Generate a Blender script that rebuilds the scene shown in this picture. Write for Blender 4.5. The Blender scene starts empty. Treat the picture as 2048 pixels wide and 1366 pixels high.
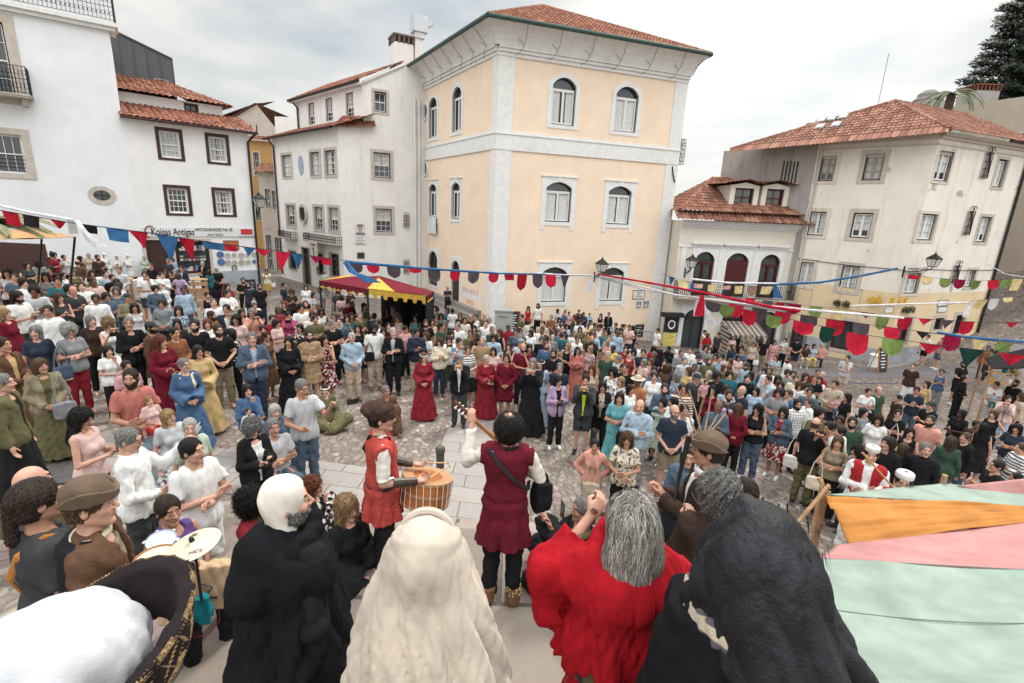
import bpy,bmesh,math,random
import numpy as np
from math import sin,cos,pi,radians,sqrt,atan2,hypot
from mathutils import Vector,Matrix,Euler,noise as mnoise
random.seed(7)
RNG=np.random.default_rng(5)
scene=bpy.context.scene
# ------------------------------------------------------------------ camera
PITCH,ROLL,FPX=radians(14.676),radians(2.621),985.0
FW=np.array([0,cos(PITCH),-sin(PITCH)]);DN0=np.array([0,-sin(PITCH),-cos(PITCH)]);RT0=np.array([1.,0,0])
CI=cos(ROLL)*RT0-sin(ROLL)*DN0
CJ=sin(ROLL)*RT0+cos(ROLL)*DN0
cam_d=bpy.data.cameras.new('camera');cam=bpy.data.objects.new('camera',cam_d)
scene.collection.objects.link(cam);scene.camera=cam
M=Matrix(((CI[0],-CJ[0],-FW[0]),(CI[1],-CJ[1],-FW[1]),(CI[2],-CJ[2],-FW[2]))).to_4x4()
cam.matrix_world=M
cam_d.sensor_width=36.0;cam_d.lens=36.0*FPX/2048.0
cam_d.clip_start=0.05;cam_d.clip_end=2000
# ------------------------------------------------------------------ world: bright overcast with soft clouds
world=bpy.data.worlds.new('World');scene.world=world;world.use_nodes=True
wt=world.node_tree;wn=wt.nodes;wl=wt.links
for n in list(wn):wn.remove(n)
def N(nt,typ,**kw):
 n=nt.nodes.new(typ)
 for k,v in kw.items():setattr(n,k,v)
 return n
SUN_EL,SUN_AZ=radians(48),radians(28)
sky=N(wt,'ShaderNodeTexSky',sky_type='NISHITA',sun_disc=False,sun_elevation=SUN_EL,sun_rotation=SUN_AZ,air_density=1.0,dust_density=2.0)
out=N(wt,'ShaderNodeOutputWorld');bg=N(wt,'ShaderNodeBackground');bg.inputs[1].default_value=1.0
tc=N(wt,'ShaderNodeTexCoord');sep=N(wt,'ShaderNodeSeparateXYZ');wl.new(tc.outputs['Generated'],sep.inputs[0])
skys=N(wt,'ShaderNodeVectorMath',operation='SCALE');wl.new(sky.outputs[0],skys.inputs[0]);skys.inputs['Scale'].default_value=0.12
mp=N(wt,'ShaderNodeMapping');mp.inputs['Scale'].default_value=(1.6,1.6,4.2);mp.inputs['Location'].default_value=(.3,.1,.55);wl.new(tc.outputs['Generated'],mp.inputs[0])
n1=N(wt,'ShaderNodeTexNoise');n1.inputs['Scale'].default_value=1.5;n1.inputs['Detail'].default_value=7;n1.inputs['Roughness'].default_value=.55;wl.new(mp.outputs[0],n1.inputs['Vector'])
r1=N(wt,'ShaderNodeValToRGB');r1.color_ramp.elements[0].position=.36;r1.color_ramp.elements[0].color=(.39,.45,.51,1);r1.color_ramp.elements[1].position=.62;r1.color_ramp.elements[1].color=(.72,.72,.72,1)
e=r1.color_ramp.elements.new(.5);e.color=(.545,.58,.61,1)
wl.new(n1.outputs['Fac'],r1.inputs[0])
# brighter patch of cloud around the hidden sun
sd=np.array([sin(radians(24)),cos(radians(24)),sin(radians(13))]);sd=sd/np.linalg.norm(sd)
dot=N(wt,'ShaderNodeVectorMath',operation='DOT_PRODUCT');wl.new(tc.outputs['Generated'],dot.inputs[0]);dot.inputs[1].default_value=tuple(sd)
gl=N(wt,'ShaderNodeMapRange',interpolation_type='SMOOTHSTEP');gl.inputs['From Min'].default_value=.93;gl.inputs['From Max'].default_value=1.0;gl.inputs['To Max'].default_value=.19;wl.new(dot.outputs['Value'],gl.inputs[0])
# overcast zenith gain (brighter overhead than at the horizon)
zg=N(wt,'ShaderNodeMapRange',interpolation_type='SMOOTHSTEP');zg.inputs['From Min'].default_value=.40;zg.inputs['From Max'].default_value=.85;zg.inputs['To Min'].default_value=1.0;zg.inputs['To Max'].default_value=3.2;wl.new(sep.outputs['Z'],zg.inputs[0])
addg=N(wt,'ShaderNodeVectorMath',operation='ADD');wl.new(r1.outputs[0],addg.inputs[0]);wl.new(gl.outputs[0],addg.inputs[1])
mixs=N(wt,'ShaderNodeMix',data_type='RGBA');mixs.inputs['Factor'].default_value=.90;wl.new(skys.outputs[0],mixs.inputs[6]);wl.new(addg.outputs[0],mixs.inputs[7])
mul=N(wt,'ShaderNodeVectorMath',operation='SCALE');wl.new(mixs.outputs[2],mul.inputs[0]);wl.new(zg.outputs[0],mul.inputs['Scale'])
bk_=N(wt,'ShaderNodeMapRange',interpolation_type='SMOOTHSTEP');bk_.inputs['From Min'].default_value=.25;bk_.inputs['From Max'].default_value=-.6;bk_.inputs['To Min'].default_value=1.0;bk_.inputs['To Max'].default_value=1.65;wl.new(sep.outputs['Y'],bk_.inputs[0])  # added fill: sky gain raised behind the camera to brighten the facades
mul2=N(wt,'ShaderNodeVectorMath',operation='SCALE');wl.new(mul.outputs[0],mul2.inputs[0]);wl.new(bk_.outputs[0],mul2.inputs['Scale'])
tint=N(wt,'ShaderNodeVectorMath',operation='MULTIPLY');wl.new(mul2.outputs[0],tint.inputs[0]);tint.inputs[1].default_value=(1.05,1.0,.935)
wl.new(tint.outputs[0],bg.inputs[0]);wl.new(bg.outputs[0],out.inputs[0])
# ------------------------------------------------------------------ sun (behind thin cloud)
sl=bpy.data.lights.new('sun','SUN');sl.energy=1.9;sl.angle=radians(10);sl.color=(1,.95,.88)
so=bpy.data.objects.new('sun',sl);scene.collection.objects.link(so)
sdir=Vector((sin(SUN_AZ)*cos(SUN_EL),cos(SUN_AZ)*cos(SUN_EL),sin(SUN_EL)))
so.rotation_euler=sdir.to_track_quat('Z','Y').to_euler()
scene.view_settings.view_transform='Standard';scene.view_settings.look='None'
scene.view_settings.exposure=0.42;scene.view_settings.gamma=1.0
scene.render.engine='CYCLES'
scene.cycles.max_bounces=5;scene.cycles.diffuse_bounces=2;scene.cycles.glossy_bounces=2;scene.cycles.transparent_max_bounces=12
scene.cycles.use_denoising=True
scene.cycles.use_adaptive_sampling=True;scene.cycles.adaptive_threshold=.02
# ------------------------------------------------------------------ ray helpers: pixel (2048 wide) -> points in the world
def ray(u,v):
 d=FW+(u-1024.)/FPX*CI+(v-683.)/FPX*CJ
 return d/d[1]
def G(x,y):
 return-3.87-.0927*x-.0979*y+.12*max(0.,x-11.5)
def hit(u,v,h=0.):
 r=ray(u,v);lo,hi=1.5,150.
 for _ in range(50):
  m=.5*(lo+hi)
  if r[2]*m-G(r[0]*m,m)-h>0:lo=m
  else:hi=m
 return r*lo
def onplane(u,v,p,d):
 r=ray(u,v)
 Y,s=np.linalg.solve(np.array([[r[0],-d[0]],[r[1],-d[1]]]),np.array(p[:2],float))
 return s,r[2]*Y
def atY(u,v,Y):return Vector(ray(u,v)*Y)
# ------------------------------------------------------------------ object helpers
COL=scene.collection
ORG={}
def tag(o,label=None,cat=None,group=None,kind=None):
 if label:o['label']=label
 if cat:o['category']=cat
 if group:o['group']=group
 if kind:o['kind']=kind
 return o
def empty(name,loc=(0,0,0),rz=0.,label=None,cat=None,group=None):
 o=bpy.data.objects.new(name,None);COL.objects.link(o);o.location=loc;o.rotation_euler=(0,0,rz)
 o.empty_display_size=.2
 ORG[o.name]=Vector(loc)
 return tag(o,label,cat,group)
def copy_tree(o,parent=None):
 c=o.copy();COL.objects.link(c)
 if parent is not None:
  c.parent=parent;c.matrix_parent_inverse=o.matrix_parent_inverse.copy()
 ORG[c.name]=ORG.get(o.name,Vector((0,0,0)))
 for ch in o.children:copy_tree(ch,c)
 return c
class MB:
 def __init__(s):s.v=[];s.f=[];s.m=[];s.a=[];s.mi=0;s.av=.5
 def add(s,vs,fs,mi=None,av=None):
  n=len(s.v);s.v.extend([tuple(p)for p in vs]);s.f.extend([tuple(i+n for i in f)for f in fs])
  s.m.extend([s.mi if mi is None else mi]*len(fs));s.a.extend([s.av if av is None else av]*len(fs))
 def quad(s,a,b,c,d,**k):s.add([a,b,c,d],[(0,1,2,3)],**k)
 def box(s,c,sz,rot=None,**k):
  x,y,z=sz[0]/2,sz[1]/2,sz[2]/2
  vs=[Vector((i*x,j*y,l*z))for i in(-1,1)for j in(-1,1)for l in(-1,1)]
  if rot is not None:vs=[rot@p for p in vs]
  vs=[p+Vector(c)for p in vs]
  s.add(vs,[(0,1,3,2),(4,6,7,5),(0,4,5,1),(2,3,7,6),(0,2,6,4),(1,5,7,3)],**k)
 def tube(s,pts,r,n=8,cap=True,sq=None,**k):
  pts=[Vector(p)for p in pts];R=r if isinstance(r,(list,tuple))else[r]*len(pts)
  vs=[];fs=[];up=None
  for i,p in enumerate(pts):
   t=(pts[min(i+1,len(pts)-1)]-pts[max(i-1,0)])
   t=t.normalized()if t.length>1e-9 else Vector((0,0,1))
   if up is None:up=Vector((0,0,1))if abs(t.z)<.9 else Vector((1,0,0))
   a=(up-t*up.dot(t));a=a.normalized()if a.length>1e-6 else t.orthogonal().normalized();b=t.cross(a);up=a
   for j in range(n):
    an=2*pi*j/n;q=1. if sq is None else sq
    vs.append(p+a*(cos(an)*R[i])+b*(sin(an)*R[i]*q))
  for i in range(len(pts)-1):
   for j in range(n):
    k2=(j+1)%n;fs.append((i*n+j,i*n+k2,(i+1)*n+k2,(i+1)*n+j))
  if cap:fs.append(tuple(range(n))[::-1]);fs.append(tuple((len(pts)-1)*n+j for j in range(n)))
  s.add(vs,fs,**k)
 def lathe(s,prof,c=(0,0,0),n=16,rot=None,**k):
  vs=[];fs=[]
  for(r,z)in prof:
   for j in range(n):
    p=Vector((r*cos(2*pi*j/n),r*sin(2*pi*j/n),z))
    if rot is not None:p=rot@p
    vs.append(p+Vector(c))
  for i in range(len(prof)-1):
   for j in range(n):fs.append((i*n+j,i*n+(j+1)%n,(i+1)*n+(j+1)%n,(i+1)*n+j))
  fs.append(tuple(range(n))[::-1]);fs.append(tuple((len(prof)-1)*n+j for j in range(n)))
  s.add(vs,fs,**k)
 def build(s,name,mat,parent=None,smooth=False,attr=False,label=None):
  me=bpy.data.meshes.new(name)
  off=ORG.get(parent.name,Vector((0,0,0)))if parent is not None else Vector((0,0,0))
  me.from_pydata([(p[0]-off[0],p[1]-off[1],p[2]-off[2])for p in s.v],[],s.f)
  mats=mat if isinstance(mat,(list,tuple))else[mat]
  for m_ in mats:me.materials.append(m_)
  if len(mats)>1:me.polygons.foreach_set('material_index',s.m)
  if smooth:me.polygons.foreach_set('use_smooth',[True]*len(s.f))
  if attr:
   at=me.attributes.new('tv','FLOAT','FACE');at.data.foreach_set('value',s.a)
  me.update()
  o=bpy.data.objects.new(name,me);COL.objects.link(o)
  if parent is not None:
   o.parent=parent
   if parent.type=='MESH' or True:o.matrix_parent_inverse=Matrix.Identity(4)
  ORG[o.name]=off
  if label:o['label']=label
  return o
  # ------------------------------------------------------------------ materials
_mc={}
def srgb(c):
 if isinstance(c,str):
  c=c.lstrip('#');c=[int(c[i:i+2],16)/255 for i in(0,2,4)]
 return tuple(x/12.92 if x<=.04045 else((x+.055)/1.055)**2.4 for x in c[:3])
def mat(name,col,rough=.8,var=0.,vs=3.,bump=0.,bs=40.,spec=.3,metal=0.,stain=0.,stain_col=(.25,.22,.2),ss=.6,weave=0.,alpha=1.,emit=None,sheen=0.):
 key=(name,tuple(col),rough,var,bump)
 if key in _mc:return _mc[key]
 m=bpy.data.materials.new(name);m.use_nodes=True;nt=m.node_tree;L=nt.links
 b=nt.nodes['Principled BSDF'];b.inputs['Roughness'].default_value=rough;b.inputs['Specular IOR Level'].default_value=spec;b.inputs['Metallic'].default_value=metal
 c=tuple(col)+(1,);b.inputs['Base Color'].default_value=c;m.diffuse_color=c
 if sheen:b.inputs['Sheen Weight'].default_value=sheen
 if alpha<1:b.inputs['Alpha'].default_value=alpha
 if emit:b.inputs['Emission Color'].default_value=tuple(col)+(1,);b.inputs['Emission Strength'].default_value=emit
 t=N(nt,'ShaderNodeTexCoord')
 src=None
 if var:
  n=N(nt,'ShaderNodeTexNoise');n.inputs['Scale'].default_value=vs;n.inputs['Detail'].default_value=6;L.new(t.outputs['Object'],n.inputs['Vector'])
  mr=N(nt,'ShaderNodeMapRange');mr.inputs['From Min'].default_value=.3;mr.inputs['From Max'].default_value=.7;mr.inputs['To Min'].default_value=1-var;mr.inputs['To Max'].default_value=1+var;L.new(n.outputs['Fac'],mr.inputs[0])
  s_=N(nt,'ShaderNodeVectorMath',operation='SCALE');s_.inputs[0].default_value=c[:3];L.new(mr.outputs[0],s_.inputs['Scale']);src=s_.outputs[0]
 if stain:
  n=N(nt,'ShaderNodeTexNoise');n.inputs['Scale'].default_value=ss;n.inputs['Detail'].default_value=9;n.inputs['Roughness'].default_value=.68
  mp_=N(nt,'ShaderNodeMapping');mp_.inputs['Scale'].default_value=(1,1,.45);L.new(t.outputs['Object'],mp_.inputs[0]);L.new(mp_.outputs[0],n.inputs['Vector'])
  mr=N(nt,'ShaderNodeMapRange',interpolation_type='SMOOTHSTEP');mr.inputs['From Min'].default_value=.52;mr.inputs['From Max'].default_value=.74;mr.inputs['To Max'].default_value=stain;L.new(n.outputs['Fac'],mr.inputs[0])
  mx=N(nt,'ShaderNodeMix',data_type='RGBA');L.new(mr.outputs[0],mx.inputs['Factor'])
  if src:L.new(src,mx.inputs[6])
  else:mx.inputs[6].default_value=c
  mx.inputs[7].default_value=tuple(stain_col)+(1,);src=mx.outputs[2]
 if src:L.new(src,b.inputs['Base Color'])
 if bump:
  n=N(nt,'ShaderNodeTexNoise');n.inputs['Scale'].default_value=bs;n.inputs['Detail'].default_value=5;L.new(t.outputs['Object'],n.inputs['Vector'])
  bp=N(nt,'ShaderNodeBump');bp.inputs['Strength'].default_value=bump;bp.inputs['Distance'].default_value=.02;L.new(n.outputs['Fac'],bp.inputs['Height']);L.new(bp.outputs[0],b.inputs['Normal'])
 _mc[key]=m
 return m
def wall_mat(name,col,dirt=.35,dcol=(.30,.27,.24),peel=0.):
 """lime plaster: soft mottling, rain streaks below ledges, some peeled patches"""
 m=mat(name,col,.9,var=.05,vs=1.2,bump=.25,bs=9.,spec=.15)
 nt=m.node_tree;L=nt.links;b=nt.nodes['Principled BSDF'];src=b.inputs['Base Color'].links[0].from_socket
 t=N(nt,'ShaderNodeTexCoord');mp_=N(nt,'ShaderNodeMapping');mp_.inputs['Scale'].default_value=(2.2,2.2,.28);L.new(t.outputs['Object'],mp_.inputs[0])
 n=N(nt,'ShaderNodeTexNoise');n.inputs['Scale'].default_value=1.3;n.inputs['Detail'].default_value=8;n.inputs['Roughness'].default_value=.7;L.new(mp_.outputs[0],n.inputs['Vector'])
 mr=N(nt,'ShaderNodeMapRange',interpolation_type='SMOOTHSTEP');mr.inputs['From Min'].default_value=.5;mr.inputs['From Max'].default_value=.8;mr.inputs['To Max'].default_value=dirt;L.new(n.outputs['Fac'],mr.inputs[0])
 mx=N(nt,'ShaderNodeMix',data_type='RGBA');L.new(mr.outputs[0],mx.inputs['Factor']);L.new(src,mx.inputs[6]);mx.inputs[7].default_value=tuple(dcol)+(1,)
 o_=mx.outputs[2]
 if peel:
  n2=N(nt,'ShaderNodeTexNoise');n2.inputs['Scale'].default_value=.9;n2.inputs['Detail'].default_value=10;n2.inputs['Roughness'].default_value=.62;L.new(t.outputs['Object'],n2.inputs['Vector'])
  r2=N(nt,'ShaderNodeMapRange');r2.inputs['From Min'].default_value=.63;r2.inputs['From Max'].default_value=.66;r2.inputs['To Max'].default_value=peel;L.new(n2.outputs['Fac'],r2.inputs[0])
  m2=N(nt,'ShaderNodeMix',data_type='RGBA');L.new(r2.outputs[0],m2.inputs['Factor']);L.new(o_,m2.inputs[6]);m2.inputs[7].default_value=(.33,.30,.26,1);o_=m2.outputs[2]
 L.new(o_,b.inputs['Base Color'])
 return m
def tile_mat(name,c0,c1,c2):
 m=bpy.data.materials.new(name);m.use_nodes=True;nt=m.node_tree;L=nt.links;b=nt.nodes['Principled BSDF']
 b.inputs['Roughness'].default_value=.9;b.inputs['Specular IOR Level'].default_value=.15
 a=N(nt,'ShaderNodeAttribute',attribute_name='tv');rp=N(nt,'ShaderNodeValToRGB');el=rp.color_ramp.elements
 el[0].position=0;el[0].color=tuple(c0)+(1,);el[1].position=1;el[1].color=tuple(c2)+(1,);x=el.new(.5);x.color=tuple(c1)+(1,)
 L.new(a.outputs['Fac'],rp.inputs[0])
 t=N(nt,'ShaderNodeTexCoord');n=N(nt,'ShaderNodeTexNoise');n.inputs['Scale'].default_value=1.1;n.inputs['Detail'].default_value=9;n.inputs['Roughness'].default_value=.7;L.new(t.outputs['Object'],n.inputs['Vector'])
 mr=N(nt,'ShaderNodeMapRange',interpolation_type='SMOOTHSTEP');mr.inputs['From Min'].default_value=.48;mr.inputs['From Max'].default_value=.72;mr.inputs['To Max'].default_value=.62;L.new(n.outputs['Fac'],mr.inputs[0])
 mx=N(nt,'ShaderNodeMix',data_type='RGBA');L.new(mr.outputs[0],mx.inputs['Factor']);L.new(rp.outputs[0],mx.inputs[6]);mx.inputs[7].default_value=(.10,.075,.06,1);L.new(mx.outputs[2],b.inputs['Base Color'])
 return m
 # ------------------------------------------------------------------ setting materials
GLASS=mat('glass',(.035,.045,.05),.06,spec=.9)
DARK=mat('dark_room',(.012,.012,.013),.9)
LACE=mat('lace_curtain',(.62,.62,.60),.95,var=.12,vs=9)
WHITEP=mat('white_paint',(.74,.74,.72),.5,var=.05,vs=6)
BROWNP=mat('dark_brown_paint',(.055,.025,.022),.55,var=.2,vs=8)
GREENP=mat('dark_green_paint',(.028,.05,.045),.5,var=.15)
STONE=mat('pale_limestone',(.50,.45,.39),.85,var=.12,vs=5,bump=.4,bs=25,stain=.5)
STONEW=mat('white_stone_trim',(.72,.72,.70),.85,var=.07,vs=4,bump=.2,stain=.35,stain_col=(.45,.42,.38))
IRON=mat('wrought_iron',(.018,.017,.017),.5,var=.2)
WALL_B=wall_mat('blueish_white_plaster',(.74,.76,.77),.10)
WALL_K=wall_mat('white_plaster',(.77,.765,.75),.14)
WALL_W=wall_mat('old_white_plaster',(.76,.74,.71),.3)
WALL_Y=wall_mat('cream_yellow_plaster',(.83,.665,.51),.2,(.55,.38,.25))
WALL_R=wall_mat('stained_offwhite_plaster',(.76,.715,.64),.55,(.36,.29,.22),peel=.8)
WALL_RY=wall_mat('pale_yellow_plaster',(.70,.555,.36),.3,(.40,.33,.25),peel=.5)
WALL_G=wall_mat('grey_cement',(.36,.34,.32),.8,(.13,.125,.12))
TILE=tile_mat('clay_roof_tile',(.19,.072,.048),(.28,.115,.075),(.37,.19,.125))
TILEO=tile_mat('old_clay_roof_tile',(.17,.075,.052),(.25,.115,.08),(.34,.185,.13))
ZINC=mat('dark_zinc',(.10,.105,.115),.55,var=.08,metal=.3)
GUTTERG=mat('green_gutter',(.035,.075,.062),.5,var=.15)
def nd(d):d=np.array(d,float);return d/hypot(*d)
class Face:
 """a vertical facade plane: s metres along it to the right, z up, o metres out of it towards the square"""
 def __init__(f,p,d):f.p=np.array(p[:2],float);f.d=nd(d);f.n=np.array([f.d[1],-f.d[0]])
 def P(f,s,z,o=0.):q=f.p+f.d*s+f.n*o;return Vector((q[0],q[1],z))
 def at(f,u,v):return onplane(u,v,f.p,f.d)
 def rect(f,u0,v0,u1,v1):
  a=f.at(u0,v0);b=f.at(u1,v1);return(min(a[0],b[0]),max(a[0],b[0]),min(a[1],b[1]),max(a[1],b[1]))
 def win(f,uc,vt,vb,w):
  s=f.at(uc,(vt+vb)/2)[0];a=f.at(uc,vt)[1];b=f.at(uc,vb)[1];return(s-w/2,s+w/2,b,a)
def fbox(mb,f,s0,s1,z0,z1,o0,o1,**k):
 v=[f.P(s,z,o)for s in(s0,s1)for z in(z0,z1)for o in(o0,o1)]
 mb.add(v,[(0,1,3,2),(4,6,7,5),(0,4,5,1),(2,3,7,6),(0,2,6,4),(1,5,7,3)],**k)
def wall(mb,f,s0,s1,zb,top,ops,depth=.24,mi=0,o=0.):
 """wall sheet with real openings; top: number or list of (s, z); ops: (s0, s1, z0, z1[, arch rise])"""
 tops=top if isinstance(top,list)else[(s0,top),(s1,top)]
 T=lambda s:float(np.interp(s,[a for a,b in tops],[b for a,b in tops]))
 mt=min(b for a,b in tops)
 S=sorted({s0,s1,*[x for q in ops for x in q[:2]if s0<x<s1],*[a for a,b in tops if s0<=a<=s1]})
 Z=sorted({zb,mt,*[x for q in ops for x in q[2:4]if zb<x<mt]})
 for i in range(len(S)-1):
  a,b=S[i],S[i+1];c=(a+b)/2
  for j in range(len(Z)-1):
   lo,hi=Z[j],Z[j+1];m=(lo+hi)/2
   if any(q[0]<c<q[1]and q[2]<m<q[3]for q in ops):continue
   mb.add([f.P(a,lo,o),f.P(b,lo,o),f.P(b,hi,o),f.P(a,hi,o)],[(0,1,2,3)],mi=mi)
  if T(a)>mt+1e-4 or T(b)>mt+1e-4:
   mb.add([f.P(a,mt,o),f.P(b,mt,o),f.P(b,T(b),o),f.P(a,T(a),o)],[(0,1,2,3)],mi=mi)
 for q in ops:
  a,b,lo,hi=q[:4];r=q[4]if len(q)>4 else 0
  pts=arch_pts(a,b,lo,hi,r)
  for(x0,y0),(x1,y1)in zip(pts,pts[1:]+pts[:1]):
   mb.add([f.P(x0,y0,o),f.P(x1,y1,o),f.P(x1,y1,o-depth),f.P(x0,y0,o-depth)],[(0,1,2,3)],mi=mi)
  if r:
   ar=pts[1:-1]
   for(x0,y0),(x1,y1)in zip(ar,ar[1:]):
    mb.add([f.P(x0,y0,o),f.P(x1,y1,o),f.P(x1,hi,o),f.P(x0,hi,o)],[(0,1,2,3)],mi=mi)
def arch_pts(a,b,lo,hi,r,n=12):
 """outline: bottom-left, up, (arch), down to bottom-right"""
 if r<=0:return[(a,lo),(a,hi),(b,hi),(b,lo)]
 w=(b-a)/2;R=(w*w+r*r)/(2*r);cx=(a+b)/2;cz=hi-R;t0=math.asin(min(1,w/R))
 if r>w*.98:t0=pi/2
 return[(a,lo)]+[(cx+R*sin(-t0+2*t0*i/n),cz+R*cos(-t0+2*t0*i/n))for i in range(n+1)]+[(b,lo)]
def band(mb,f,inner,outer,o0,o1,close=False,**k):
 n=len(inner);rng=range(n if close else n-1)
 for i in rng:
  j=(i+1)%n
  a,b,c,d=inner[i],inner[j],outer[j],outer[i]
  mb.add([f.P(*a,o1),f.P(*b,o1),f.P(*c,o1),f.P(*d,o1)],[(0,1,2,3)],**k)
  mb.add([f.P(*a,o0),f.P(*b,o0),f.P(*b,o1),f.P(*a,o1)],[(0,1,2,3)],**k)
  mb.add([f.P(*c,o0),f.P(*d,o0),f.P(*d,o1),f.P(*c,o1)],[(0,1,2,3)],**k)
def surround(f,op,w,parent,m,arch_out=False,ears=False,proud=.035,sill=.0):
 mb=MB();a,b,lo,hi=op[:4];r=op[4]if len(op)>4 else 0
 inn=arch_pts(a,b,lo,hi,r)
 if r and arch_out:out_=arch_pts(a-w,b+w,lo,hi+w,r+w*.55)
 elif r:
  mid=len(inn)-2;out_=[(a-w,lo)]+[(a-w+(b-a+2*w)*i/(mid-1),hi+w)for i in range(mid)]+[(b+w,lo)]
 else:out_=[(a-w,lo),(a-w,hi+w),(b+w,hi+w),(b+w,lo)]
 band(mb,f,inn,out_,-.1,proud)
 fbox(mb,f,a-w,b+w,lo-w*.8,lo-.002,-.1,proud+sill)
 if ears:
  fbox(mb,f,a-w,a-w*.1,lo-w*1.7,lo-w*.8-.002,0,proud);fbox(mb,f,b+w*.1,b+w,lo-w*1.7,lo-w*.8-.002,0,proud)
  fbox(mb,f,a-w-.06,b+w+.06,hi+w+.001,hi+w+.06,0,proud+.05)
  fbox(mb,f,(a+b)/2-.1,(a+b)/2+.1,hi+.02,hi+w*.95,proud,proud+.03)
 return mb.build('surround',m,parent)
def sash(f,op,parent,m,cols=2,rows=4,o=-.13,fr=.06,bar=.025,mid=True,casement=False,transom=None,cm=None,curtain=True,blind=0.,framem=None,cop=1.,name='window'):
 """one window: dark glass pane with sub-parts frame, sash bars, curtain"""
 a,b,lo,hi=op[:4];r=op[4]if len(op)>4 else 0
 pts=arch_pts(a,b,lo,hi,r)
 g=MB();g.add([f.P(x,z,o-.10)for x,z in pts],[tuple(range(len(pts)))])
 pane=g.build(name,GLASS,parent)
 mb=MB();band(mb,f,[(a+fr if x<=a+1e-6 else b-fr if x>=b-1e-6 else x+(fr*.4 if x<(a+b)/2 else-fr*.4),z+(fr if z<=lo+1e-6 else-fr))for x,z in pts],pts,o-.04,o+.02)
 fbox(mb,f,a+.002,b-.002,lo+.002,lo+fr,o-.04,o+.025)
 mb.build('frame',framem or m,pane)
 zt=hi-fr-(r if transom is None else 0);zt=transom if transom is not None else zt
 mb=MB();x0,x1,z0,z1=a+fr,b-fr,lo+fr,zt
 if casement:
  c=(x0+x1)/2
  for(p,q)in((x0,c-.004),(c+.004,x1)):
   band(mb,f,[(p+.06,z0+.07),(p+.06,z1-.06),(q-.06,z1-.06),(q-.06,z0+.07)],[(p,z0),(p,z1),(q,z1),(q,z0)],o-.05,o,close=True)
   for i in range(1,rows):z=z0+(z1-z0)*i/rows;fbox(mb,f,p+.06,q-.06,z-bar/2,z+bar/2,o-.04,o-.01)
   for i in range(1,cols):x=p+(q-p)*i/cols;fbox(mb,f,x-bar/2,x+bar/2,z0+.07,z1-.06,o-.042,o-.012)
  if r or transom is not None:fbox(mb,f,x0,x1,z1+.001,z1+.07,o-.05,o+.01,mi=0)
 else:
  for i in range(1,cols):x=x0+(x1-x0)*i/cols;fbox(mb,f,x-bar/2,x+bar/2,z0,z1,o-.04,o-.01)
  for i in range(1,rows):
   z=z0+(z1-z0)*i/rows;h=.03 if(mid and i==rows//2)else bar/2;fbox(mb,f,x0,x1,z-h,z+h,o-.043,o-.008 if h>.02 else o-.013)
  band(mb,f,[(x0+.035,z0+.04),(x0+.035,z1-.035),(x1-.035,z1-.035),(x1-.035,z0+.04)],[(x0,z0),(x0,z1),(x1,z1),(x1,z0)],o-.045,o-.005,close=True)
 mb.build('sash',m,pane)
 if curtain:
  mb=MB();n=26;zc0=lo+(hi-lo)*(1-cop)
  gp_=(x1-x0)*random.choice((.01,.03,.08,.14));zt_c=z1
  for(p,q)in((x0,(x0+x1)/2-gp_),(x0+(x1-x0)/2+gp_,x1)):
   vs=[]
   for i in range(n+1):
    x=p+(q-p)*i/n;oo=o-.075+.012*sin(i*1.9+p*7);top=z1-.01
    if random.random()<.0:pass
    vs+=[f.P(x,max(zc0,z0),oo),f.P(x,top,oo)]
   mb.add(vs,[(2*i,2*i+2,2*i+3,2*i+1)for i in range(n)])
  mb.build('curtain',cm or LACE,pane)
 if blind:
  mb=MB();zb_=hi-(hi-lo)*blind;k=int((hi-zb_)/.05)+1
  for i in range(k):z=zb_+(hi-zb_)*i/k;fbox(mb,f,a+.01,b-.01,z+.004,z+(hi-zb_)/k,o+.03,o+.05)
  mb.build('blind',STONE,pane)
 return pane
def grille(f,s0,s1,z0,z1,o,parent,n=7,scroll=True,r=.012,name='grille'):
 mb=MB()
 for i in range(n+1):s=s0+(s1-s0)*i/n;mb.tube([f.P(s,z0,o),f.P(s,z1,o)],r,5)
 for z in(z0,z1,(z0+z1)/2):mb.tube([f.P(s0,z,o),f.P(s1,z,o)],r*1.2,5)
 if scroll:
  for i in range(n):
   c=s0+(s1-s0)*(i+.5)/n
   for zc in(z0+(z1-z0)*.25,z0+(z1-z0)*.75):
    R=(s1-s0)/n*.42
    mb.tube([f.P(c+R*cos(t),zc+R*1.3*sin(t),o)for t in np.linspace(0,2*pi,9)],r*.8,4,cap=False)
 return mb.build(name,IRON,parent)
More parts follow.
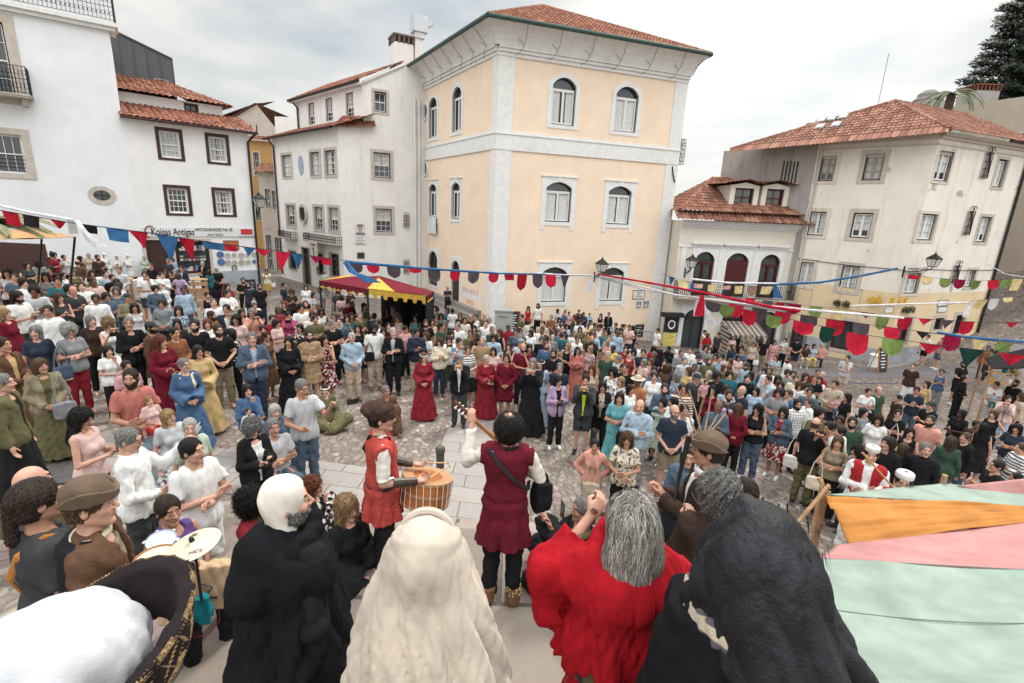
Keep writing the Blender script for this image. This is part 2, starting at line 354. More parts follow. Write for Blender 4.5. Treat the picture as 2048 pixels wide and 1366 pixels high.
def balcony(f,s0,s1,z,depth,h,parent,slab=STONE,n=14,brackets=True,bm=None):
 mb=MB();fbox(mb,f,s0,s1,z-.13,z,0,depth);fbox(mb,f,s0-.03,s1+.03,z-.06,z-.01,0,depth+.04)
 if brackets:
  for s in(s0+.25,s1-.25):fbox(mb,f,s-.09,s+.09,z-.42,z-.13,0,depth*.55)
 sl_=mb.build('balcony',slab,parent)
 mb=MB();o=depth-.03;r=.011
 for(A,B)in(((s0,0),(s0,o)),((s0,o),(s1,o)),((s1,o),(s1,0))):
  L_=hypot(A[0]-B[0],A[1]-B[1]);k=max(2,int(L_/.12))
  for zz in(z+.08,z+h*.55,z+h):mb.tube([f.P(A[0],zz,A[1]),f.P(B[0],zz,B[1])],r*1.3,5)
  for i in range(k+1):
   t=i/k;s=A[0]+(B[0]-A[0])*t;oo=A[1]+(B[1]-A[1])*t
   mb.tube([f.P(s,z,oo),f.P(s,z+h,oo)],r if i%4 else r*1.8,5)
   if i<k:
    s2=A[0]+(B[0]-A[0])*(i+.5)/k;o2=A[1]+(B[1]-A[1])*(i+.5)/k
    ds=(B[0]-A[0])/k*.45;do=(B[1]-A[1])/k*.45
    mb.tube([f.P(s2+ds*cos(t_),z+h*.78+.09*sin(t_),o2+do*cos(t_))for t_ in np.linspace(0,2*pi,8)],r*.7,4,cap=False)
    mb.tube([f.P(s2+ds*cos(t_),z+h*.3+.12*sin(t_),o2+do*cos(t_))for t_ in np.linspace(0,2*pi,8)],r*.7,4,cap=False)
 mb.build('railing',IRON,sl_)
 return sl_
def in_poly(x,y,poly):
 c=np.zeros(len(x),bool)
 for i in range(len(poly)):
  x0,y0=poly[i];x1,y1=poly[i-1]
  with np.errstate(divide='ignore',invalid='ignore'):
   c^=((y0>y)!=(y1>y))&(x<(x1-x0)*(y-y0)/(y1-y0+1e-12)+x0)
 return c
def tile_roof(poly,parent,m,name='roof_slope',pitch_w=.205,row=.36,amp=.055,eave=0.12):
 """barrel-tiled slope on a planar polygon; first edge is the eave (left to right), tiles run up from it"""
 poly=[Vector(p)for p in poly];A,B=poly[0],poly[1];X=(B-A).normalized()
 nrm=(B-A).cross(poly[-1]-A).normalized()
 if nrm.z<0:nrm=-nrm
 Y=nrm.cross(X);
 if Y.z<0:Y=-Y
 p2=[((p-A).dot(X),(p-A).dot(Y))for p in poly]
 xs=[p[0]for p in p2];ys=[p[1]for p in p2]
 x0,x1,y0,y1=min(xs),max(xs),min(ys),max(ys)
 nx=max(1,int((x1-x0)/pitch_w));ny=max(1,int((y1-y0)/row))+1;q=6
 gx=np.linspace(x0,x1,nx*q+1);H=amp*np.abs(np.sin(np.pi*np.arange(nx*q+1)/q))**.7
 vs=[];fs=[];av=[]
 rows=[]
 for j in range(ny):
  for e in(0,1):rows.append((y0-eave*(j==0)*(1-e)+row*(j+e),.035*(1-e)+.0))
 rng=np.random.default_rng(abs(hash((round(A.x,2),round(A.y,2))))%9999)
 cols=rng.random((ny,nx*2+2));W=len(gx)
 base=np.array([A+X*0]).reshape(3);Xn,Yn,Nn=np.array(X),np.array(Y),np.array(nrm)
 V=np.zeros((len(rows),W,3))
 for i,(y,h)in enumerate(rows):
  jit=rng.normal(0,.006,W)
  V[i]=base+gx[:,None]*Xn+y*Yn+(H+h+jit)[:,None]*Nn
 cx=(gx[:-1]+gx[1:])/2
 for i in range(len(rows)-1):
  for k in range(len(cx)):
   fs.append((i*W+k,i*W+k+1,(i+1)*W+k+1,(i+1)*W+k));av.append(float(cols[min(i//2,ny-1),(k+3)//q*2%cols.shape[1]]))
 mb=MB();mb.v=[tuple(p)for p in V.reshape(-1,3)];mb.f=fs;mb.a=av;mb.m=[0]*len(fs)
 ns=len(mb.v)
 o=mb.build(name,m,parent,smooth=False,attr=True)
 bm_=bmesh.new();bm_.from_mesh(o.data);off=ORG[o.name];cen=sum(poly,Vector())/len(poly)
 for i in range(len(poly)):
  a,b=poly[i],poly[(i+1)%len(poly)]
  if(b-a).length<.01:continue
  pn=(b-a).cross(nrm).normalized()
  if pn.dot(cen-a)>0:pn=-pn
  bmesh.ops.bisect_plane(bm_,geom=bm_.verts[:]+bm_.edges[:]+bm_.faces[:],plane_co=a-off+pn*(eave if i==0 else .02),plane_no=pn,clear_outer=True)
 bm_.to_mesh(o.data);bm_.free()
 return o
def ridge(pts,parent,m=None,r=.11,name='ridge_tiles'):
 mb=MB()
 for A,B in zip(pts,pts[1:]):
  A,B=Vector(A),Vector(B);n=max(1,int((B-A).length/.38))
  for i in range(n):
   a=A.lerp(B,i/n);b=A.lerp(B,(i+1.12)/n);mb.tube([a,b],[r*1.08,r*.9],8,av=random.random())
 return mb.build(name,m or TILE,parent,attr=True)
def slab(poly,th,parent,m,name):
 poly=[Vector(p)for p in poly];mb=MB();n=len(poly);low=[p-Vector((0,0,th))for p in poly]
 mb.add(poly+low,[tuple(range(n)),tuple(range(2*n-1,n-1,-1))]+[(i,(i+1)%n,n+(i+1)%n,n+i)for i in range(n)])
 return mb.build(name,m,parent)
def gutter(pts,parent,m=IRON,r=.075,name='gutter'):
 mb=MB();mb.tube(pts,r,8);return mb.build(name,m,parent)
def text(body,f,s,z,size,m,parent,o=.03,name='lettering',align='CENTER',bold=0.,ext=.004,squeeze=1.,label=None):
 cu=bpy.data.curves.new(name,'FONT');cu.body=body;cu.size=size;cu.align_x=align;cu.align_y='CENTER';cu.extrude=ext;cu.offset=bold;cu.resolution_u=3
 tmp=bpy.data.objects.new(name,cu);COL.objects.link(tmp);bpy.context.view_layer.update()
 me=bpy.data.meshes.new_from_object(tmp.evaluated_get(bpy.context.evaluated_depsgraph_get()));bpy.data.objects.remove(tmp)
 org=ORG.get(parent.name,Vector((0,0,0)))if parent is not None else Vector((0,0,0))
 for v in me.vertices:p=f.P(s+v.co.x*squeeze,z+v.co.y,o+v.co.z);v.co=p-org
 me.materials.clear();me.materials.append(m)
 ob=bpy.data.objects.new(name,me);COL.objects.link(ob);ob.parent=parent;ORG[ob.name]=org
 return ob
def bld(name,p,label,cat='building'):
 return empty(name,(p[0],p[1],p[2]if len(p)>2 else 0),label=label,cat=cat)
def blank_wall(f,s0,s1,z0,z1,parent,m,name='wall',th=None):
 mb=MB()
 if th:fbox(mb,f,s0,s1,z0,z1,-th,0)
 else:wall(mb,f,s0,s1,z0,z1,[])
 return mb.build(name,m,parent)
 # ------------------------------------------------------------------ helper for openings read off a facade
def wp(f,u0,u1,vt,vb,ins=0.,rise=0.):
 vm=(vt+vb)/2;uc=(u0+u1)/2
 s0=f.at(u0,vm)[0];s1=f.at(u1,vm)[0];zt=f.at(uc,vt)[1];zb=f.at(uc,vb)[1]
 q=[min(s0,s1)+ins,max(s0,s1)-ins,zb+ins*.8,zt-ins]
 return tuple(q+([rise]if rise else[]))
def align(ops,idx=(2,3)):
 z0=sum(o[2]for o in ops)/len(ops);z1=sum(o[3]for o in ops)/len(ops)
 return[tuple([o[0],o[1],z0,z1]+list(o[4:]))for o in ops]
ZB=-12.0
# ================================================================== yellow corner house
Y0=hit(978,653)
YR=Face(Y0,(2.87,1));YLd=nd((-.62,1));yl_len=onplane(850,620,Y0,YLd)[0]
YL=Face(Y0[:2]+YLd*yl_len,-YLd)
yr_len=YR.at(1312,687)[0]
yb=bld('corner_house',Y0,'three-storey pale yellow corner house with white corner strips, arched windows and a green gutter')
zc=YR.at(1018,113)[1]
r_t=align([wp(YR,1104,1151,153,251,0,.42),wp(YR,1230,1275,175,264,0,.42)])
r_m=align([wp(YR,1091,1142,364,445,0,.32),wp(YR,1215,1261,373,448,0,.32)])
r_g=align([wp(YR,1083,1132,536,607,0,.32),wp(YR,1201,1246,534,600,0,.32)])
l_t=align([wp(YL,858,874,197,277,0,.4),wp(YL,905,923,172,262,0,.4)])
l_m=align([wp(YL,858,873,369,436,0,.3),wp(YL,903,920,364,436,0,.3)])
l_g=[wp(YL,858,875,502,570,0,.45),wp(YL,903,919,521,622,0,.4)]
mb=MB();wall(mb,YR,0,yr_len,ZB,zc+1.2,r_t+r_m+r_g);wall(mb,YL,0,yl_len,ZB,zc+1.2,l_t+l_m+l_g)
YS=Face(YR.P(yr_len,0)[:2],(-.62,1));wall(mb,YS,0,10,ZB,zc+1.2,[])
mb.build('wall',WALL_Y,yb)
mb=MB()
bt,bb=YR.at(1010,262)[1],YR.at(1012,300)[1]
for f,L_,c0,c1 in((YR,yr_len,0,.92),(YR,yr_len,yr_len-.85,yr_len),(YL,yl_len,yl_len-.42,yl_len)):
 fbox(mb,f,c0+(.03 if c0==0 and f is YR else 0),c1,ZB,bb-.003,0,.045);fbox(mb,f,c0+(.03 if c0==0 and f is YR else 0),c1,bt+.003,zc-.003,0,.045)
for f,L_ in((YR,yr_len),(YL,yl_len)):
 fbox(mb,f,-.0,L_+.0,bb,bt,0,.07);fbox(mb,f,-.04,L_+.04,bt-.16,bt-.10,.07,.11)
 for k,(h0,h1,pr)in enumerate(((0,.18,.08),(.18,.34,.16),(.34,.42,.24))):fbox(mb,f,-.0,L_+pr*.3,zc+h0,zc+h1-.003,0,pr)
mb.build('stone_trim',STONEW,yb)
mb=MB()
ov=1.05;zg=zc+1.35
def yl_corner(o):
 a=YR.P(0,0,o);return a
def mitre(o):
 A=np.array([[YR.d[0],-YL.d[0]],[YR.d[1],-YL.d[1]]]);b=(YL.p+YL.n*o)-(YR.p+YR.n*o)
 t=np.linalg.solve(A,b)[0];return t
prof=[(.24,zc+.42),(.3,zc+.60),(.42,zc+.85),(.62,zc+1.07),(.86,zc+1.2),(ov,zc+1.26),(ov,zg)]
def run(f,sa,sb):return[[f.P(sa(o),z,o),f.P(sb(o),z,o)]for o,z in prof]
for rows_ in(run(YR,lambda o:mitre(o),lambda o:yr_len+o*.48),run(YL,lambda o:-.2,lambda o:(Vector(YR.P(mitre(o),0,o)[:2])-Vector(YL.P(0,0,o)[:2])).dot(Vector(YL.d)))):
 for(a,b),(c,d)in zip(rows_,rows_[1:]):mb.quad(a,b,d,c)
rs=[[YS.P(-o,z,o*.48),YS.P(10,z,o*.48)]for o,z in prof]
for(a,b),(c,d)in zip(rs,rs[1:]):mb.quad(a,b,d,c)
mb.build('cornice',STONEW,yb,smooth=False)
gc=YR.P(mitre(ov+.07),zg-.02,ov+.07);gr_=YR.P(yr_len+.55,zg-.02,ov+.07);glf=YL.P(-.35,zg-.02,ov+.07)
gutter([glf,gc],yb,GUTTERG,.11);gutter([gc,gr_],yb,GUTTERG,.11);gutter([gr_,YS.P(9,zg-.02,.55)],yb,GUTTERG,.11)
ap=atY(1085,12,33.0);ap2=ap+Vector((YLd[0],YLd[1],0))*4
ce=YR.P(mitre(ov),zg+.03,ov);re=YR.P(yr_len+.5,zg+.03,ov);le=YL.P(-.35,zg+.03,ov);se=YS.P(10,zg+.03,.5)
def on3(a,b,c,q):
 n=(b-a).cross(c-a);return a.z-(n.x*(q.x-a.x)+n.y*(q.y-a.y))/n.z
tile_roof([ce,re,ap],yb,TILE)
bk=Vector(((le+(ap-ce)).x,(le+(ap-ce)).y,0));bk.z=on3(ce,le,ap,bk)
tile_roof([ce,le,bk,ap],yb,TILE)
tile_roof([re,se,ap+Vector((YLd[0]*6,YLd[1]*6,0)),ap],yb,TILE)
ridge([ce,ap],yb);ridge([re,ap],yb);ridge([ap,bk],yb)
def ybrk(f,s):
 mb=MB();mb.tube([f.P(s,zg-.05,ov),f.P(s+.1,zg-.75,.42)],.012,5);mb.tube([f.P(s+.12,zg-.8,.3),f.P(s-.35,zg-.62,.5)],.010,5)
 mb.tube([f.P(s+.1,zg-.8,.35),f.P(s-.12,zg-1.15,.3),f.P(s-.4,zg-1.32,.2)],.010,5);mb.build('iron_stay',IRON,yb)
for i in range(6):ybrk(YR,1.2+i*(yr_len-1.5)/5.4)
for i in range(7):ybrk(YL,.7+i*(yl_len-1.5)/6)
for i,op in enumerate(r_t):
 sash(YR,op,yb,WHITEP,cols=1,rows=1,casement=True,transom=op[3]-.62,framem=GREENP);surround(YR,op,.24,yb,STONEW,arch_out=True)
for op in r_m+r_g:
 sash(YR,op,yb,WHITEP,cols=1,rows=1,casement=True,transom=op[3]-.55,framem=GREENP);surround(YR,op,.27,yb,STONEW,ears=True)
for op in l_t:sash(YL,op,yb,WHITEP,cols=1,rows=1,casement=True,transom=op[3]-.62,framem=GREENP,curtain=False);surround(YL,op,.24,yb,STONEW,arch_out=True)
for op in l_m:sash(YL,op,yb,WHITEP,cols=1,rows=1,casement=True,transom=op[3]-.55,framem=GREENP,curtain=False);surround(YL,op,.25,yb,STONEW,ears=True)
w_=sash(YL,l_g[0],yb,GREENP,cols=2,rows=3,curtain=False,framem=GREENP);surround(YL,l_g[0],.2,yb,STONEW);grille(YL,l_g[0][0],l_g[0][1],l_g[0][2],l_g[0][3]-.3,.02,w_,6)
w_=sash(YL,l_g[1],yb,BROWNP,cols=1,rows=2,curtain=False,framem=BROWNP,name='door');surround(YL,l_g[1],.25,yb,STONEW,ears=False)
mb=MB();q=l_g[1];fbox(mb,YL,q[0]+.06,q[1]-.06,q[2],q[3]-.8,-.2,-.13);mb.build('door_leaf',BROWNP,w_)
for v0,v1 in((205,241),(322,353)):
 s,z=YL.at(851,(v0+v1)/2);mb=MB();R_=abs(YL.at(851,v0)[1]-YL.at(851,v1)[1])/2
 inn=[(s+R_*.7*cos(t),z+R_*.75*sin(t))for t in np.linspace(0,2*pi,17)[:-1]];ou=[(s+R_*cos(t),z+R_*sin(t))for t in np.linspace(0,2*pi,17)[:-1]]
 band(mb,YL,inn,ou,0,.06,close=True);o_=mb.build('round_vent',STONEW,yb);mb=MB();mb.add([YL.P(a,b,.01)for a,b in inn],[tuple(range(16))]);mb.build('louvre',GLASS,o_)
 # side balcony with flower pots on the hidden flank
f=YS;zb_=YR.at(1356,322)[1];bc=balcony(f,.35,2.4,zb_,.9,1.35,yb,STONEW)
mb=MB();mb.tube([YR.P(yr_len-.42,bb-.1,.06),YR.P(yr_len-.35,bb-.5,.1),YR.P(yr_len-.15,bb-1.0,.1)],.04,6);mb.build('pipe',IRON,yb)
# towel over the sill
q=l_m[0];mb=MB();n=10
vs=[]
for i in range(n+1):
 for j in range(9):
  t=j/8;s=q[0]+.05+(q[1]-q[0]+.25)*i/n+.12*t;vs.append(YL.P(s,q[2]+.05-1.15*t,.12+.05*sin(i*1.3+t*2)+.04*t))
mb.add(vs,[(i*9+j,(i+1)*9+j,(i+1)*9+j+1,i*9+j+1)for i in range(n)for j in range(8)])
tw=mb.build('towel',mat('towel_cloth',(.62,.64,.66),.95,var=.1),None,smooth=True);tag(tw,'pale grey towel hung out over the sill of the yellow house','towel')
# street name tile, posters, menu, graffiti
PAPER=mat('paper',(.72,.70,.66),.8,var=.06,vs=8);INK=mat('ink',(.03,.03,.035),.8);INKG=mat('grey_print',(.16,.16,.17),.8,var=.5,vs=14)
def sign(f,u0,v0,u1,v1,name,label,cat,m=None,edge=None,parent=None,o=.03,group=None):
 s0,s1,z0,z1=f.rect(u0,v0,u1,v1);mb=MB();fbox(mb,f,s0,s1,z0,z1,.012,o)
 b_=mb.build(name,m or PAPER,parent)
 if label:tag(b_,label,cat,group)
 if edge:
  mb=MB();w=.035;band(mb,f,[(s0+w,z0+w),(s0+w,z1-w),(s1-w,z1-w),(s1-w,z0+w)],[(s0,z0),(s0,z1),(s1,z1),(s1,z0)],o-.01,o+.008,close=True);mb.build('edging',edge,b_)
 return b_,(s0,s1,z0,z1)
b_,q=sign(YR,1266,580,1288,598,'street_name_plate','white tile street name plate reading LARGO DA SE VELHA on the yellow house','street sign',edge=INK)
for i,tx in enumerate(('LARGO','DA','SÉ VELHA')):text(tx,YR,(q[0]+q[1])/2,q[3]-.14-i*.14,.13,INK,b_,o=.035)
for(u0,v0,u1,v1,lb)in((1272,601,1282,617,'left black and white concert poster under the street name plate'),(1286,600,1297,616,'right black and white concert poster under the street name plate'),(1299,668,1309,692,'poster with bold black face drawing at the foot of the yellow house corner')):
 b_,q=sign(YR,u0,v0,u1,v1,'poster',lb,'poster')
 mb=MB();w=(q[1]-q[0]);h=q[3]-q[2]
 for k in range(3):fbox(mb,YR,q[0]+w*(.08+.3*k),q[0]+w*(.30+.3*k),q[2]+h*(.35+.1*(k%2)),q[3]-h*.1,.03,.034)
 fbox(mb,YR,q[0]+w*.1,q[1]-w*.1,q[2]+h*.08,q[2]+h*.25,.03,.034);mb.build('print',INKG,b_)
b_,q=sign(YR,1271,649,1285,674,'menu_board','dark menu board fixed low on the yellow wall','menu board',m=mat('slate',(.03,.033,.04),.6),edge=IRON)
for i in range(6):mb=MB();fbox(mb,YR,q[0]+.12,q[1]-.15-.1*(i%3),q[3]-.2-i*.16,q[3]-.17-i*.16,.03,.034);mb.build('chalk_line',PAPER,b_)
GRA=mat('red_spray_paint',(.60,.18,.12),.8)
sg,zg_=YL.at(940,583);g_=text('NOS UMA É',YL,sg,zg_,.42,GRA,None,o=.006,name='graffiti',ext=.001);tag(g_,'red spray painted scrawl by the door of the yellow house','graffiti')
mb=MB();s0,s1,z0,z1=YL.rect(926,575,962,606);fbox(mb,YL,s0,s1,z0,z1,.001,.004);wp_=mb.build('overpaint',STONEW,yb)
text('NÃO',YL,sg,zg_-.7,.42,GRA,g_,o=.006,name='graffiti_line',ext=.001)
# ================================================================== white middle house (left of the yellow one)
WLend=YL.P(-.0,0)[:2];dw=nd((1.8,1));sW=onplane(689,560,WLend,dw)[0]
W0=np.array(WLend)+dw*sW;WR=Face(W0,dw);wr_len=-sW
dwl=nd((-1.04,1));wl_len=onplane(552,400,W0,dwl)[0];WL=Face(W0+dwl*wl_len,-dwl)
wb=bld('white_house',(W0[0],W0[1],-6),'tall white house with stone framed windows and a chimney, left of the yellow house')
zl=WR.at(689,258)[1];s2=WR.at(726,200)[0];zu=WR.at(726,166)[1];se_,ze_=WR.at(808,134)
wr=[wp(WR,742,786,300,360,.17),wp(WR,747,788,413,468,.15)];wr_t=[wp(WR,744,777,179,228,.14)]
wl3=align([wp(WL,563,585,305,358,.2),wp(WL,619,643,298,356,.2),wp(WL,648,675,293,355,.2)])
wl2=align([wp(WL,572,593,406,456,.2),wp(WL,627,649,407,463,.2),wp(WL,656,681,409,467,.2)])
wl1=[wp(WL,605,622,494,575,.08),wp(WL,578,594,500,540,.1),wp(WL,634,648,505,550,.1),wp(WL,660,680,505,555,.1)]
mb=MB();wall(mb,WR,0,s2,ZB,zl+.3,[]);wall(mb,WR,s2,wr_len,ZB,[(s2,zu),(se_,ze_),(wr_len,ze_+.3)],wr+wr_t);wall(mb,WL,0,wl_len,ZB,zl+.3,wl3+wl2+wl1)
WU=Face(WR.P(s2,0)[:2]+dwl*wl_len*.93,-dwl);wu_len=wl_len*.93
wut=align([wp(WU,616,629,207,251),wp(WU,651,665,196,244),wp(WU,691,707,182,232)])
wall(mb,WU,0,wu_len,zl,zu,wut);mb.build('wall',WALL_W,wb)
for op in wr+wl3+wl2:
 f=WR if op in wr else WL;sash(f,op,wb,WHITEP,3,4,framem=IRON,cop=.95 if op in wl3 else .5);surround(f,op,.19,wb,STONE,proud=.05)
for op in wr_t:sash(WR,op,wb,WHITEP,2,2,framem=IRON,curtain=False);surround(WR,op,.17,wb,STONE)
for op in wut:sash(WU,op,wb,WHITEP,2,5,framem=IRON,cop=.6)
for i,op in enumerate(wl1):
 w_=sash(WL,op,wb,BROWNP,1,2,curtain=False,framem=BROWNP,name='door' if i==0 else 'window');surround(WL,op,.12,wb,STONE)
 if i:grille(WL,op[0],op[1],op[2],op[3],.1,w_,4)
for(f,L_,z_,o_)in((WL,wl_len,zl,.45),(WU,wu_len,zu,.4)):
 gutter([f.P(-.3,z_+.02,o_+.06),f.P(L_+(.3 if f is WU else .1),z_+.02,o_+.06)],wb,IRON,.09)
tile_roof([WL.P(-.3,zl+.05,.5),WL.P(wl_len+.35,zl+.05,.5),WL.P(wl_len+1.4,zl+1.0,-2.0),WL.P(-.3,zl+1.0,-2.0)],wb,TILE)
tile_roof([WR.P(-.35,zl+.05,.28),WR.P(s2+.7,zl+.35,.28),WR.P(s2+.7,zl+1.0,-.4),WR.P(.4,zl+.8,-.4)],wb,TILE)
slab([WU.P(-.3,zu-.01,.4),WU.P(wu_len,zu-.01,.4),WU.P(wu_len,zu+.02,-.3),WU.P(-.3,zu+.02,-.3)],.12,wb,STONEW,'soffit')
sd_=WR.P(se_+.3,ze_+.45,.12);a_=WU.P(wu_len+.15,zu+.07,.42)
tile_roof([WU.P(-.3,zu+.07,.42),a_,WR.P(se_,ze_+.30,.1),WR.P(se_,ze_+.30,.1)+Vector((dwl[0],dwl[1],0))*wl_len],wb,TILE)
mb=MB();A=WR.P(s2-.2,zu-.05,0);
mb.tube([WR.P(s2,zu+.0,.06),WR.P(se_,ze_+.12,.06)],.1,4);mb.build('verge',WALL_W,wb)
# chimney, vent flue, downpipes
def chimney(f,s,o,z0,z1,w,parent,m,vents=5,capm=None):
 mb=MB();fbox(mb,f,s-w/2,s+w/2,z0,z1-.5,o-w/2,o+w/2);ch=mb.build('chimney',m,parent)
 mb=MB()
 for i in range(vents):
  for j in range(vents):
   if 0<i<vents-1 and 0<j<vents-1:continue
   a=s-w/2+w*i/(vents-1);b=o-w/2+w*j/(vents-1);fbox(mb,f,a-.05,a+.05,z1-.5,z1-.1,b-.05,b+.05)
 fbox(mb,f,s-w/2-.08,s+w/2+.08,z1-.1,z1,o-w/2-.08,o+w/2+.08);mb.build('chimney_cap',capm or TILE,ch);return ch
s_,_=WR.at(810,120);chimney(WR,s_,-.8,ze_-.3,WR.at(808,74)[1]+.2,1.25,wb,WALL_W,5,mat('sooty_brick',(.16,.12,.10),.9,var=.3))
s_,_=WR.at(838,120);mb=MB();fbox(mb,WR,s_-.22,s_+.2,ze_-1,WR.at(838,72)[1],-.5,-.1);fl=mb.build('flue',WALL_W,wb)
mb=MB();zz=WR.at(843,76)[1];fbox(mb,WR,s_-.35,s_+.6,zz+.35,zz+1.3,-.85,.1);fbox(mb,WR,s_-.25,s_+.4,zz,zz+.35,-.7,.0)
mb.add([WR.P(s_+.6,zz+1.2,.05),WR.P(s_+1.1,zz+1.0,.0),WR.P(s_+.6,zz+.7,.05),WR.P(s_+.6,zz+1.2,-.7),WR.P(s_+1.1,zz+1.0,-.7),WR.P(s_+.6,zz+.7,-.7)],[(0,1,2),(3,5,4),(0,3,4,1),(1,4,5,2)])
mb.build('vent_box',mat('galvanised_steel',(.55,.60,.62),.4,metal=.3,var=.08),fl)
for s_,m_ in((wr_len-.75,WALL_W),(wr_len-.45,WALL_W)):mb=MB();mb.tube([WR.P(s_,zu-.5,.12),WR.P(s_,-7.5,.12)],.07,8);mb.build('downpipe',m_,wb)
mb=MB();mb.tube([WL.P(.35,zl,.45),WL.P(.5,zl-.5,.1),WL.P(.5,-5.8,.1)],.065,8);mb.build('downpipe',IRON,wb)
mb=MB();mb.tube([WU.P(.2,zu,.42),WU.P(.5,zu-.5,.1),WU.P(.5,zl+.3,.1)],.065,8);mb.build('downpipe',IRON,wb)
# ornaments
AZ=mat('blue_tile_painting',(.30,.34,.46),.4,var=.45,vs=16)
s0,s1,z0,z1=WL.rect(597,311,607,350);mb=MB();c=((s0+s1)/2,(z0+z1)/2)
mb.add([WL.P(c[0]+.42*cos(t),c[1]+(z1-z0)/2*sin(t),.03)for t in np.linspace(0,2*pi,25)[:-1]],[tuple(range(24))]);mb.build('tile_medallion',AZ,wb)
s0,s1,z0,z1=WL.rect(600,407,617,449);c=((s0+s1)/2,(z0+z1)/2);mb=MB();R_=(z1-z0)/2
band(mb,WL,[(c[0]+R_*.62*cos(t),c[1]+R_*.7*sin(t))for t in np.linspace(0,2*pi,21)[:-1]],[(c[0]+R_*.85*cos(t),c[1]+R_*sin(t))for t in np.linspace(0,2*pi,21)[:-1]],0,.16,close=True)
o_=mb.build('oval_window',STONE,wb);mb=MB();mb.add([WL.P(c[0]+R_*.62*cos(t),c[1]+R_*.7*sin(t),.02)for t in np.linspace(0,2*pi,21)[:-1]],[tuple(range(20))]);mb.build('pane',GLASS,o_)
grille(WL,c[0]-R_*.5,c[0]+R_*.5,c[1]-R_*.6,c[1]+R_*.6,.17,o_,5)
for u0,u1,vt,vb in((619,684,470,488),(568,595,464,476)):
 s0,s1,z0,z1=WL.rect(u0,vt,u1,vb);balcony(WL,s0,s1,z0,.5,.45,wb,brackets=False)
b_,q=sign(WR,711,448,729,466,'portrait_tile','tile panel with a sketched portrait on the white house','plaque',m=PAPER,edge=STONE)
mb=MB();c=((q[0]+q[1])/2,(q[2]+q[3])/2);mb.add([WR.P(c[0]+.18*cos(t),c[1]+.02+.25*sin(t),.034)for t in np.linspace(0,2*pi,17)[:-1]],[tuple(range(16))]);mb.add([WR.P(c[0]+.34*cos(t),c[1]-.42+.2*sin(t),.033)for t in np.linspace(0,pi,12)],[tuple(range(12))],mi=1);mb.add([WR.P(c[0]+.21*cos(t),c[1]+.12+.2*sin(t),.036)for t in np.linspace(0,pi,12)],[tuple(range(12))],mi=1)
mb.build('portrait',[mat('skin_print',(.45,.33,.26),.7),INKG],b_)
b_,q=sign(WR,708,470,733,487,'marble_plaque','marble plaque with five lines of text under the portrait tile','plaque',m=STONEW)
for i in range(5):mb=MB();fbox(mb,WR,q[0]+.1,q[1]-.1-.15*(i%2),q[3]-.12-i*.13,q[3]-.085-i*.13,.03,.034);mb.build('text_line',INKG,b_)
sign(WR,714,505,729,517,'bronze_plaque','dark bronze plaque low on the white house','plaque',m=mat('bronze',(.05,.04,.035),.4,var=.4,vs=20))
s0,s1,z0,z1=WL.rect(636,481,653,533);mb=MB();fbox(mb,WL,s0,s1,z0,z1,.6,.63);bn=mb.build('cloth_banner',mat('cream_banner',(.60,.54,.46),.9,var=.1),None);tag(bn,'cream cloth banner hanging from the small balcony','banner')
text('ALMEDINA',WL,(s0+s1)/2,z1-.25,.2,INK,bn,o=.64,squeeze=.8);mb=MB();mb.tube([WL.P((s0+s1)/2-.15,z0+.4,.64),WL.P((s0+s1)/2+.1,z0+.9,.64),WL.P((s0+s1)/2-.1,z0+1.3,.64),WL.P((s0+s1)/2+.12,z1-.5,.64)],.03,4);mb.build('drawing',INK,bn)
for u_,v_ in((812,440),(812,532)):
 s_,z_=WR.at(u_,v_);mb=MB();fbox(mb,WR,s_-.22,s_+.22,z_-.4,z_+.4,.0,.1);o_=mb.build('wall_lantern',STONE,wb);grille(WR,s_-.18,s_+.18,z_-.55,z_+.5,.16,o_,2)
 # ================================================================== white shop house (left) with brown windows
KRp=hit(522,585);dk=nd((1.1,1));kl=onplane(287,540,KRp,dk)[0]
KF=Face(np.array(KRp[:2])+dk*kl,dk);k_len=-kl
kb=bld('antique_shop_house',(KF.p[0],KF.p[1],-5),'white two-storey antique shop house with dark brown window frames and double tiled eaves')
ze=KF.at(515,268)[1]
kt=align([wp(KF,313,367,256,322,.15),wp(KF,412,459,268,328,.15)]);km=align([wp(KF,329,383,371,432,.15),wp(KF,425,471,375,433,.15)])
kd=[wp(KF,297,341,480,585),wp(KF,352,420,482,548)]
mb=MB();wall(mb,KF,-.0,k_len,ZB,ze,kt+km+kd)
KS=Face(KF.P(k_len,0)[:2],(-1.1,1));wall(mb,KS,0,12,ZB,ze,[]);mb.build('wall',WALL_K,kb)
for i,op in enumerate(kt+km):
 sash(KF,op,kb,WHITEP,4,4,framem=WHITEP,curtain=i!=2,cop=1.);surround(KF,op,.15,kb,BROWNP,proud=.03)
w_=sash(KF,kd[0],kb,BROWNP,1,1,curtain=False,framem=BROWNP,name='door');mb=MB();q=kd[0];fbox(mb,KF,q[0]+.07,q[1]-.07,q[2],q[3]-.08,-.22,-.12)
for i in range(3):fbox(mb,KF,q[0]+.15,q[1]-.15,q[2]+.3+i*.9,q[2]+1.0+i*.9,-.12,-.10)
mb.build('door_leaf',BROWNP,w_);surround(KF,kd[0],.15,kb,STONE);w_=sash(KF,kd[1],kb,BROWNP,2,2,curtain=False,framem=BROWNP,name='shop_window');surround(KF,kd[1],.12,kb,STONE)
mb=MB();s0,s1,z0,z1=kd[1]
cg=[mat('shelf_item_'+str(i),c,.6)for i,c in enumerate([(.4,.1,.08),(.1,.2,.35),(.6,.5,.3),(.5,.5,.48)])]
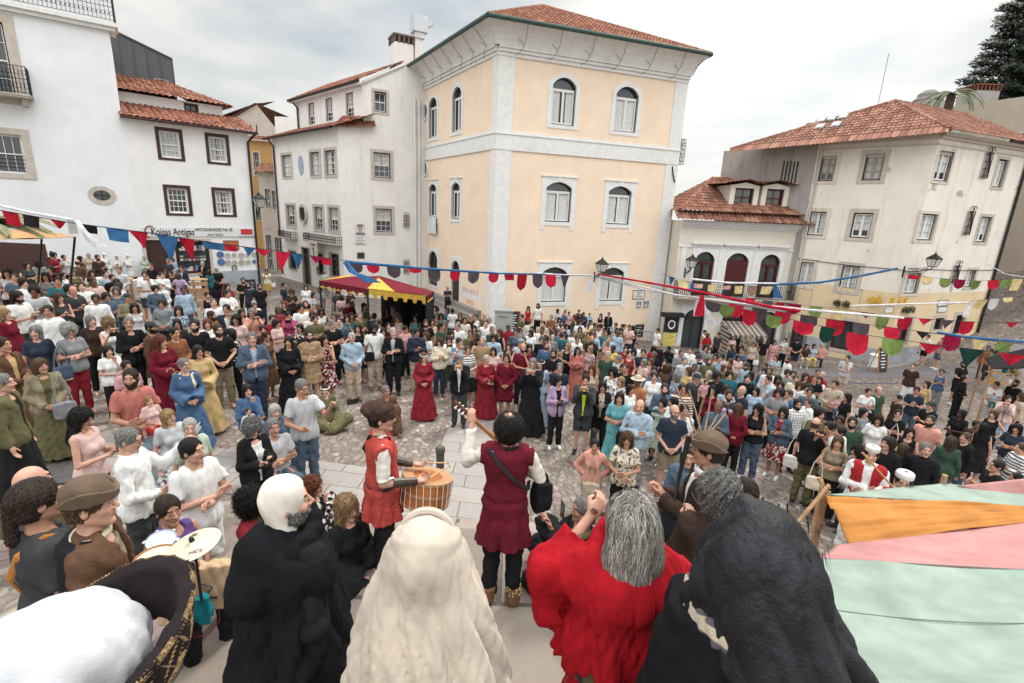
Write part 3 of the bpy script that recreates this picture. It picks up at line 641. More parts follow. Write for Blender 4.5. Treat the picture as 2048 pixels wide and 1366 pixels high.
for i in range(5):
 for j in range(9):x=s0+.2+j*(s1-s0-.4)/9;h=random.uniform(.12,.3);fbox(mb,KF,x,x+.16,z0+.15+i*.55,z0+.15+h+i*.55,-.225,-.17,mi=(i*3+j*5)%4)
mb.build('display_goods',cg,w_)
mb=MB();fbox(mb,KF,KF.at(428,540)[0],k_len,KF.at(480,560)[1]-1.2,KF.at(480,541)[1],0,.05);mb.build('plinth',mat('greyblue_plinth',(.33,.36,.40),.8,var=.1,vs=3),kb)
D1,H1=2.6,.95
tile_roof([KF.P(-.1,ze+.02,.45),KF.P(k_len+.35,ze+.02,.45),KF.P(k_len+.35,ze+H1,-D1+.2),KF.P(-.1,ze+H1,-D1+.2)],kb,TILE,amp=.075,pitch_w=.26)
slab([KF.P(-.1,ze+.0,.42),KF.P(k_len+.3,ze+.0,.42),KF.P(k_len+.3,ze+.0,-.1),KF.P(-.1,ze+.0,-.1)],.08,kb,STONEW,'soffit')
gutter([KF.P(-.1,ze-.03,.5),KF.P(k_len+.4,ze-.03,.5)],kb,mat('brown_gutter',(.07,.03,.028),.5),.07)
mb=MB();mb.tube([KF.P(k_len+.3,ze-.05,.5),KF.P(k_len-.05,ze-.5,.12),KF.P(k_len-.05,-5.4,.12)],.06,8);mb.build('downpipe',IRON,kb)
KU=Face(KF.P(0,0,-2.35)[:2],dk);ku_len=k_len-.6;zu2=ze+H1+.55
mb=MB();ko=(ku_len*.62,ku_len*.76,ze+.98,zu2-.08);wall(mb,KU,0,ku_len,ze-.5,zu2,[ko]);KU2=Face(KU.P(ku_len,0)[:2],(-1.1,1));wall(mb,KU2,0,5,ze-.5,zu2,[]);mb.build('upper_wall',WALL_K,kb);sash(KU,ko,kb,BROWNP,2,1,curtain=False,framem=BROWNP)
tile_roof([KU.P(-.1,zu2+.03,.35),KU.P(ku_len+.4,zu2+.03,.35),KU.P(ku_len*.55,zu2+1.35,-3.2),KU.P(-.1,zu2+1.35,-3.2)],kb,TILE,amp=.075,pitch_w=.26)
tile_roof([KU.P(ku_len+.4,zu2+.03,.35),KU2.P(5,zu2+.03,.35),KU.P(ku_len*.55,zu2+1.35,-3.2)],kb,TILE)
# metal-clad penthouse behind
ZF=Face(KF.P(0,0,-5.2)[:2],dk);pz=[ZF.at(u,v)for u,v in((205,50),(345,118),(353,200))]
mb=MB();zo=wp(ZF,310,339,156,184);zs1=ZF.at(349,160)[0]
wall(mb,ZF,pz[0][0],zs1,0,[(pz[0][0],pz[0][1]),(zs1,pz[1][1])],[zo]);ZS=Face(ZF.P(zs1,0)[:2],(-1.1,1));wall(mb,ZS,0,6,0,pz[1][1],[])
zk=bld('zinc_penthouse',(ZF.p[0],ZF.p[1],3),'dark zinc-clad rooftop block with a small bright window above the tiled eaves');mb.build('cladding',ZINC,zk)
mb=MB();n=int((zs1-pz[0][0])/.55)
for i in range(n+1):s_=pz[0][0]+(zs1-pz[0][0])*i/n;fbox(mb,ZF,s_-.015,s_+.015,3,np.interp(s_,[pz[0][0],zs1],[pz[0][1],pz[1][1]]),0,.05)
mb.build('standing_seams',ZINC,zk);mb=MB();fbox(mb,ZF,pz[0][0],pz[0][0],3,3.1,0,.1);sash(ZF,zo,zk,WHITEP,1,1,framem=WHITEP,curtain=False)
mb=MB();mb.tube([ZF.P(pz[0][0],pz[0][1],.05),ZF.P(zs1,pz[1][1],.05)],.05,4);mb.build('edge_flashing',ZINC,zk)
# shop sign, plates
SB=mat('sign_board',(.66,.67,.67),.6,var=.03)
s0,_=KF.at(284,463);s1,_=KF.at(510,465);zt_=KF.at(400,456)[1];zb2=KF.at(400,473)[1]
mb=MB();fbox(mb,KF,s0,s1,zb2,zt_,.02,.06);sb=mb.build('shop_sign',SB,None);tag(sb,'long white shop sign reading Koisas Antigas above the antique shop door','shop sign')
zc_=(zt_+zb2)/2;text('Koisas Antigas',KF,KF.at(346,464)[0],zc_,.50,INK,sb,o=.065,squeeze=.66,bold=.008);text('ANTIGUIDADES NA SÉ',KF,KF.at(428,461)[0],zc_+.14,.24,INK,sb,o=.065,squeeze=.75,bold=.004);text('ANTIKES',KF,KF.at(430,468)[0],zc_-.14,.2,INK,sb,o=.065)
mb=MB();c0,_=KF.at(300,463);mb.tube([KF.P(c0+.22*cos(t),zc_+.3*sin(t),.07)for t in np.linspace(.9,4.4,10)],.035,5);mb.build('scroll_logo',mat('logo_brown',(.2,.09,.05),.6),sb)
mb=MB();a,_=KF.at(481,463);b,_=KF.at(504,463);fbox(mb,KF,a,b,zc_-.12,zc_+.2,.06,.067);mb.build('red_logo',mat('red_print',(.5,.04,.04),.6),sb);text('TEL 239 836 000',KF,(a+b)/2,zc_-.23,.12,INK,sb,o=.065)
PB=mat('plate_blue',(.07,.15,.33),.2,spec=.6,var=.5,vs=14);PW=mat('plate_white',(.40,.37,.31),.2,spec=.6,var=.4,vs=20);PG=mat('plate_flower',(.12,.14,.16),.2,spec=.6,var=.6,vs=18)
plates=[(440,509,.30,'B','large blue painted plate, upper left of the plate wall'),(455,511,.22,'W','cream plate with a gold rim in the top row of the plate wall'),(468,510,.19,'W','small cream plate third in the top row of the plate wall'),(482,511,.24,'G','flowered plate in the top row of the plate wall'),(495,510,.19,'G','small green rimmed plate in the top row of the plate wall'),(507,509,.2,'W','white bird plate at the right end of the top row'),(442,524,.31,'B','large blue painted plate, lower left of the plate wall'),(456,525,.23,'R','plate with a dark red rim in the lower row'),(469,525,.22,'W','pale lilac plate in the lower row'),(483,525,.27,'W','big pale grey scalloped plate in the lower row'),(496,524,.21,'G','green rimmed plate in the lower row'),(508,523,.18,'B','small blue plate at the right end of the lower row')]
for u,v,R_,k,lb in plates:
 R_*=.62
 s_,z_=KF.at(u,v);rot=Matrix(((KF.d[0],0,KF.n[0]),(KF.d[1],0,KF.n[1]),(0,1,0)))
 mb=MB();mb.lathe([(R_,.06),(R_*.96,.07),(R_*.62,.035),(.01,.035)],KF.P(s_,z_,.0),20,rot)
 p_=mb.build('plate',{'B':PB,'W':PW,'G':PW,'R':PW}[k],None,smooth=False);tag(p_,lb,'plate','plates hung on the antique shop wall')
 mb=MB();mb.lathe([(R_*.5,.04),(R_*.3,.043),(.01,.043)],KF.P(s_,z_,.0),16,rot);mb.build('motif',{'B':PW,'W':PG,'G':PG,'R':mat('plate_red',(.3,.05,.06),.2)}[k],p_)
b_,q=sign(KF,446,481,478,500,'notice_board','orange brown notice board above the plates','notice',m=mat('orange_board',(.42,.12,.05),.6,var=.2,vs=9),edge=BROWNP)
sign(KF,463,531,475,546,'picture_tile','small tile picture under the plates','picture',m=PW,edge=BROWNP)
# ================================================================== big white house at far left
BF=Face(np.array(KF.P(0,0)[:2])-nd((1.33,1))*9,(1.33,1));b_len=9.0
bb_=bld('large_white_house',(BF.p[0],BF.p[1],-4),'big plain white house at the left edge with iron balconies and an oval window')
zt_=BF.at(228,57)[1]
bo=[wp(BF,-45,62,257,354,.22),wp(BF,-60,18,40,190)]
so_,zo_=BF.at(204,391);R1,R2=.62,.42
mb=MB();wall(mb,BF,0,b_len,ZB,zt_,bo+[(so_-.36,so_+.36,zo_-.28,zo_+.28)]);BS=Face(BF.P(b_len,0)[:2],(-1,1.33));wall(mb,BS,0,10,ZB,zt_,[]);mb.build('wall',WALL_B,bb_)
mb=MB();E_=lambda a,b:[(so_+a*cos(t),zo_+b*sin(t))for t in np.linspace(0,2*pi,33)[:-1]]
band(mb,BF,E_(.33,.24),E_(.54,.44),-.1,.03,close=True);o_=mb.build('oval_window',STONE,bb_);mb=MB();mb.add([BF.P(a,b,-.12)for a,b in E_(.36,.27)],[tuple(range(32))]);mb.build('pane',GLASS,o_)
mb=MB();fbox(mb,BF,so_-.31,so_+.31,zo_-.02,zo_+.02,-.09,-.06);fbox(mb,BF,so_-.02,so_+.02,zo_-.22,zo_+.22,-.1,-.07);mb.build('bars',IRON,o_)
w_=sash(BF,bo[0],bb_,WHITEP,4,2,framem=WHITEP,cop=.0,curtain=False,mid=True);surround(BF,bo[0],.26,bb_,STONE,proud=.05);mb=MB()
for i in range(5):z_=bo[0][2]+.1+i*.17;mb.tube([BF.P(bo[0][0],z_,.0),BF.P(bo[0][1],z_,.0)],.014,5)
mb.build('bars',BROWNP,w_)
w_=sash(BF,bo[1],bb_,WHITEP,2,4,framem=BROWNP,cop=0,curtain=False);surround(BF,bo[1],.34,bb_,STONE,proud=.05)
s0,z0=BF.at(66,196);balcony(BF,s0-4.2,s0,z0,.85,1.1,bb_)
mb=MB();fbox(mb,BF,-.2,b_len+.35,zt_,zt_+.16,-1,.3);fbox(mb,BF,-.2,b_len+.25,zt_-.16,zt_-.003,-1,.18);mb.build('cornice',STONEW,bb_)
mb=MB();fbox(mb,BF,0,b_len+.3,zt_+.16,zt_+.18,-.5,.25);r_=mb.build('terrace',STONEW,bb_)
grille(BF,-.1,b_len+.25,zt_+.28,zt_+1.35,.2,r_,62,r=.011,name='terrace_railing');mb=MB();mb.tube([BF.P(b_len+.27,zt_+.1,.2),BF.P(b_len+.27,zt_+2.6,.2)],.05,6);mb.build('post',BROWNP,r_)
sign(BF,134,437,155,465,'enamel_sign','grey notice plate on the big white house near the palm leaves','sign',m=mat('grey_plate',(.42,.41,.39),.6),edge=STONE)
# ================================================================== low cream house with dormers
def gz(p):return G(p[0],p[1])
L2=Face((10.0,30.35),(12,.85));l2_len=L2.at(1600,600)[0]+.3
lb=bld('low_cream_house',(10,30.35,-8),'low cream house with tall arched doors, an iron balcony and two tiled dormers')
WALL_L=wall_mat('cream_plaster',(.70,.655,.57),.25,(.42,.35,.28))
ze2=L2.at(1480,446)[1]
a_up=align([wp(L2,1386,1425,505,594,0,.5),wp(L2,1449,1493,506,594,0,.5),wp(L2,1517,1556,507,595,0,.5)])
a_dn=align([wp(L2,1364,1405,621,704,0,.5),wp(L2,1440,1484,621,706,0,.5),wp(L2,1512,1552,621,706,0,.5)])
mb=MB();wall(mb,L2,-.2,l2_len,ZB,ze2,a_up+a_dn);L2S=Face(L2.P(-.2,0)[:2]+np.array([-.6,8.]),(.6,-8));wall(mb,L2S,0,8,ZB,ze2,[]);mb.build('wall',WALL_L,lb)
MAR=mat('maroon_paint',(.075,.012,.014),.5,var=.2)
for i,op in enumerate(a_up):
 w_=sash(L2,op,lb,MAR,1,2,casement=True,transom=op[3]-.7,framem=MAR,curtain=False,name='balcony_door');surround(L2,op,.22,lb,STONEW)
 mb=MB();c=(op[0]+op[1])/2;fbox(mb,L2,op[0]-.35,op[1]+.35,op[3]+.45,op[3]+.55,0,.2);fbox(mb,L2,op[0]-.28,op[1]+.28,op[3]+.34,op[3]+.447,0,.12);mb.build('door_cornice',STONEW,lb)
 if i==1:mb=MB();fbox(mb,L2,op[0]+.03,op[1]-.03,op[2]+.9,op[3]-.45,-.1,-.05);mb.build('shutter',MAR,w_)
for op in a_dn:w_=sash(L2,op,lb,BROWNP,2,1,curtain=False,framem=BROWNP,name='shop_door');surround(L2,op,.28,lb,STONEW)
mb=MB()
for h0,h1,pr in((-1.55,-1.45,.06),(-.35,-.2,.08),(-.2,-.05,.2),(-.05,.05,.32)):fbox(mb,L2,-.2,l2_len,ze2+h0,ze2+h1-.002,0,pr)
for s in(0,(a_up[0][1]+a_up[1][0])/2-.15,(a_up[1][1]+a_up[2][0])/2-.15,l2_len-.3):fbox(mb,L2,s,s+.3,a_up[0][2]-.2,ze2-1.57,0,.05)
mb.build('cornice',STONEW,lb)
sb0,sb1=L2.at(1345,598)[0],L2.at(1572,598)[0];balcony(L2,sb0,sb1,a_up[0][2],.8,.95,lb)
R0p=hit(1768,728);Rl=nd((-.92,1))
tile_roof([L2.P(-.7,ze2+.1,.5),L2.P(l2_len+.2,ze2+.1,.5),L2.P(l2_len+.2,ze2+.55,-.15),L2.P(-.7,ze2+.55,-.15)],lb,TILEO,amp=.07,pitch_w=.28)
hA=L2.P(-.45,ze2+.62,.15);hB=L2.P(l2_len,ze2+.62,.15);hT=L2.P(2.9,ze2+2.75,-3.6);hT2=L2.P(l2_len,ze2+2.75,-3.6)
tile_roof([hA,hB,hT2,hT],lb,TILEO);tile_roof([hA+Vector((0,7,0)),hA,hT],lb,TILEO);ridge([hA,hT],lb);ridge([hT,hT2],lb)
for(u0,u1,v0,v1)in((1469,1507,376,413),(1532,1567,378,416)):
 DF=Face(L2.P(0,0,-.55)[:2],L2.d);q=wp(DF,u0,u1,v0,v1);mb=MB();w=.3
 wall(mb,DF,q[0]-w,q[1]+w,q[2]-.5,[(q[0]-w,q[3]+.15),((q[0]+q[1])/2,q[3]+.32),(q[1]+w,q[3]+.15)],[q]);dm=mb.build('dormer',WALL_L,lb)
 mb=MB();fbox(mb,DF,q[0]-w,q[0]-w+.05,q[2]-.5,q[3]+.15,-3,-.003);fbox(mb,DF,q[1]+w-.05,q[1]+w,q[2]-.5,q[3]+.15,-3,-.003);mb.build('dormer_cheek',WALL_L,dm)
 sash(DF,q,lb,MAR,2,2,curtain=False,framem=MAR,blind=0);c=(q[0]+q[1])/2
 tile_roof([DF.P(q[0]-w-.5,q[3]+.2,.3),DF.P(c,q[3]+.42,.3),DF.P(c,q[3]+.55,-3.2),DF.P(q[0]-w-.5,q[3]+.3,-3.2)],lb,TILEO,amp=.05)
 tile_roof([DF.P(c,q[3]+.42,.3),DF.P(q[1]+w+.3,q[3]+.2,.3),DF.P(q[1]+w+.3,q[3]+.3,-3.2),DF.P(c,q[3]+.55,-3.2)],lb,TILEO,amp=.05)
 # shop awning on a frame by the door
q0=L2.at(1447,668);s0=L2.at(1440,660)[0];s1=L2.at(1512,650)[0];zt_=L2.at(1470,642)[1]
aw=empty('shop_awning',tuple(L2.P(s0,zt_,0)),label='grey striped shop awning with a ragged fringe over the low house door',cat='awning')
mb=MB();n=14;AWN=mat('canvas_awning',(.40,.35,.30),.95,var=.25,vs=7);AWD=mat('canvas_stripe',(.16,.12,.10),.95)
for i in range(n):
 a,b=s0+(s1-s0)*i/n,s0+(s1-s0)*(i+1)/n
 mb.add([L2.P(a,zt_,0.02),L2.P(b,zt_,.02),L2.P(b,zt_-.55,1.5),L2.P(a,zt_-.55,1.5)],[(0,1,2,3)],mi=i%2)
 mb.add([L2.P(a,zt_-.55,1.5),L2.P(b,zt_-.55,1.5),L2.P((a+b)/2,zt_-.85,1.5)],[(0,1,2)],mi=i%2)
mb.build('canopy',[AWN,AWD],aw)
mb=MB()
for k in range(9):z_=zt_-.1-k*.24;mb.quad(L2.P(s0-.05,z_,.05),L2.P(s0-.05,z_-.05,1.45),L2.P(s0-.05,z_-.2,1.45),L2.P(s0-.05,z_-.17,.05))
mb.build('side_slats',AWN,aw);mb=MB()
for s in(s0,s1):mb.tube([L2.P(s,zt_-.5,1.45),L2.P(s,-8.1,1.5)],.03,6)
mb.build('frame',IRON,aw)
# shop sign column left of the doors
s_,z_=L2.at(1341,650);ss_=empty('hanging_sign',tuple(L2.P(s_,z_,.3)),label='black round emblem sign over a yellow printed cloth beside the low cream house door',cat='sign')
mb=MB();s0,s1,z0,z1=L2.rect(1328,628,1352,663);fbox(mb,L2,s0,s1,z0,z1,.2,.28);fbox(mb,L2,s0-.25,s1+.2,z1-.1,z1+.15,.1,.5);b_=mb.build('sign_board',mat('black_board',(.02,.02,.02),.6),ss_)
mb=MB();c=((s0+s1)/2,(z0+z1)/2-.05);mb.add([L2.P(c[0]+.24*cos(t),c[1]+.3*sin(t),.29)for t in np.linspace(0,2*pi,17)[:-1]],[tuple(range(16))]);mb.build('emblem',PAPER,b_)
mb=MB();mb.add([L2.P(c[0]+.17*cos(t),c[1]+.2*sin(t),.295)for t in np.linspace(0,2*pi,17)[:-1]],[tuple(range(16))]);mb.build('emblem_mark',INK,b_)
mb=MB();s0,s1,z0,z1=L2.rect(1325,664,1345,690);fbox(mb,L2,s0,s1,z0,z1,.25,.27);mb.build('yellow_cloth',mat('yellow_print_cloth',(.55,.45,.12),.9,var=.5,vs=12),ss_)
# ================================================================== stained white tavern building on the right
RLv=Face(np.array(R0p[:2])+Rl*onplane(1573,640,R0p,Rl)[0],-Rl);rl_len=onplane(1573,640,R0p,Rl)[0]
RR=Face(R0p,(2.45,1));rr_len=RR.at(1962,640)[0]
rb=bld('tavern_house',R0p,'weathered three-storey white corner house with pale yellow ground floor and rusty tiled hip roof')
zR=RLv.at(1845,272)[1];zY=RR.at(1790,588)[1]
RLp=Face(R0p,-Rl)
o1=align([wp(RLv,1632,1678,306,369,.2),wp(RLv,1719,1776,298,366,.22)]);o2=align([wp(RLv,1610,1657,417,476,.18),wp(RLv,1694,1752,417,483,.22)]);o3=align([wp(RLv,1591,1632,518,574,.18),wp(RLv,1673,1723,525,590,.18)])
p1=align([wp(RR,1868,1906,294,368,.17),wp(RR,1988,2013,313,380,.12)]);p2=[wp(RR,1834,1874,421,486,.16),wp(RR,1953,1981,428,489,.14)];p3=[wp(RR,1807,1841,540,592,.14),wp(RR,1931,1950,537,578,.1)]
gd=[wp(RLv,1580,1606,650,712,0),wp(RLv,1664,1705,640,700,0)];gp=[wp(RR,1795,1818,640,690),wp(RR,1868,1885,636,660),wp(RR,1908,1926,630,668)]
mb=MB();wall(mb,RLv,0,rl_len,zY,zR,o1+o2+o3);wall(mb,RR,0,rr_len,zY,zR,p1+p2+p3);RB=Face(RR.P(rr_len,0)[:2],(-.6,1));wall(mb,RB,0,16,ZB,zR,[]);mb.build('wall',WALL_R,rb)
mb=MB();wall(mb,RLv,0,rl_len,ZB,zY,gd);wall(mb,RR,0,rr_len,ZB,zY,gp);mb.build('ground_floor_wall',WALL_RY,rb)
mb=MB();wall(mb,RLv,0,rl_len,ZB,R0p[2]+.75,[(q[0],q[1],ZB,zY)for q in gd],o=.035);wall(mb,RR,0,rr_len,ZB,R0p[2]+.9,[(q[0],q[1],ZB,zY)for q in gp if q[2]<R0p[2]+.9],o=.035);mb.build('plinth',mat('plinth_greyblue',(.33,.34,.36),.85,var=.2,stain=.4),rb)
mb=MB()
for f,L_ in((RLv,rl_len),(RR,rr_len)):
 for h0,h1,pr in((-.45,-.38,.05),(-.16,-.02,.12),(-.02,.12,.26)):fbox(mb,f,0,L_,zR+h0,zR+h1-.003,0,pr)
mb.build('cornice',wall_mat('cornice_plaster',(.56,.5,.42),.5),rb)
for i,op in enumerate(o1+o2+o3+p1+p2+p3):
 f=RLv if i<6 else RR;sash(f,op,rb,WHITEP if i>1 else mat('worn_wood',(.35,.31,.27),.8,var=.2),1,3,casement=True,framem=IRON,cop=.95 if i%3 else .7,blind=.12 if i in(0,1,6)else 0);surround(f,op,.22 if f is RLv else .16,rb,STONE if i%2 else wall_mat('window_stone',(.62,.57,.49),.3),proud=.03)
for i,op in enumerate(gd+gp):
 f=RLv if i<2 else RR;sash(f,op,rb,BROWNP,2,1,curtain=False,framem=BROWNP,name='door');surround(f,op,.2,rb,STONE)
for(u,v0,v1)in((1963,303,357),(1928,421,470),(1903,530,566)):
 s_,zz0=RR.at(u,v1);zz1=RR.at(u,v0)[1];mb=MB();fbox(mb,RR,s_-.3,s_+.3,zz0,zz1,0,.03);gbk=mb.build('blind_window',STONE,rb)
 mb=MB()
 for k in range(-2,3):mb.tube([RR.P(s_+k*.1+.06*sin(t*5+k),zz0+(zz1-zz0)*t,.12+.05*sin(t*3))for t in np.linspace(0,1,12)],.02,5)
 for z_ in np.linspace(zz0+.1,zz1-.1,4):mb.tube([RR.P(s_-.28,z_,.1),RR.P(s_+.28,z_+.06,.1)],.02,5)
 for k in(-1,1):mb.tube([RR.P(s_+k*(.12+.16*cos(t)),zz1+.1+.15*sin(t),.14)for t in np.linspace(0,5,9)],.02,5)
 mb.build('twisted_grille',IRON,gbk)
gutter([RLv.P(-.3,zR+.12,.5),RLp.P(.45,zR+.12,.5)],rb,mat('rusty_gutter',(.16,.06,.04),.8,var=.4),.06)
mb=MB();mb.tube([RLv.P(.15,zR,.3),RLv.P(.2,zR-.6,.1),RLv.P(.2,-7.9,.1)],.06,8);mb.build('downpipe',STONE,rb)
mb=MB();mb.tube([RR.P(rr_len-.2,zR,.3),RR.P(rr_len-.2,zR-.6,.1),RR.P(rr_len-.2,-6,.1)],.07,8);mb.build('downpipe',IRON,rb)
mb=MB()
for f,a,b,uu in((RLv,0,rl_len,1700),(RR,0,rr_len,1880)):z_=f.at(uu,540 if f is RR else 530)[1];mb.tube([f.P(a,z_+.1,.04),f.P((a+b)/2,z_-.02,.04),f.P(b,z_,.04)],.018,5)
mb.build('cable',IRON,rb)
zR2=zR+.16;A0=RLv.P(-1.2,zR2,.55)
def corner_off(o):A=np.array([[RLv.d[0],-RR.d[0]],[RLv.d[1],-RR.d[1]]]);t=np.linalg.solve(A,(RR.p+RR.n*o)-(RLv.p+RLv.n*o));return RLv.P(t[0],0,o)
C0=corner_off(.55);C0.z=zR2;D0=RR.P(rr_len+.5,zR2,.55)
apR=atY(1790,203,31.0)
def rayplane(u,v,a,b,c):n_=(b-a).cross(c-a);r_=Vector(ray(u,v));return r_*(a.dot(n_)/r_.dot(n_))
rL=rayplane(1462,299,A0,C0,apR);rL0=rayplane(1604,296,A0,C0,apR);rRt=apR+(D0-C0)*.8;gA=rayplane(1452,308,A0,C0,apR)
tile_roof([rL,C0,apR],rb,TILEO,eave=.5)
tile_roof([C0,D0,rRt,apR],rb,TILEO);tile_roof([C0,D0,apR+(D0-C0)*.5+Vector((-.3,2.5,.1)),apR],rb,TILEO,name='roof_slope')if False else None
ridge([C0,apR],rb,TILEO,.13);ridge([apR,rL],rb,TILEO,.13);ridge([apR,rRt],rb,TILEO,.13)
mb=MB();mb.tube([apR+Vector((-.6,.5,0)),apR+Vector((-.6,.5,2.6))],.014,5);mb.build('antenna',IRON,rb)
fR=Face(np.array([0,0.]),(1,0))
for i,(u,v)in enumerate(((1624,247),(1643,243),(1663,240),(1686,236),(1640,256),(1672,252))):
 nrm=(C0-A0).cross(apR-A0).normalized();r_=Vector(ray(u,v));t_=A0.dot(nrm)/r_.dot(nrm);p=r_*t_;X=(C0-A0).normalized();Yv=nrm.cross(X)
 if Yv.z<0:Yv=-Yv
 rm=Matrix((X,Yv,nrm if nrm.z>0 else-nrm)).transposed();mb=MB();mb.box(p+Vector((0,0,.12)),(.36,.55,.05),rm);sk_=mb.build('skylight',mat('skylight_glass',(.14,.18,.21),.5,spec=.2),rb)
 mb=MB();mb.box(p+Vector((0,0,.04)),(.46,.66,.14),rm);mb.build('skylight_frame',ZINC,sk_)
 # grey cement flank behind the low house
gf=Face(RLv.P(0,0)[:2]+Rl*9.0+np.array([-1.2,.4])*0,-Rl);gl=9.0
gw=bld('cement_flank_building',(gf.p[0],gf.p[1],0),'bare grey cement rear wing with narrow vent slits above the low cream house')
slits=[wp(gf,1563+k*7,1566.5+k*7,322+k*.3,366)for k in range(5)]
ztop=gf.at(1612,288)[1];zt2=gf.at(1450,302)[1]
mb=MB();g0=gf.at(1447,310)[0];wall(mb,gf,g0,gl-.02,-4,[(g0,zt2),(gl-.02,ztop)],slits);mb.build('wall',WALL_G,gw)
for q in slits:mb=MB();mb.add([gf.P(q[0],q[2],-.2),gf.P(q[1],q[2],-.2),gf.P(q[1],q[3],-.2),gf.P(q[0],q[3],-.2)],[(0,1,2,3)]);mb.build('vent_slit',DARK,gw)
# ================================================================== background right
def simple_house(name,u0,u1,vt,Y,depth,m,label,ops=(),vb=None,zlow=ZB,roof=None,face_d=(1,0),th=None,roofm=None,style=None):
 pL=ray(u0,vt)*Y;f=Face(pL[:2],face_d);s1=f.at(u1,vt)[0];zt=f.at((u0+u1)/2,vt)[1]
 h=bld(name,(pL[0],pL[1],zlow),label);q=[wp(f,*o)for o in ops]
 mb=MB();wall(mb,f,0,s1,zlow,zt,q);back=Face(f.P(0,0)[:2]-f.n*depth,f.n);wall(mb,back,0,depth,zlow,zt,[]);sd=Face(f.P(s1,0)[:2],-f.n);wall(mb,sd,0,depth,zlow,zt,[]);mb.build('wall',m,h)
 for o in q:sash(f,o,h,style or WHITEP,2,3,framem=BROWNP,curtain=False);surround(f,o,.12,h,STONE)
 if roof:tile_roof([f.P(-.3,zt+.03,.3),f.P(s1+.3,zt+.03,.3),f.P(s1+.3,zt+roof,-depth/2),f.P(-.3,zt+roof,-depth/2)],h,roofm or TILEO)
 return h,f,s1,zt
h1,f1,s1_,z1_=simple_house('grey_rear_house',1905,2120,222,44,8,WALL_G,'grey rendered house with a wide chimney behind the tavern roof')
chimney(f1,f1.at(1995,200)[0],-2,z1_-.2,f1.at(1995,188)[1]+1.0,1.9,h1,WALL_G,7)
h3,f3,s3_,z3_=simple_house('chimney_house',1835,1925,240,40,6,WALL_G,'low rear house carrying a round-capped old chimney')
mb=MB();c=atY(1873,205,40);fbox(mb,f3,f3.at(1873,205)[0]-.9,f3.at(1873,205)[0]+.9,z3_,c.z+.2,-1.8,0);ch_=mb.build('chimney',WALL_G,h3)
mb=MB();p=f3.P(f3.at(1873,205)[0],c.z+.2,-.9);mb.lathe([(.85,0),(.95,.1),(.75,.3),(.68,.55),(.35,.8),(.02,.85)],p,14);mb.build('chimney_cap',wall_mat('chimney_cap_cement',(.2,.18,.16),.6),ch_)
# dark houses up the alley to the right
AF=Face((28.7,31.3),(1.15,3.2));al=bld('alley_house',(28.7,31.3,-5),'tall shadowed stone house along the right side alley with deep dark windows')
ops=[wp(AF,2012,2030,350,440),wp(AF,2000,2012,480,545),wp(AF,2030,2044,470,530)]
ops=[(a,b,c,d)for a,b,c,d in[(1.0,2.4,.8,3.6),(3.4,4.8,.9,3.8),(1.0,2.2,-2.2,.2),(3.6,4.8,-2.0,.4),(6.4,7.8,1.0,4.0),(6.4,7.6,-1.8,.6)]]
mb=MB();wall(mb,AF,.6,22,ZB,4.9,ops);mb.build('wall',wall_mat('brown_stained_plaster',(.30,.24,.19),.6),al)
for o in ops:sash(AF,o,al,BROWNP,2,2,curtain=False,framem=BROWNP);surround(AF,o,.2,al,STONE)
AG=Face((33.0,43.0),(1,-2.0));ag=bld('alley_end_house',(33,43,-2),'tall grey house closing the alley on the right');ops=[(2+3*i,3.2+3*i,z,z+2.2)for i in range(4)for z in(-2.5,1.2,4.8)]
mb=MB();wall(mb,AG,-12,16,ZB,9.5,ops);mb.build('wall',wall_mat('alley_plaster',(.42,.36,.29),.6),ag)
for o in ops:sash(AG,o,ag,BROWNP,2,2,curtain=False,framem=BROWNP);surround(AG,o,.15,ag,STONE)
# ================================================================== background left (up the lane)
WALL_O=wall_mat('ochre_plaster',(.46,.27,.11),.3,(.35,.2,.1));WALL_D=wall_mat('ruined_plaster',(.48,.42,.36),.85,(.16,.13,.11),peel=.6)
simple_house('ochre_house',496,545,282,47,8,WALL_O,'narrow ochre yellow house up the lane beside the drainpipe',ops=[(508,519,305,350),(512,522,393,440)],roof=.8,face_d=(1.1,.35))
simple_house('old_lane_house',515,572,345,44,7,WALL_D,'stained old stone house with closed shutters in the narrow lane',ops=[(531,541,378,415),(545,556,382,418),(534,545,470,540),(552,562,475,540)],roof=.9,face_d=(1.1,.3))
hg,fg,sg_,zg2=simple_house('gabled_rear_house',447,548,250,62,9,WALL_D,'pale gabled house with black damp stains behind the shop roof',ops=[(484,487,238,262),(500,503,243,264),(512,515,243,264)])
mb=MB();a,b=fg.at(447,250)[0],fg.at(548,250)[0];pk=fg.at(513,209);mb.add([fg.P(a,zg2,0),fg.P(b,zg2,0),fg.P(pk[0],pk[1],0)],[(0,1,2)]);mb.build('gable',WALL_D,hg)
tile_roof([fg.P(a-.3,zg2-.1,.3),fg.P(a-.3,zg2-.1,-9),fg.P(pk[0],pk[1]+.1,-9),fg.P(pk[0],pk[1]+.1,.3)][::-1],hg,TILEO);tile_roof([fg.P(a-3,zg2-.3,.2),fg.P(pk[0],pk[1],.2),fg.P(pk[0],pk[1]+1,-5),fg.P(a-3,zg2+1,-5)],hg,TILEO)
simple_house('white_rear_annex',549,600,234,54,7,WALL_W,'plain white rooftop annex behind the lower tiled eaves',roof=None)
simple_house('rear_wall_house',600,700,300,60,7,WALL_D,'plain rear house seen over the lane',roof=.8)
# backing houses so that side views stay closed
simple_house('far_lane_house',380,620,330,75,9,WALL_K,'distant white house closing the lane',roof=2.,face_d=(1,.1))
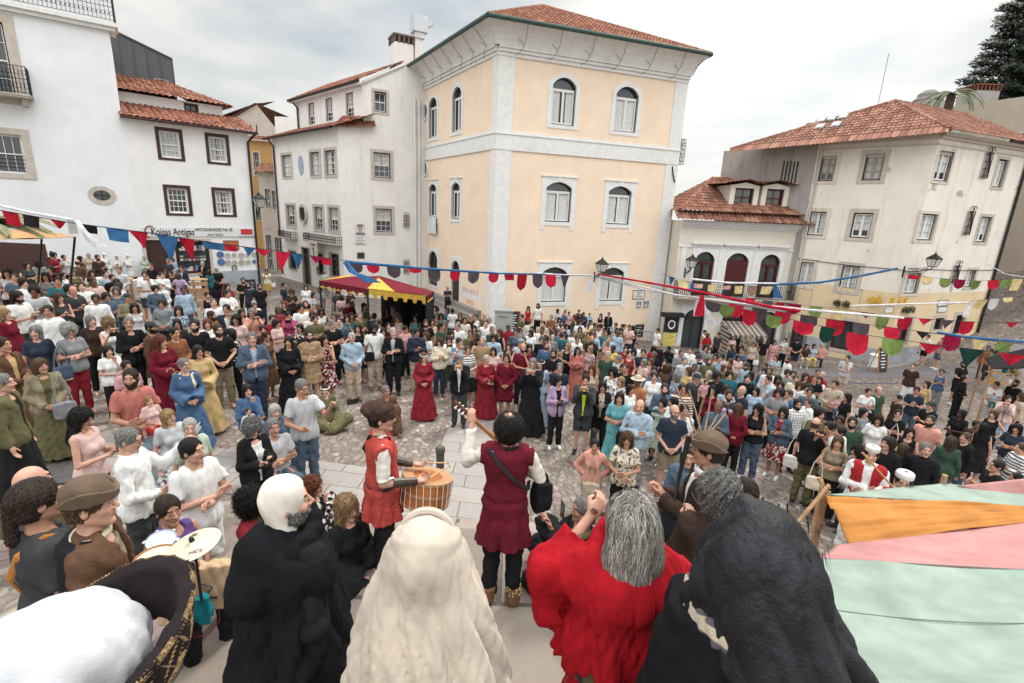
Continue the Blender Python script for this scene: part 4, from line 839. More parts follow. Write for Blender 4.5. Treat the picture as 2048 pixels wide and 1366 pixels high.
# ================================================================== ground
def cobble_mat():
 m=bpy.data.materials.new('cobbles');m.use_nodes=True;nt=m.node_tree;L=nt.links;b=nt.nodes['Principled BSDF'];b.inputs['Roughness'].default_value=.62;b.inputs['Specular IOR Level'].default_value=.35
 t=N(nt,'ShaderNodeTexCoord');mp_=N(nt,'ShaderNodeMapping');mp_.inputs['Scale'].default_value=(1,.72,1);L.new(t.outputs['Object'],mp_.inputs[0])
 nz=N(nt,'ShaderNodeTexNoise');nz.inputs['Scale'].default_value=3;L.new(mp_.outputs[0],nz.inputs['Vector']);ad=N(nt,'ShaderNodeMix',data_type='RGBA');ad.inputs['Factor'].default_value=.08;L.new(mp_.outputs[0],ad.inputs[6]);L.new(nz.outputs['Color'],ad.inputs[7])
 v1=N(nt,'ShaderNodeTexVoronoi',feature='F1');v1.inputs['Scale'].default_value=7.5;L.new(ad.outputs[2],v1.inputs['Vector'])
 v2=N(nt,'ShaderNodeTexVoronoi',feature='DISTANCE_TO_EDGE');v2.inputs['Scale'].default_value=7.5;L.new(ad.outputs[2],v2.inputs['Vector'])
 sx=N(nt,'ShaderNodeSeparateColor');L.new(v1.outputs['Color'],sx.inputs[0])
 rp=N(nt,'ShaderNodeValToRGB');el=rp.color_ramp.elements;el[0].position=0;el[0].color=(.10,.07,.067,1);el[1].position=1;el[1].color=(.30,.265,.22,1)
 for p_,c in((.3,(.165,.128,.108,1)),(.55,(.21,.172,.142,1)),(.8,(.15,.122,.108,1))):x=el.new(p_);x.color=c
 L.new(sx.outputs[0],rp.inputs[0])
 mr=N(nt,'ShaderNodeMapRange');mr.inputs['From Min'].default_value=.02;mr.inputs['From Max'].default_value=.09;L.new(v2.outputs['Distance'],mr.inputs[0])
 mx=N(nt,'ShaderNodeMix',data_type='RGBA');L.new(mr.outputs[0],mx.inputs['Factor']);mx.inputs[6].default_value=(.13,.11,.09,1);L.new(rp.outputs[0],mx.inputs[7])
 big=N(nt,'ShaderNodeTexNoise');big.inputs['Scale'].default_value=.35;big.inputs['Detail'].default_value=5;L.new(t.outputs['Object'],big.inputs['Vector'])
 mb_=N(nt,'ShaderNodeMapRange');mb_.inputs['To Min'].default_value=.8;mb_.inputs['To Max'].default_value=1.45;mb_.inputs['From Min'].default_value=.3;mb_.inputs['From Max'].default_value=.7;L.new(big.outputs['Fac'],mb_.inputs[0])
 sc=N(nt,'ShaderNodeVectorMath',operation='SCALE');L.new(mx.outputs[2],sc.inputs[0]);L.new(mb_.outputs[0],sc.inputs['Scale']);L.new(sc.outputs[0],b.inputs['Base Color'])
 hh=N(nt,'ShaderNodeMapRange',interpolation_type='SMOOTHSTEP');hh.inputs['From Max'].default_value=.22;L.new(v2.outputs['Distance'],hh.inputs[0])
 bp=N(nt,'ShaderNodeBump');bp.inputs['Strength'].default_value=.9;bp.inputs['Distance'].default_value=.035;L.new(hh.outputs[0],bp.inputs['Height']);L.new(bp.outputs[0],b.inputs['Normal'])
 return m
COB=cobble_mat()
def grid_sheet(name,xs,ys,zf,m,kind='structure'):
 mb=MB();nx,ny=len(xs),len(ys)
 mb.v=[(x,y,zf(x,y))for y in ys for x in xs];mb.f=[(j*nx+i,j*nx+i+1,(j+1)*nx+i+1,(j+1)*nx+i)for j in range(ny-1)for i in range(nx-1)];mb.m=[0]*len(mb.f);mb.a=mb.m
 return tag(mb.build(name,m,None,smooth=True),kind=kind)
def GB(x,y):
 z=G(x,y);
 if x>23:z+=.16*(min(x,40)-23)**1.35*min(1,max(0,(y-20)/8))
 return z
grid_sheet('ground',np.concatenate([np.linspace(-140,-32,10),np.linspace(-30,45,76),np.linspace(48,160,10)]),np.concatenate([np.linspace(-30,2,12),np.linspace(3,46,60),np.linspace(50,220,12)]),GB,COB)
def flag_mat(name,c0,c1,scale=.9,mortar=.012,rough=.7,sq=1.0):
 m=bpy.data.materials.new(name);m.use_nodes=True;nt=m.node_tree;L=nt.links;b=nt.nodes['Principled BSDF'];b.inputs['Roughness'].default_value=rough
 t=N(nt,'ShaderNodeTexCoord');nz=N(nt,'ShaderNodeTexNoise');nz.inputs['Scale'].default_value=2.0;L.new(t.outputs['Object'],nz.inputs['Vector']);ad=N(nt,'ShaderNodeMix',data_type='RGBA');ad.inputs['Factor'].default_value=.03;L.new(t.outputs['Object'],ad.inputs[6]);L.new(nz.outputs['Color'],ad.inputs[7])
 br=N(nt,'ShaderNodeTexBrick');br.inputs['Scale'].default_value=scale;br.inputs['Mortar Size'].default_value=mortar;br.inputs['Mortar Smooth'].default_value=.3;br.inputs['Brick Width'].default_value=1.0*sq;br.inputs['Row Height'].default_value=.72;br.offset=.37;L.new(ad.outputs[2],br.inputs['Vector'])
 br.inputs['Color1'].default_value=tuple(c0)+(1,);br.inputs['Color2'].default_value=tuple(c1)+(1,);br.inputs['Mortar'].default_value=(.075,.06,.05,1)
 n2=N(nt,'ShaderNodeTexNoise');n2.inputs['Scale'].default_value=2.6;n2.inputs['Detail'].default_value=11;n2.inputs['Roughness'].default_value=.66;L.new(t.outputs['Object'],n2.inputs['Vector'])
 mr=N(nt,'ShaderNodeMapRange',interpolation_type='SMOOTHSTEP');mr.inputs['From Min'].default_value=.47;mr.inputs['From Max'].default_value=.72;mr.inputs['To Max'].default_value=.6;L.new(n2.outputs['Fac'],mr.inputs[0])
 mx=N(nt,'ShaderNodeMix',data_type='RGBA');L.new(mr.outputs[0],mx.inputs['Factor']);L.new(br.outputs[0],mx.inputs[6]);mx.inputs[7].default_value=(.26,.19,.14,1)
 n4=N(nt,'ShaderNodeTexNoise');n4.inputs['Scale'].default_value=14;n4.inputs['Detail'].default_value=8;n4.inputs['Roughness'].default_value=.7;L.new(t.outputs['Object'],n4.inputs['Vector'])
 m4=N(nt,'ShaderNodeMapRange');m4.inputs['From Min'].default_value=.60;m4.inputs['From Max'].default_value=.68;m4.inputs['To Max'].default_value=.7;L.new(n4.outputs['Fac'],m4.inputs[0])
 mx2=N(nt,'ShaderNodeMix',data_type='RGBA');L.new(m4.outputs[0],mx2.inputs['Factor']);L.new(mx.outputs[2],mx2.inputs[6]);mx2.inputs[7].default_value=(.12,.09,.07,1)
 L.new(mx2.outputs[2],b.inputs['Base Color'])
 mm=N(nt,'ShaderNodeMath',operation='MULTIPLY_ADD');L.new(br.outputs['Fac'],mm.inputs[0]);mm.inputs[1].default_value=-.8;L.new(n2.outputs['Fac'],mm.inputs[2]);m5=N(nt,'ShaderNodeMath',operation='MULTIPLY_ADD');L.new(n4.outputs['Fac'],m5.inputs[0]);m5.inputs[1].default_value=-.5;L.new(mm.outputs[0],m5.inputs[2])
 bp=N(nt,'ShaderNodeBump');bp.inputs['Strength'].default_value=.6;bp.inputs['Distance'].default_value=.03;L.new(m5.outputs[0],bp.inputs['Height']);L.new(bp.outputs[0],b.inputs['Normal'])
 return m
FLAG=flag_mat('limestone_slabs',(.18,.145,.12),(.27,.225,.185),.62,.016);PAVE=flag_mat('smooth_paving',(.24,.22,.205),(.28,.26,.24),1.5,.012,.55)
ASPH=mat('worn_road',(.145,.135,.135),.8,var=.18,vs=1.2,bump=.5,bs=30)
# landing in front of the church and steps down to the square
LZ=-3.30
mb=MB();mb.box((-.2,.85,LZ-1.5),(4.9,7.5,3.0));
# keep the landing only as deep as the performers' step
tag(mb.build('landing',FLAG,None),kind='structure')
for i in range(4):
 z=LZ-.2*(i+1);mb=MB();mb.box((-.2,.85+.19*i,z-1.5-.002*i),(4.9+.72*(i+1),7.5+.38*(i+1),3.0));tag(mb.build('step',FLAG,None),kind='structure')
grid_sheet('paved_walk',np.linspace(-1.35,-.25,5),np.linspace(6.3,12.5,20),lambda x,y:GB(x,y)+.006,PAVE)
grid_sheet('paved_strip',np.linspace(-9,-.2,20),np.linspace(6.28,7.7,6),lambda x,y:GB(x,y)+.0105,PAVE)
def strip(name,pts,w,m,h=.006,kind='structure'):
 P_=[]
 for a,b in zip(pts,pts[1:]):
  n=max(2,int(hypot(b[0]-a[0],b[1]-a[1])/.8));P_+=[(a[0]+(b[0]-a[0])*i/n,a[1]+(b[1]-a[1])*i/n)for i in range(n)]
 P_.append(pts[-1]);mb=MB();k=5
 for i,p in enumerate(P_):
  a=P_[max(0,i-1)];b=P_[min(len(P_)-1,i+1)];d=nd((b[0]-a[0],b[1]-a[1]));n=(-d[1],d[0])
  for j in range(k):o=-w/2+w*j/(k-1);x,y=p[0]+n[0]*o,p[1]+n[1]*o;mb.v.append((x,y,GB(x,y)+h))
 mb.f=[(i*k+j,i*k+j+1,(i+1)*k+j+1,(i+1)*k+j)for i in range(len(P_)-1)for j in range(k-1)];mb.m=[0]*len(mb.f);mb.a=mb.m
 return tag(mb.build(name,m,None,smooth=True),kind=kind)
rp0,rp1,rp2=hit(1500,735),hit(1700,745),hit(1960,745)
strip('road',[(rp0[0]-5,rp0[1]+1.5),(rp0[0],rp0[1]),(rp1[0],rp1[1]),(rp2[0],rp2[1]),(rp2[0]+4,rp2[1]+1)],2.6,ASPH)
strip('drain_channel',[tuple(hit(1450,748)[:2]),tuple(hit(1700,766)[:2]),tuple(hit(1960,768)[:2])],.22,mat('dark_kerb_stone',(.10,.10,.115),.7,var=.2),.012)
strip('pavement_edge',[tuple(hit(1560,712)[:2]),tuple(hit(1762,736)[:2]),tuple(hit(1900,712)[:2])],.5,PAVE,.014)
strip('lane_gutter',[(-14,30),(-13.2,24),(-9,17)],.5,PAVE,.011)
for u,v,r in((140,943,.42),(1818,762,.3),(1890,745,.22)):
 p=hit(u,v);mb=MB();mb.lathe([(r,0),(r,.012),(r*.9,.015),(.01,.015)],(p[0],p[1],p[2]+.012),20,Vector((.0927,.0979,1)).to_track_quat('Z','X').to_matrix());mc=mb.build('manhole_cover',mat('cast_iron',(.07,.065,.065),.6,var=.3,vs=20),None);tag(mc,{140:'round iron manhole cover in the paving at the left',1818:'round iron cover in the road behind the man in brown',1890:'small iron cover in the road near the striped shirt man'}[u],'manhole cover')
 # raised pavement and steps along the yellow house's left face
mb=MB();
for i in range(3):fbox(mb,YL,0,yl_len-1.0-i*.0,-9,Y0[2]+.75-.28*i,i*.35,(i+1)*.35+(.5 if i==2 else 0))
tag(mb.build('doorstep_terrace',PAVE,None),kind='structure')
# ================================================================== people: implicit surfaces meshed with surface nets
def surfnet(fn,lo,hi,h):
 lo=np.array(lo,float)-2*h;hi=np.array(hi,float)+2*h
 ax=[np.arange(lo[i],hi[i]+h,h)for i in range(3)]
 X,Y,Z=np.meshgrid(*ax,indexing='ij');P=np.stack([X,Y,Z],-1).astype(np.float32)
 F=fn(P).astype(np.float32);S=F<0;n=np.array(S.shape)-1
 acc=np.zeros((*n,3),np.float32);cnt=np.zeros(tuple(n),np.float32)
 for d in range(3):
  a=[slice(None)]*3;b=[slice(None)]*3;a[d]=slice(0,-1);b[d]=slice(1,None);a,b=tuple(a),tuple(b)
  cr=S[a]!=S[b];t=F[a]/(F[a]-F[b]+1e-12);t=np.where(cr,t,0)
  pos=P[a].copy();pos[...,d]+=t*h;pos*=cr[...,None]
  o=[i for i in range(3)if i!=d]
  for i in(0,1):
   for j in(0,1):
    sl=[slice(None)]*3;sl[o[0]]=slice(i,n[o[0]]+i);sl[o[1]]=slice(j,n[o[1]]+j);sl=tuple(sl)
    acc+=pos[sl];cnt+=cr[sl]
 act=cnt>0;idx=-np.ones(tuple(n),np.int64);idx[act]=np.arange(act.sum());V=acc[act]/cnt[act][:,None]
 Q=[]
 for d in range(3):
  a=[slice(1,-1)]*3;b=[slice(1,-1)]*3;a[d]=slice(0,-1);b[d]=slice(1,None);a,b=tuple(a),tuple(b)
  cr=S[a]!=S[b];I=np.argwhere(cr);flip=S[a][cr]
  o=[i for i in range(3)if i!=d]
  base=I.copy();base[:,o[0]]+=1;base[:,o[1]]+=1
  def at(i,j):
   q=base.copy();q[:,o[0]]-=i;q[:,o[1]]-=j;return idx[q[:,0],q[:,1],q[:,2]]
  q=np.stack([at(1,1),at(0,1),at(0,0),at(1,0)],1)
  if d==1:flip=~flip
  q[~flip]=q[~flip][:,::-1];Q.append(q)
 Q=np.concatenate(Q);Q=Q[(Q>=0).all(1)]
 return V,Q
def smin(a,b,k):
 if k<=0:return np.minimum(a,b)
 h=np.clip(.5+.5*(b-a)/k,0,1);return b+(a-b)*h-k*h*(1-h)
def smax(a,b,k):return-smin(-a,-b,k)
def cone(P,a,b,ra,rb,sy=1.,cut=False):
 a=np.array(a,np.float32);b=np.array(b,np.float32);Q=P-a;ba=b-a
 if sy!=1.:Q=Q*np.array([1,1/sy,1],np.float32);ba=ba*np.array([1,1/sy,1],np.float32)
 h=np.clip((Q@ba)/max(1e-9,float(ba@ba)),0,1)
 d=np.sqrt(((Q-h[...,None]*ba)**2).sum(-1))-(ra+(rb-ra)*h)
 if cut:L=float(np.sqrt(ba@ba));d=np.maximum(d,(Q@(ba/L))-L)
 return d*(min(1,sy)if sy!=1 else 1)
def ell(P,c,r):
 r=np.array(r,np.float32);Q=(P-np.array(c,np.float32));k0=np.sqrt(((Q/r)**2).sum(-1));k1=np.sqrt(((Q/r**2)**2).sum(-1));return k0*(k0-1)/np.maximum(k1,1e-6)
def fold(P,amp,fr=26.,seed=0,stretch=(1,1,.5)):
 r=np.random.default_rng(seed);d=0
 W=.05*np.sin(P@(r.normal(size=3)*9).astype(np.float32))
 for i in range(5):
  k=r.normal(size=3)*np.array(stretch);k=k/np.linalg.norm(k)*fr*(1+.35*i);s_=np.sin(P@k.astype(np.float32)+W*fr+r.uniform(0,6));d=d+(1-2*np.abs(s_)**.8)/(1+.4*i)
 return amp*d
def vm(v,s=1.):return(-v[0],v[1],v[2])
# ---- arm poses: elbow, wrist, hand direction, curl for the +x side, then for the -x side (None = mirrored)
ARMS={'down':[((.245,.02,1.13),(.26,-.05,.88),(0,-.15,-1),0),None],'clasp':[((.25,.01,1.14),(.075,-.22,1.00),(-.8,-.25,-.35),1),((-.25,.01,1.14),(-.06,-.21,.99),(.8,-.3,-.3),1)],'fold':[((.25,-.06,1.14),(-.03,-.235,1.15),(-1,.0,.1),1),((-.25,-.05,1.15),(.05,-.215,1.19),(1,.05,.25),0)],'eyes':[((.20,-.22,1.24),(.06,-.34,1.50),(-.35,-.2,.9),1),None],'chest':[((.23,-.05,1.13),(.06,-.30,1.24),(-.3,-.4,.8),1),((-.24,-.03,1.13),(-.05,-.29,1.20),(.5,-.4,.5),1)],'chin':[((.15,-.19,1.18),(.05,-.135,1.42),(-.2,.1,.9),1),((-.24,-.05,1.14),(.07,-.22,1.12),(1,0,.1),0)],'hips':[((.37,.06,1.16),(.20,-.03,1.02),(-.6,-.5,-.4),0),None],'clap':[((.23,-.07,1.15),(.045,-.30,1.27),(-.2,-.5,.8),0),None],'up':[((.25,-.25,1.40),(.10,-.36,1.64),(-.3,-.1,.9),1),None],'hold':[((.25,-.05,1.14),(.02,-.27,1.13),(-1,-.1,.1),0),((-.25,-.05,1.14),(.02,-.28,1.05),(1,-.1,0),0)],'lap':[((.24,-.04,1.14),(.10,-.27,.99),(-.5,-.7,-.3),1),None],'back':[((.26,.06,1.14),(.05,.15,1.0),(-.9,.1,-.2),1),None],'left':[((.29,-.15,1.20),(.33,-.36,1.40),(.3,-.4,.8),1),((-.26,-.05,1.14),(-.08,-.25,1.08),(.8,-.4,.1),1)],}
def LEGS(k):
 if k=='st':return 0,[[(s*.088,0,.92),(s*.10,-.015,.50),(s*.112,.02,.085),(s*.135,-.15,.035)]for s in(1,-1)]
 if k=='wk':return 0,[[(.088,0,.92),(.10,-.10,.52),(.105,-.10,.085),(.12,-.27,.035)],[(-.088,0,.92),(-.10,.04,.50),(-.11,.20,.12),(-.12,.06,.04)]]
 if k=='be':return-.44,[[(s*.09,0,.50),(s*.14,-.42,.50),(s*.14,-.40,.085),(s*.16,-.56,.035)]for s in(1,-1)]
 if k=='gr':return-.80,[[(s*.10,0,.13),(s*.36,-.28,.20),(-s*.02,-.40-.06*s,.08),(-s*.16,-.42-.06*s,.06)]for s in(1,-1)]
 if k=='kn':return-.80,[[(s*.09,0,.13),(s*.13,-.34,.50),(s*.13,-.52,.085),(s*.14,-.68,.035)]for s in(1,-1)]
def SK(pose,sex):
 arm,leg=pose.split('.')if '.' in pose else(pose,'st')
 dz,legs=LEGS(leg);A=ARMS[arm];B=A[1]or tuple(vm(x)if isinstance(x,tuple)else x for x in A[0])
 sw=.172 if sex=='m' else .148
 f=lambda p:(p[0]*(1 if sex=='m' else .92),p[1],p[2]+dz)
 arms=[]
 for s,a in((1,A[0]),(-1,B)):arms.append([(s*sw,0.005,1.405+dz),f(a[0]),f(a[1]),a[2],a[3]])
 return dz,arms,legs
def torso(P,sex,dz,inf=0.,belly=0.):
 fem=sex!='m';z=dz
 d=ell(P,(0,0.0,.95+z),((.172 if fem else .160)+inf,.118+inf,.13+inf))
 d=smin(d,ell(P,(0,-.01-belly*.4,1.12+z),((.128 if fem else .145)+inf+belly*.3,.100+inf+belly,.13+inf)),.07)
 d=smin(d,ell(P,(0,.0,1.29+z),((.142 if fem else .168)+inf,.108+inf,.15+inf)),.06)
 sw=.138 if not fem else .115
 d=smin(d,cone(P,(-sw,.005,1.395+z),(sw,.005,1.395+z),.058+inf,.058+inf),.05)
 d=smin(d,cone(P,(0,.015,1.40+z),(0,.015,1.46+z),.085+inf*.5,.055+inf*.3),.05)
 if fem:
  for s in(1,-1):d=smin(d,ell(P,(s*.062,-.085,1.27+z),(.058+inf*.6,.058+inf*.6,.056+inf*.6)),.035)
 return d
HT={}
def hand_mesh(curl):
 if curl in HT:return HT[curl]
 bend=(.45,1.25)[curl]
 def f(P):
  d=ell(P,(0,0,.045),(.040,.016,.052));d=smin(d,cone(P,(0,0,-.02),(0,0,.02),.026,.028,.75),.02)
  for i,(x,L)in enumerate(((.028,.070),(.010,.080),(-.009,.075),(-.026,.058))):
   p=np.array([x,0,.088-abs(x)*.25]);an=.12
   for q,fr in enumerate((.45,.32,.23)):
    an+=bend*(.55 if q==0 else .6);e=p+np.array([x*.05,-sin(an),cos(an)])*L*fr;d=smin(d,cone(P,p,e,.0095-q*.0008,.009-q*.0009),.004);p=e
  d=smin(d,cone(P,(.028,-.004,.02),(.052,-.020,.052),.014,.011),.012);d=smin(d,cone(P,(.052,-.02,.052),(.050-.02*curl,-.038,.078),.010,.0085),.004)
  return d
 HT[curl]=surfnet(f,(-.05,-.11,-.03),(.08,.03,.19),.0048);return HT[curl]
def frame_to(d,up=(0,-1,0)):
 z=np.array(d,float);z/=np.linalg.norm(z);y=-np.array(up,float);y=y-z*(y@z)
 if np.linalg.norm(y)<1e-3:y=np.array([1.,0,0])-z*z[0]
 y/=np.linalg.norm(y);x=np.cross(y,z);return np.stack([x,y,z],1)
def body_core(pose,sex,h=.019):
 dz,arms,legs=SK(pose,sex);fem=sex!='m'
 def f(P):
  d=torso(P,sex,dz);d=smin(d,cone(P,(0,.02,1.42+dz),(0,.0,1.54+dz),.054 if not fem else .046,.052 if not fem else .044),.03)
  for sh,e,w,hd,c in arms:d=smin(d,cone(P,sh,e,.052 if not fem else .044,.038 if not fem else .033),.03);d=smin(d,cone(P,e,w,.038 if not fem else .033,.025 if not fem else .022),.012)
  for hp,k,a,t in legs:
   d=smin(d,cone(P,hp,k,.088,.058),.04);d=smin(d,cone(P,k,a,.057,.036),.02);d=smin(d,cone(P,tuple(np.array(a)+(0,.02,-.03)),t,.038,.030),.02)
  return d
 ps=np.array([p for a in arms for p in a[:3]]+[p for l in legs for p in l]+[(0,0,1.56+dz),(.2,.14,1+dz),(-.2,-.16,1+dz)]);V,F=surfnet(f,ps.min(0)-.07,ps.max(0)+.07,h)
 Vs,Fs,n=[V],[F],len(V)
 for i,(sh,e,w,hd,c)in enumerate(arms):
  hv,hf=hand_mesh(c);R=frame_to(hd,(0,-1,0)if abs(hd[1])<.8 else(0,0,1));m=hv.copy()
  if i==1:m=m*[-1,1,1];hf=hf[:,::-1]
  m=(m*(1 if not fem else .9))@R.T+np.array(w);Vs.append(m);Fs.append(hf+n);n+=len(m)
 return np.concatenate(Vs),np.concatenate(Fs),dz
 # ---- head (origin at its centre, looking along -y)
def head_sdf(P,sex='m',old=False):
 k=1.0 if sex=='m' else .955;P=P/k
 d=ell(P,(0,.017,.032),(.0765,.095,.088));d=smin(d,ell(P,(0,-.022,-.03),(.0625 if sex=='m' else .059,.070,.080)),.03)
 for s in(1,-1):
  d=smin(d,cone(P,(s*.050,.012,-.055),(s*.012,-.066,-.098),.019,.018),.025);d=smin(d,ell(P,(s*.040,-.062,-.022),(.022,.020,.020)),.018)
  d=smin(d,ell(P,(s*.079,.014,-.002),(.009,.019,.031)),.008)
 d=smin(d,ell(P,(0,-.074,-.100),(.020,.018,.016)),.014);d=smin(d,cone(P,(-.034,-.074,.034),(.034,-.074,.034),.013 if sex=='m' else .010,.013 if sex=='m' else .010),.014)
 for s in(1,-1):d=smax(d,-ell(P,(s*.031,-.103,.010),(.019,.017,.012)),.010);d=smin(d,ell(P,(s*.031,-.0745,.011),(.0135,.0135,.0125)),.002)
 d=smin(d,cone(P,(0,-.084,.020),(0,-.112,-.022),.0075,.0115),.008)
 for s in(1,-1):d=smin(d,ell(P,(s*.012,-.098,-.027),(.009,.011,.008)),.005)
 d=smin(d,ell(P,(0,-.088,-.052),(.023,.012,.0055)),.004);d=smin(d,ell(P,(0,-.087,-.0635),(.020,.011,.0065)),.004);d=smax(d,-ell(P,(0,-.104,-.0575),(.022,.010,.0016)),.003)
 d=smin(d,cone(P,(0,.02,-.05),(0,.032,-.19),.051 if sex=='m' else .045,.054 if sex=='m' else .047),.02)
 return d*k
HEADS={}
def head_mesh(sex,h=.0062):
 key=(sex,h)
 if key in HEADS:return HEADS[key]
 V,F=surfnet(lambda P:head_sdf(P,sex),(-.09,-.13,-.20),(.09,.12,.13),h)
 k=1.0 if sex=='m' else .955;c=V[F].mean(1)/k;mi=np.zeros(len(F),np.int32);ax=np.abs(c[:,0])
 mi[(np.abs(c[:,2]+.058)<.0115)&(ax<.024-np.abs(c[:,2]+.058)*.6)&(c[:,1]<-.084)]=1
 ed=np.sqrt(((np.stack([ax,c[:,1],c[:,2]],1)-[.031,-.0745,.011])**2).sum(1));eye=(ed<.0150)&(c[:,1]<-.078)&(np.abs(c[:,2]-.010)<.0052)
 mi[eye]=3;mi[eye&(np.abs(ax-.031)<.0055)]=2
 mi[(np.abs(c[:,2]-.034+(ax-.03)**2*6)<.0048)&(ax>.012)&(ax<.052)&(c[:,1]<-.055)]=2
 HEADS[key]=(V,F,mi);return HEADS[key]
def hair_sdf(style):
 """returns (sdf, lo, hi) in head space"""
 def shell(P,inf,low=-.06,front=0.):
  d=ell(P,(0,.019,.034),(.0775+inf,.096+inf,.088+inf));d=smin(d,ell(P,(0,.045,-.03),(.066+inf*.8,.060+inf*.7,.055+inf)),.02)
  face=ell(P,(0,-.118,-.045+front),(.070,.098,.124));d=smax(d,-face,.012);return np.maximum(d,low-P[...,2])
 ears=lambda P,d:smax(d,-ell(P,(0,-.02,-.055),(.12,.038,.050)),.01)
 def S(P):
  Z=P[...,2]
  if style=='s':d=ears(P,shell(P,.007,-.05,.016));return d+fold(P,.0022,150,1,(1,1,.5))
  if style=='q':d=ears(P,shell(P,.024));return d+fold(P,.0045,95,2,(1,1,1))
  if style=='b':d=ears(P,shell(P,.004,-.06,.02));return d+fold(P,.0008,200,1)
  if style=='z':d=shell(P,.007,-.055);d=ears(P,d);d=smax(d,Z-.035-0*Z,.01);return smax(d,-P[...,1]-.02,.01)+fold(P,.0015,150)
  if style in('k','x'):
   d=shell(P,.013 if style=='k' else .024,-.13)
   for s in(1,-1):d=smin(d,cone(P,(s*.074,.012,.0),(s*.078,.014,-.095),.020,.024,1.2),.03)
   d=smin(d,cone(P,(0,.085,.0),(0,.085,-.085),.045,.045),.05);d=smax(d,-ell(P,(0,-.10,-.06),(.064,.085,.115)),.01)
   return d+(fold(P,.0035,100,3,(1,1,.3))if style=='k' else fold(P,.008,75,4,(1,1,1)))
  if style in('l','w','v'):
   d=shell(P,.012 if style!='v' else .020,-.16)
   for s in(1,-1):d=smin(d,cone(P,(s*.072,.02,.0),(s*.086,.012,-.20),.020,.028,1.1),.03);d=smin(d,cone(P,(s*.086,.012,-.20),(s*.080,-.05,-.30),.027,.014),.03)
   d=smin(d,cone(P,(0,.075,.0),(0,.09,-.28),.046,.055,.8),.05);d=smax(d,-ell(P,(0,-.105,-.075),(.062,.088,.125)),.01)
   return d+(fold(P,.003,110,5,(1,1,.15))if style=='l' else fold(P,.007,60,6,(1,1,.6)))
  if style in('p','n'):
   d=ears(P,shell(P,.009,-.07,.014))
   if style=='n':d=smin(d,ell(P,(0,.10,.065),(.038,.036,.036)),.012)
   else:d=smin(d,cone(P,(0,.115,.03),(0,.125,-.16),.022,.026),.02)
   return d+fold(P,.0018,140,7,(1,.4,1))
  if style=='c':d=shell(P,.032,-.09);d=smax(d,-ell(P,(0,-.10,-.055),(.068,.080,.105)),.01);return d+fold(P,.011,90,8,(1,1,1))
  if style=='h':
   d=shell(P,.017,-.17);d=smin(d,cone(P,(0,.05,-.05),(0,.05,-.19),.075,.105),.05);d=smin(d,cone(P,(-.05,-.01,-.12),(.05,-.01,-.12),.05,.05),.03);d=smax(d,-ell(P,(0,-.10,-.035),(.058,.075,.092)),.006);return d+fold(P,.003,45,9)
  if style=='a':
   d=smax(ell(P,(0,.015,.045),(.092,.112,.090)),.03-Z,.006);return smin(d,ell(P,(0,-.115,.038),(.060,.060,.007)),.008)
  if style=='f':
   d=smax(ell(P,(0,.0,.085),(.105,.130,.070)),.050-Z,.01);return smin(d,ell(P,(0,-.118,.045),(.055,.035,.008)),.01)
  if style=='e':
   d=head_sdf(P)-.0055;d=np.maximum(d,Z+.052-np.clip(np.abs(P[...,0])-.03,0,1)*.7+(P[...,1]+.06)*-.0);d=np.maximum(d,-.128-Z);d=np.maximum(d,P[...,1]-.01);d=smax(d,-ell(P,(0,-.11,-.060),(.024,.030,.009)),.004);return d+fold(P,.0012,170)
  if style=='t':
   r=np.sqrt(P[...,0]**2+(P[...,1]-.01)**2);d=smax(ell(P,(0,.012,.06),(.088,.105,.085)),.045-Z,.004);return np.minimum(d,np.maximum(np.abs(Z-.050+(r-.1)*.12)-.005,r-.175))
  if style=='o':
   d=np.maximum(np.abs(Z-.085)-.030,ell(P,(0,.02,.085),(.092,.112,.12)));return smin(d,ell(P,(0,.02,.112),(.085,.103,.018)),.006)
  if style=='r':
   r=np.sqrt((P[...,0]/.088)**2+((P[...,1]-.015)/.108)**2);return np.sqrt(((r-1)*.09)**2+(Z-.055-P[...,1]*.15)**2)-.010+fold(P,.002,200)
 box={'l':((-.16,-.13,-.36),(.16,.18,.16)),'w':((-.17,-.13,-.36),(.17,.19,.17)),'v':((-.18,-.14,-.36),(.18,.2,.19)),'p':((-.11,-.11,-.22),(.11,.17,.14)),'t':((-.19,-.18,.0),(.19,.2,.17)),'h':((-.17,-.12,-.24),(.17,.19,.16))}.get(style,((-.15,-.19,-.18),(.15,.18,.19)))
 return S,box[0],box[1]
HAIR_ADDON={'a':'cap','f':'flat_cap','t':'straw_hat','o':'white_cap','h':'headscarf','r':'headband','e':'beard'}
_mesh={}
def np_mesh(key,name,V,F,mi=None,mats=1,smooth=True,tv=None):
 me=bpy.data.meshes.new(name);me.vertices.add(len(V));me.vertices.foreach_set('co',np.asarray(V,np.float32).ravel())
 me.loops.add(F.size);me.loops.foreach_set('vertex_index',F.astype(np.int32).ravel());me.polygons.add(len(F))
 me.polygons.foreach_set('loop_start',np.arange(0,F.size,4,dtype=np.int32));me.polygons.foreach_set('loop_total',np.full(len(F),4,np.int32))
 for i in range(mats):me.materials.append(None)
 if mi is not None:me.polygons.foreach_set('material_index',mi.astype(np.int32))
 me.polygons.foreach_set('use_smooth',[smooth]*len(F));me.update(calc_edges=True);me.validate()
 if tv is not None:at=me.attributes.new('tv','FLOAT','FACE');at.data.foreach_set('value',tv.astype(np.float32))
 if key is not None:_mesh[key]=me
 return me
def head_xf(sex,dz,yaw,pitch=0.):
 z=1.625 if sex=='m' else 1.615
 return Matrix.Translation((0,-.012,z+dz))@Matrix.Rotation(radians(yaw),4,'Z')@Matrix.Rotation(radians(pitch),4,'X')
def xform(V,M_):A=np.array(M_)[:3];return V@A[:,:3].T+A[:,3]
_core={}
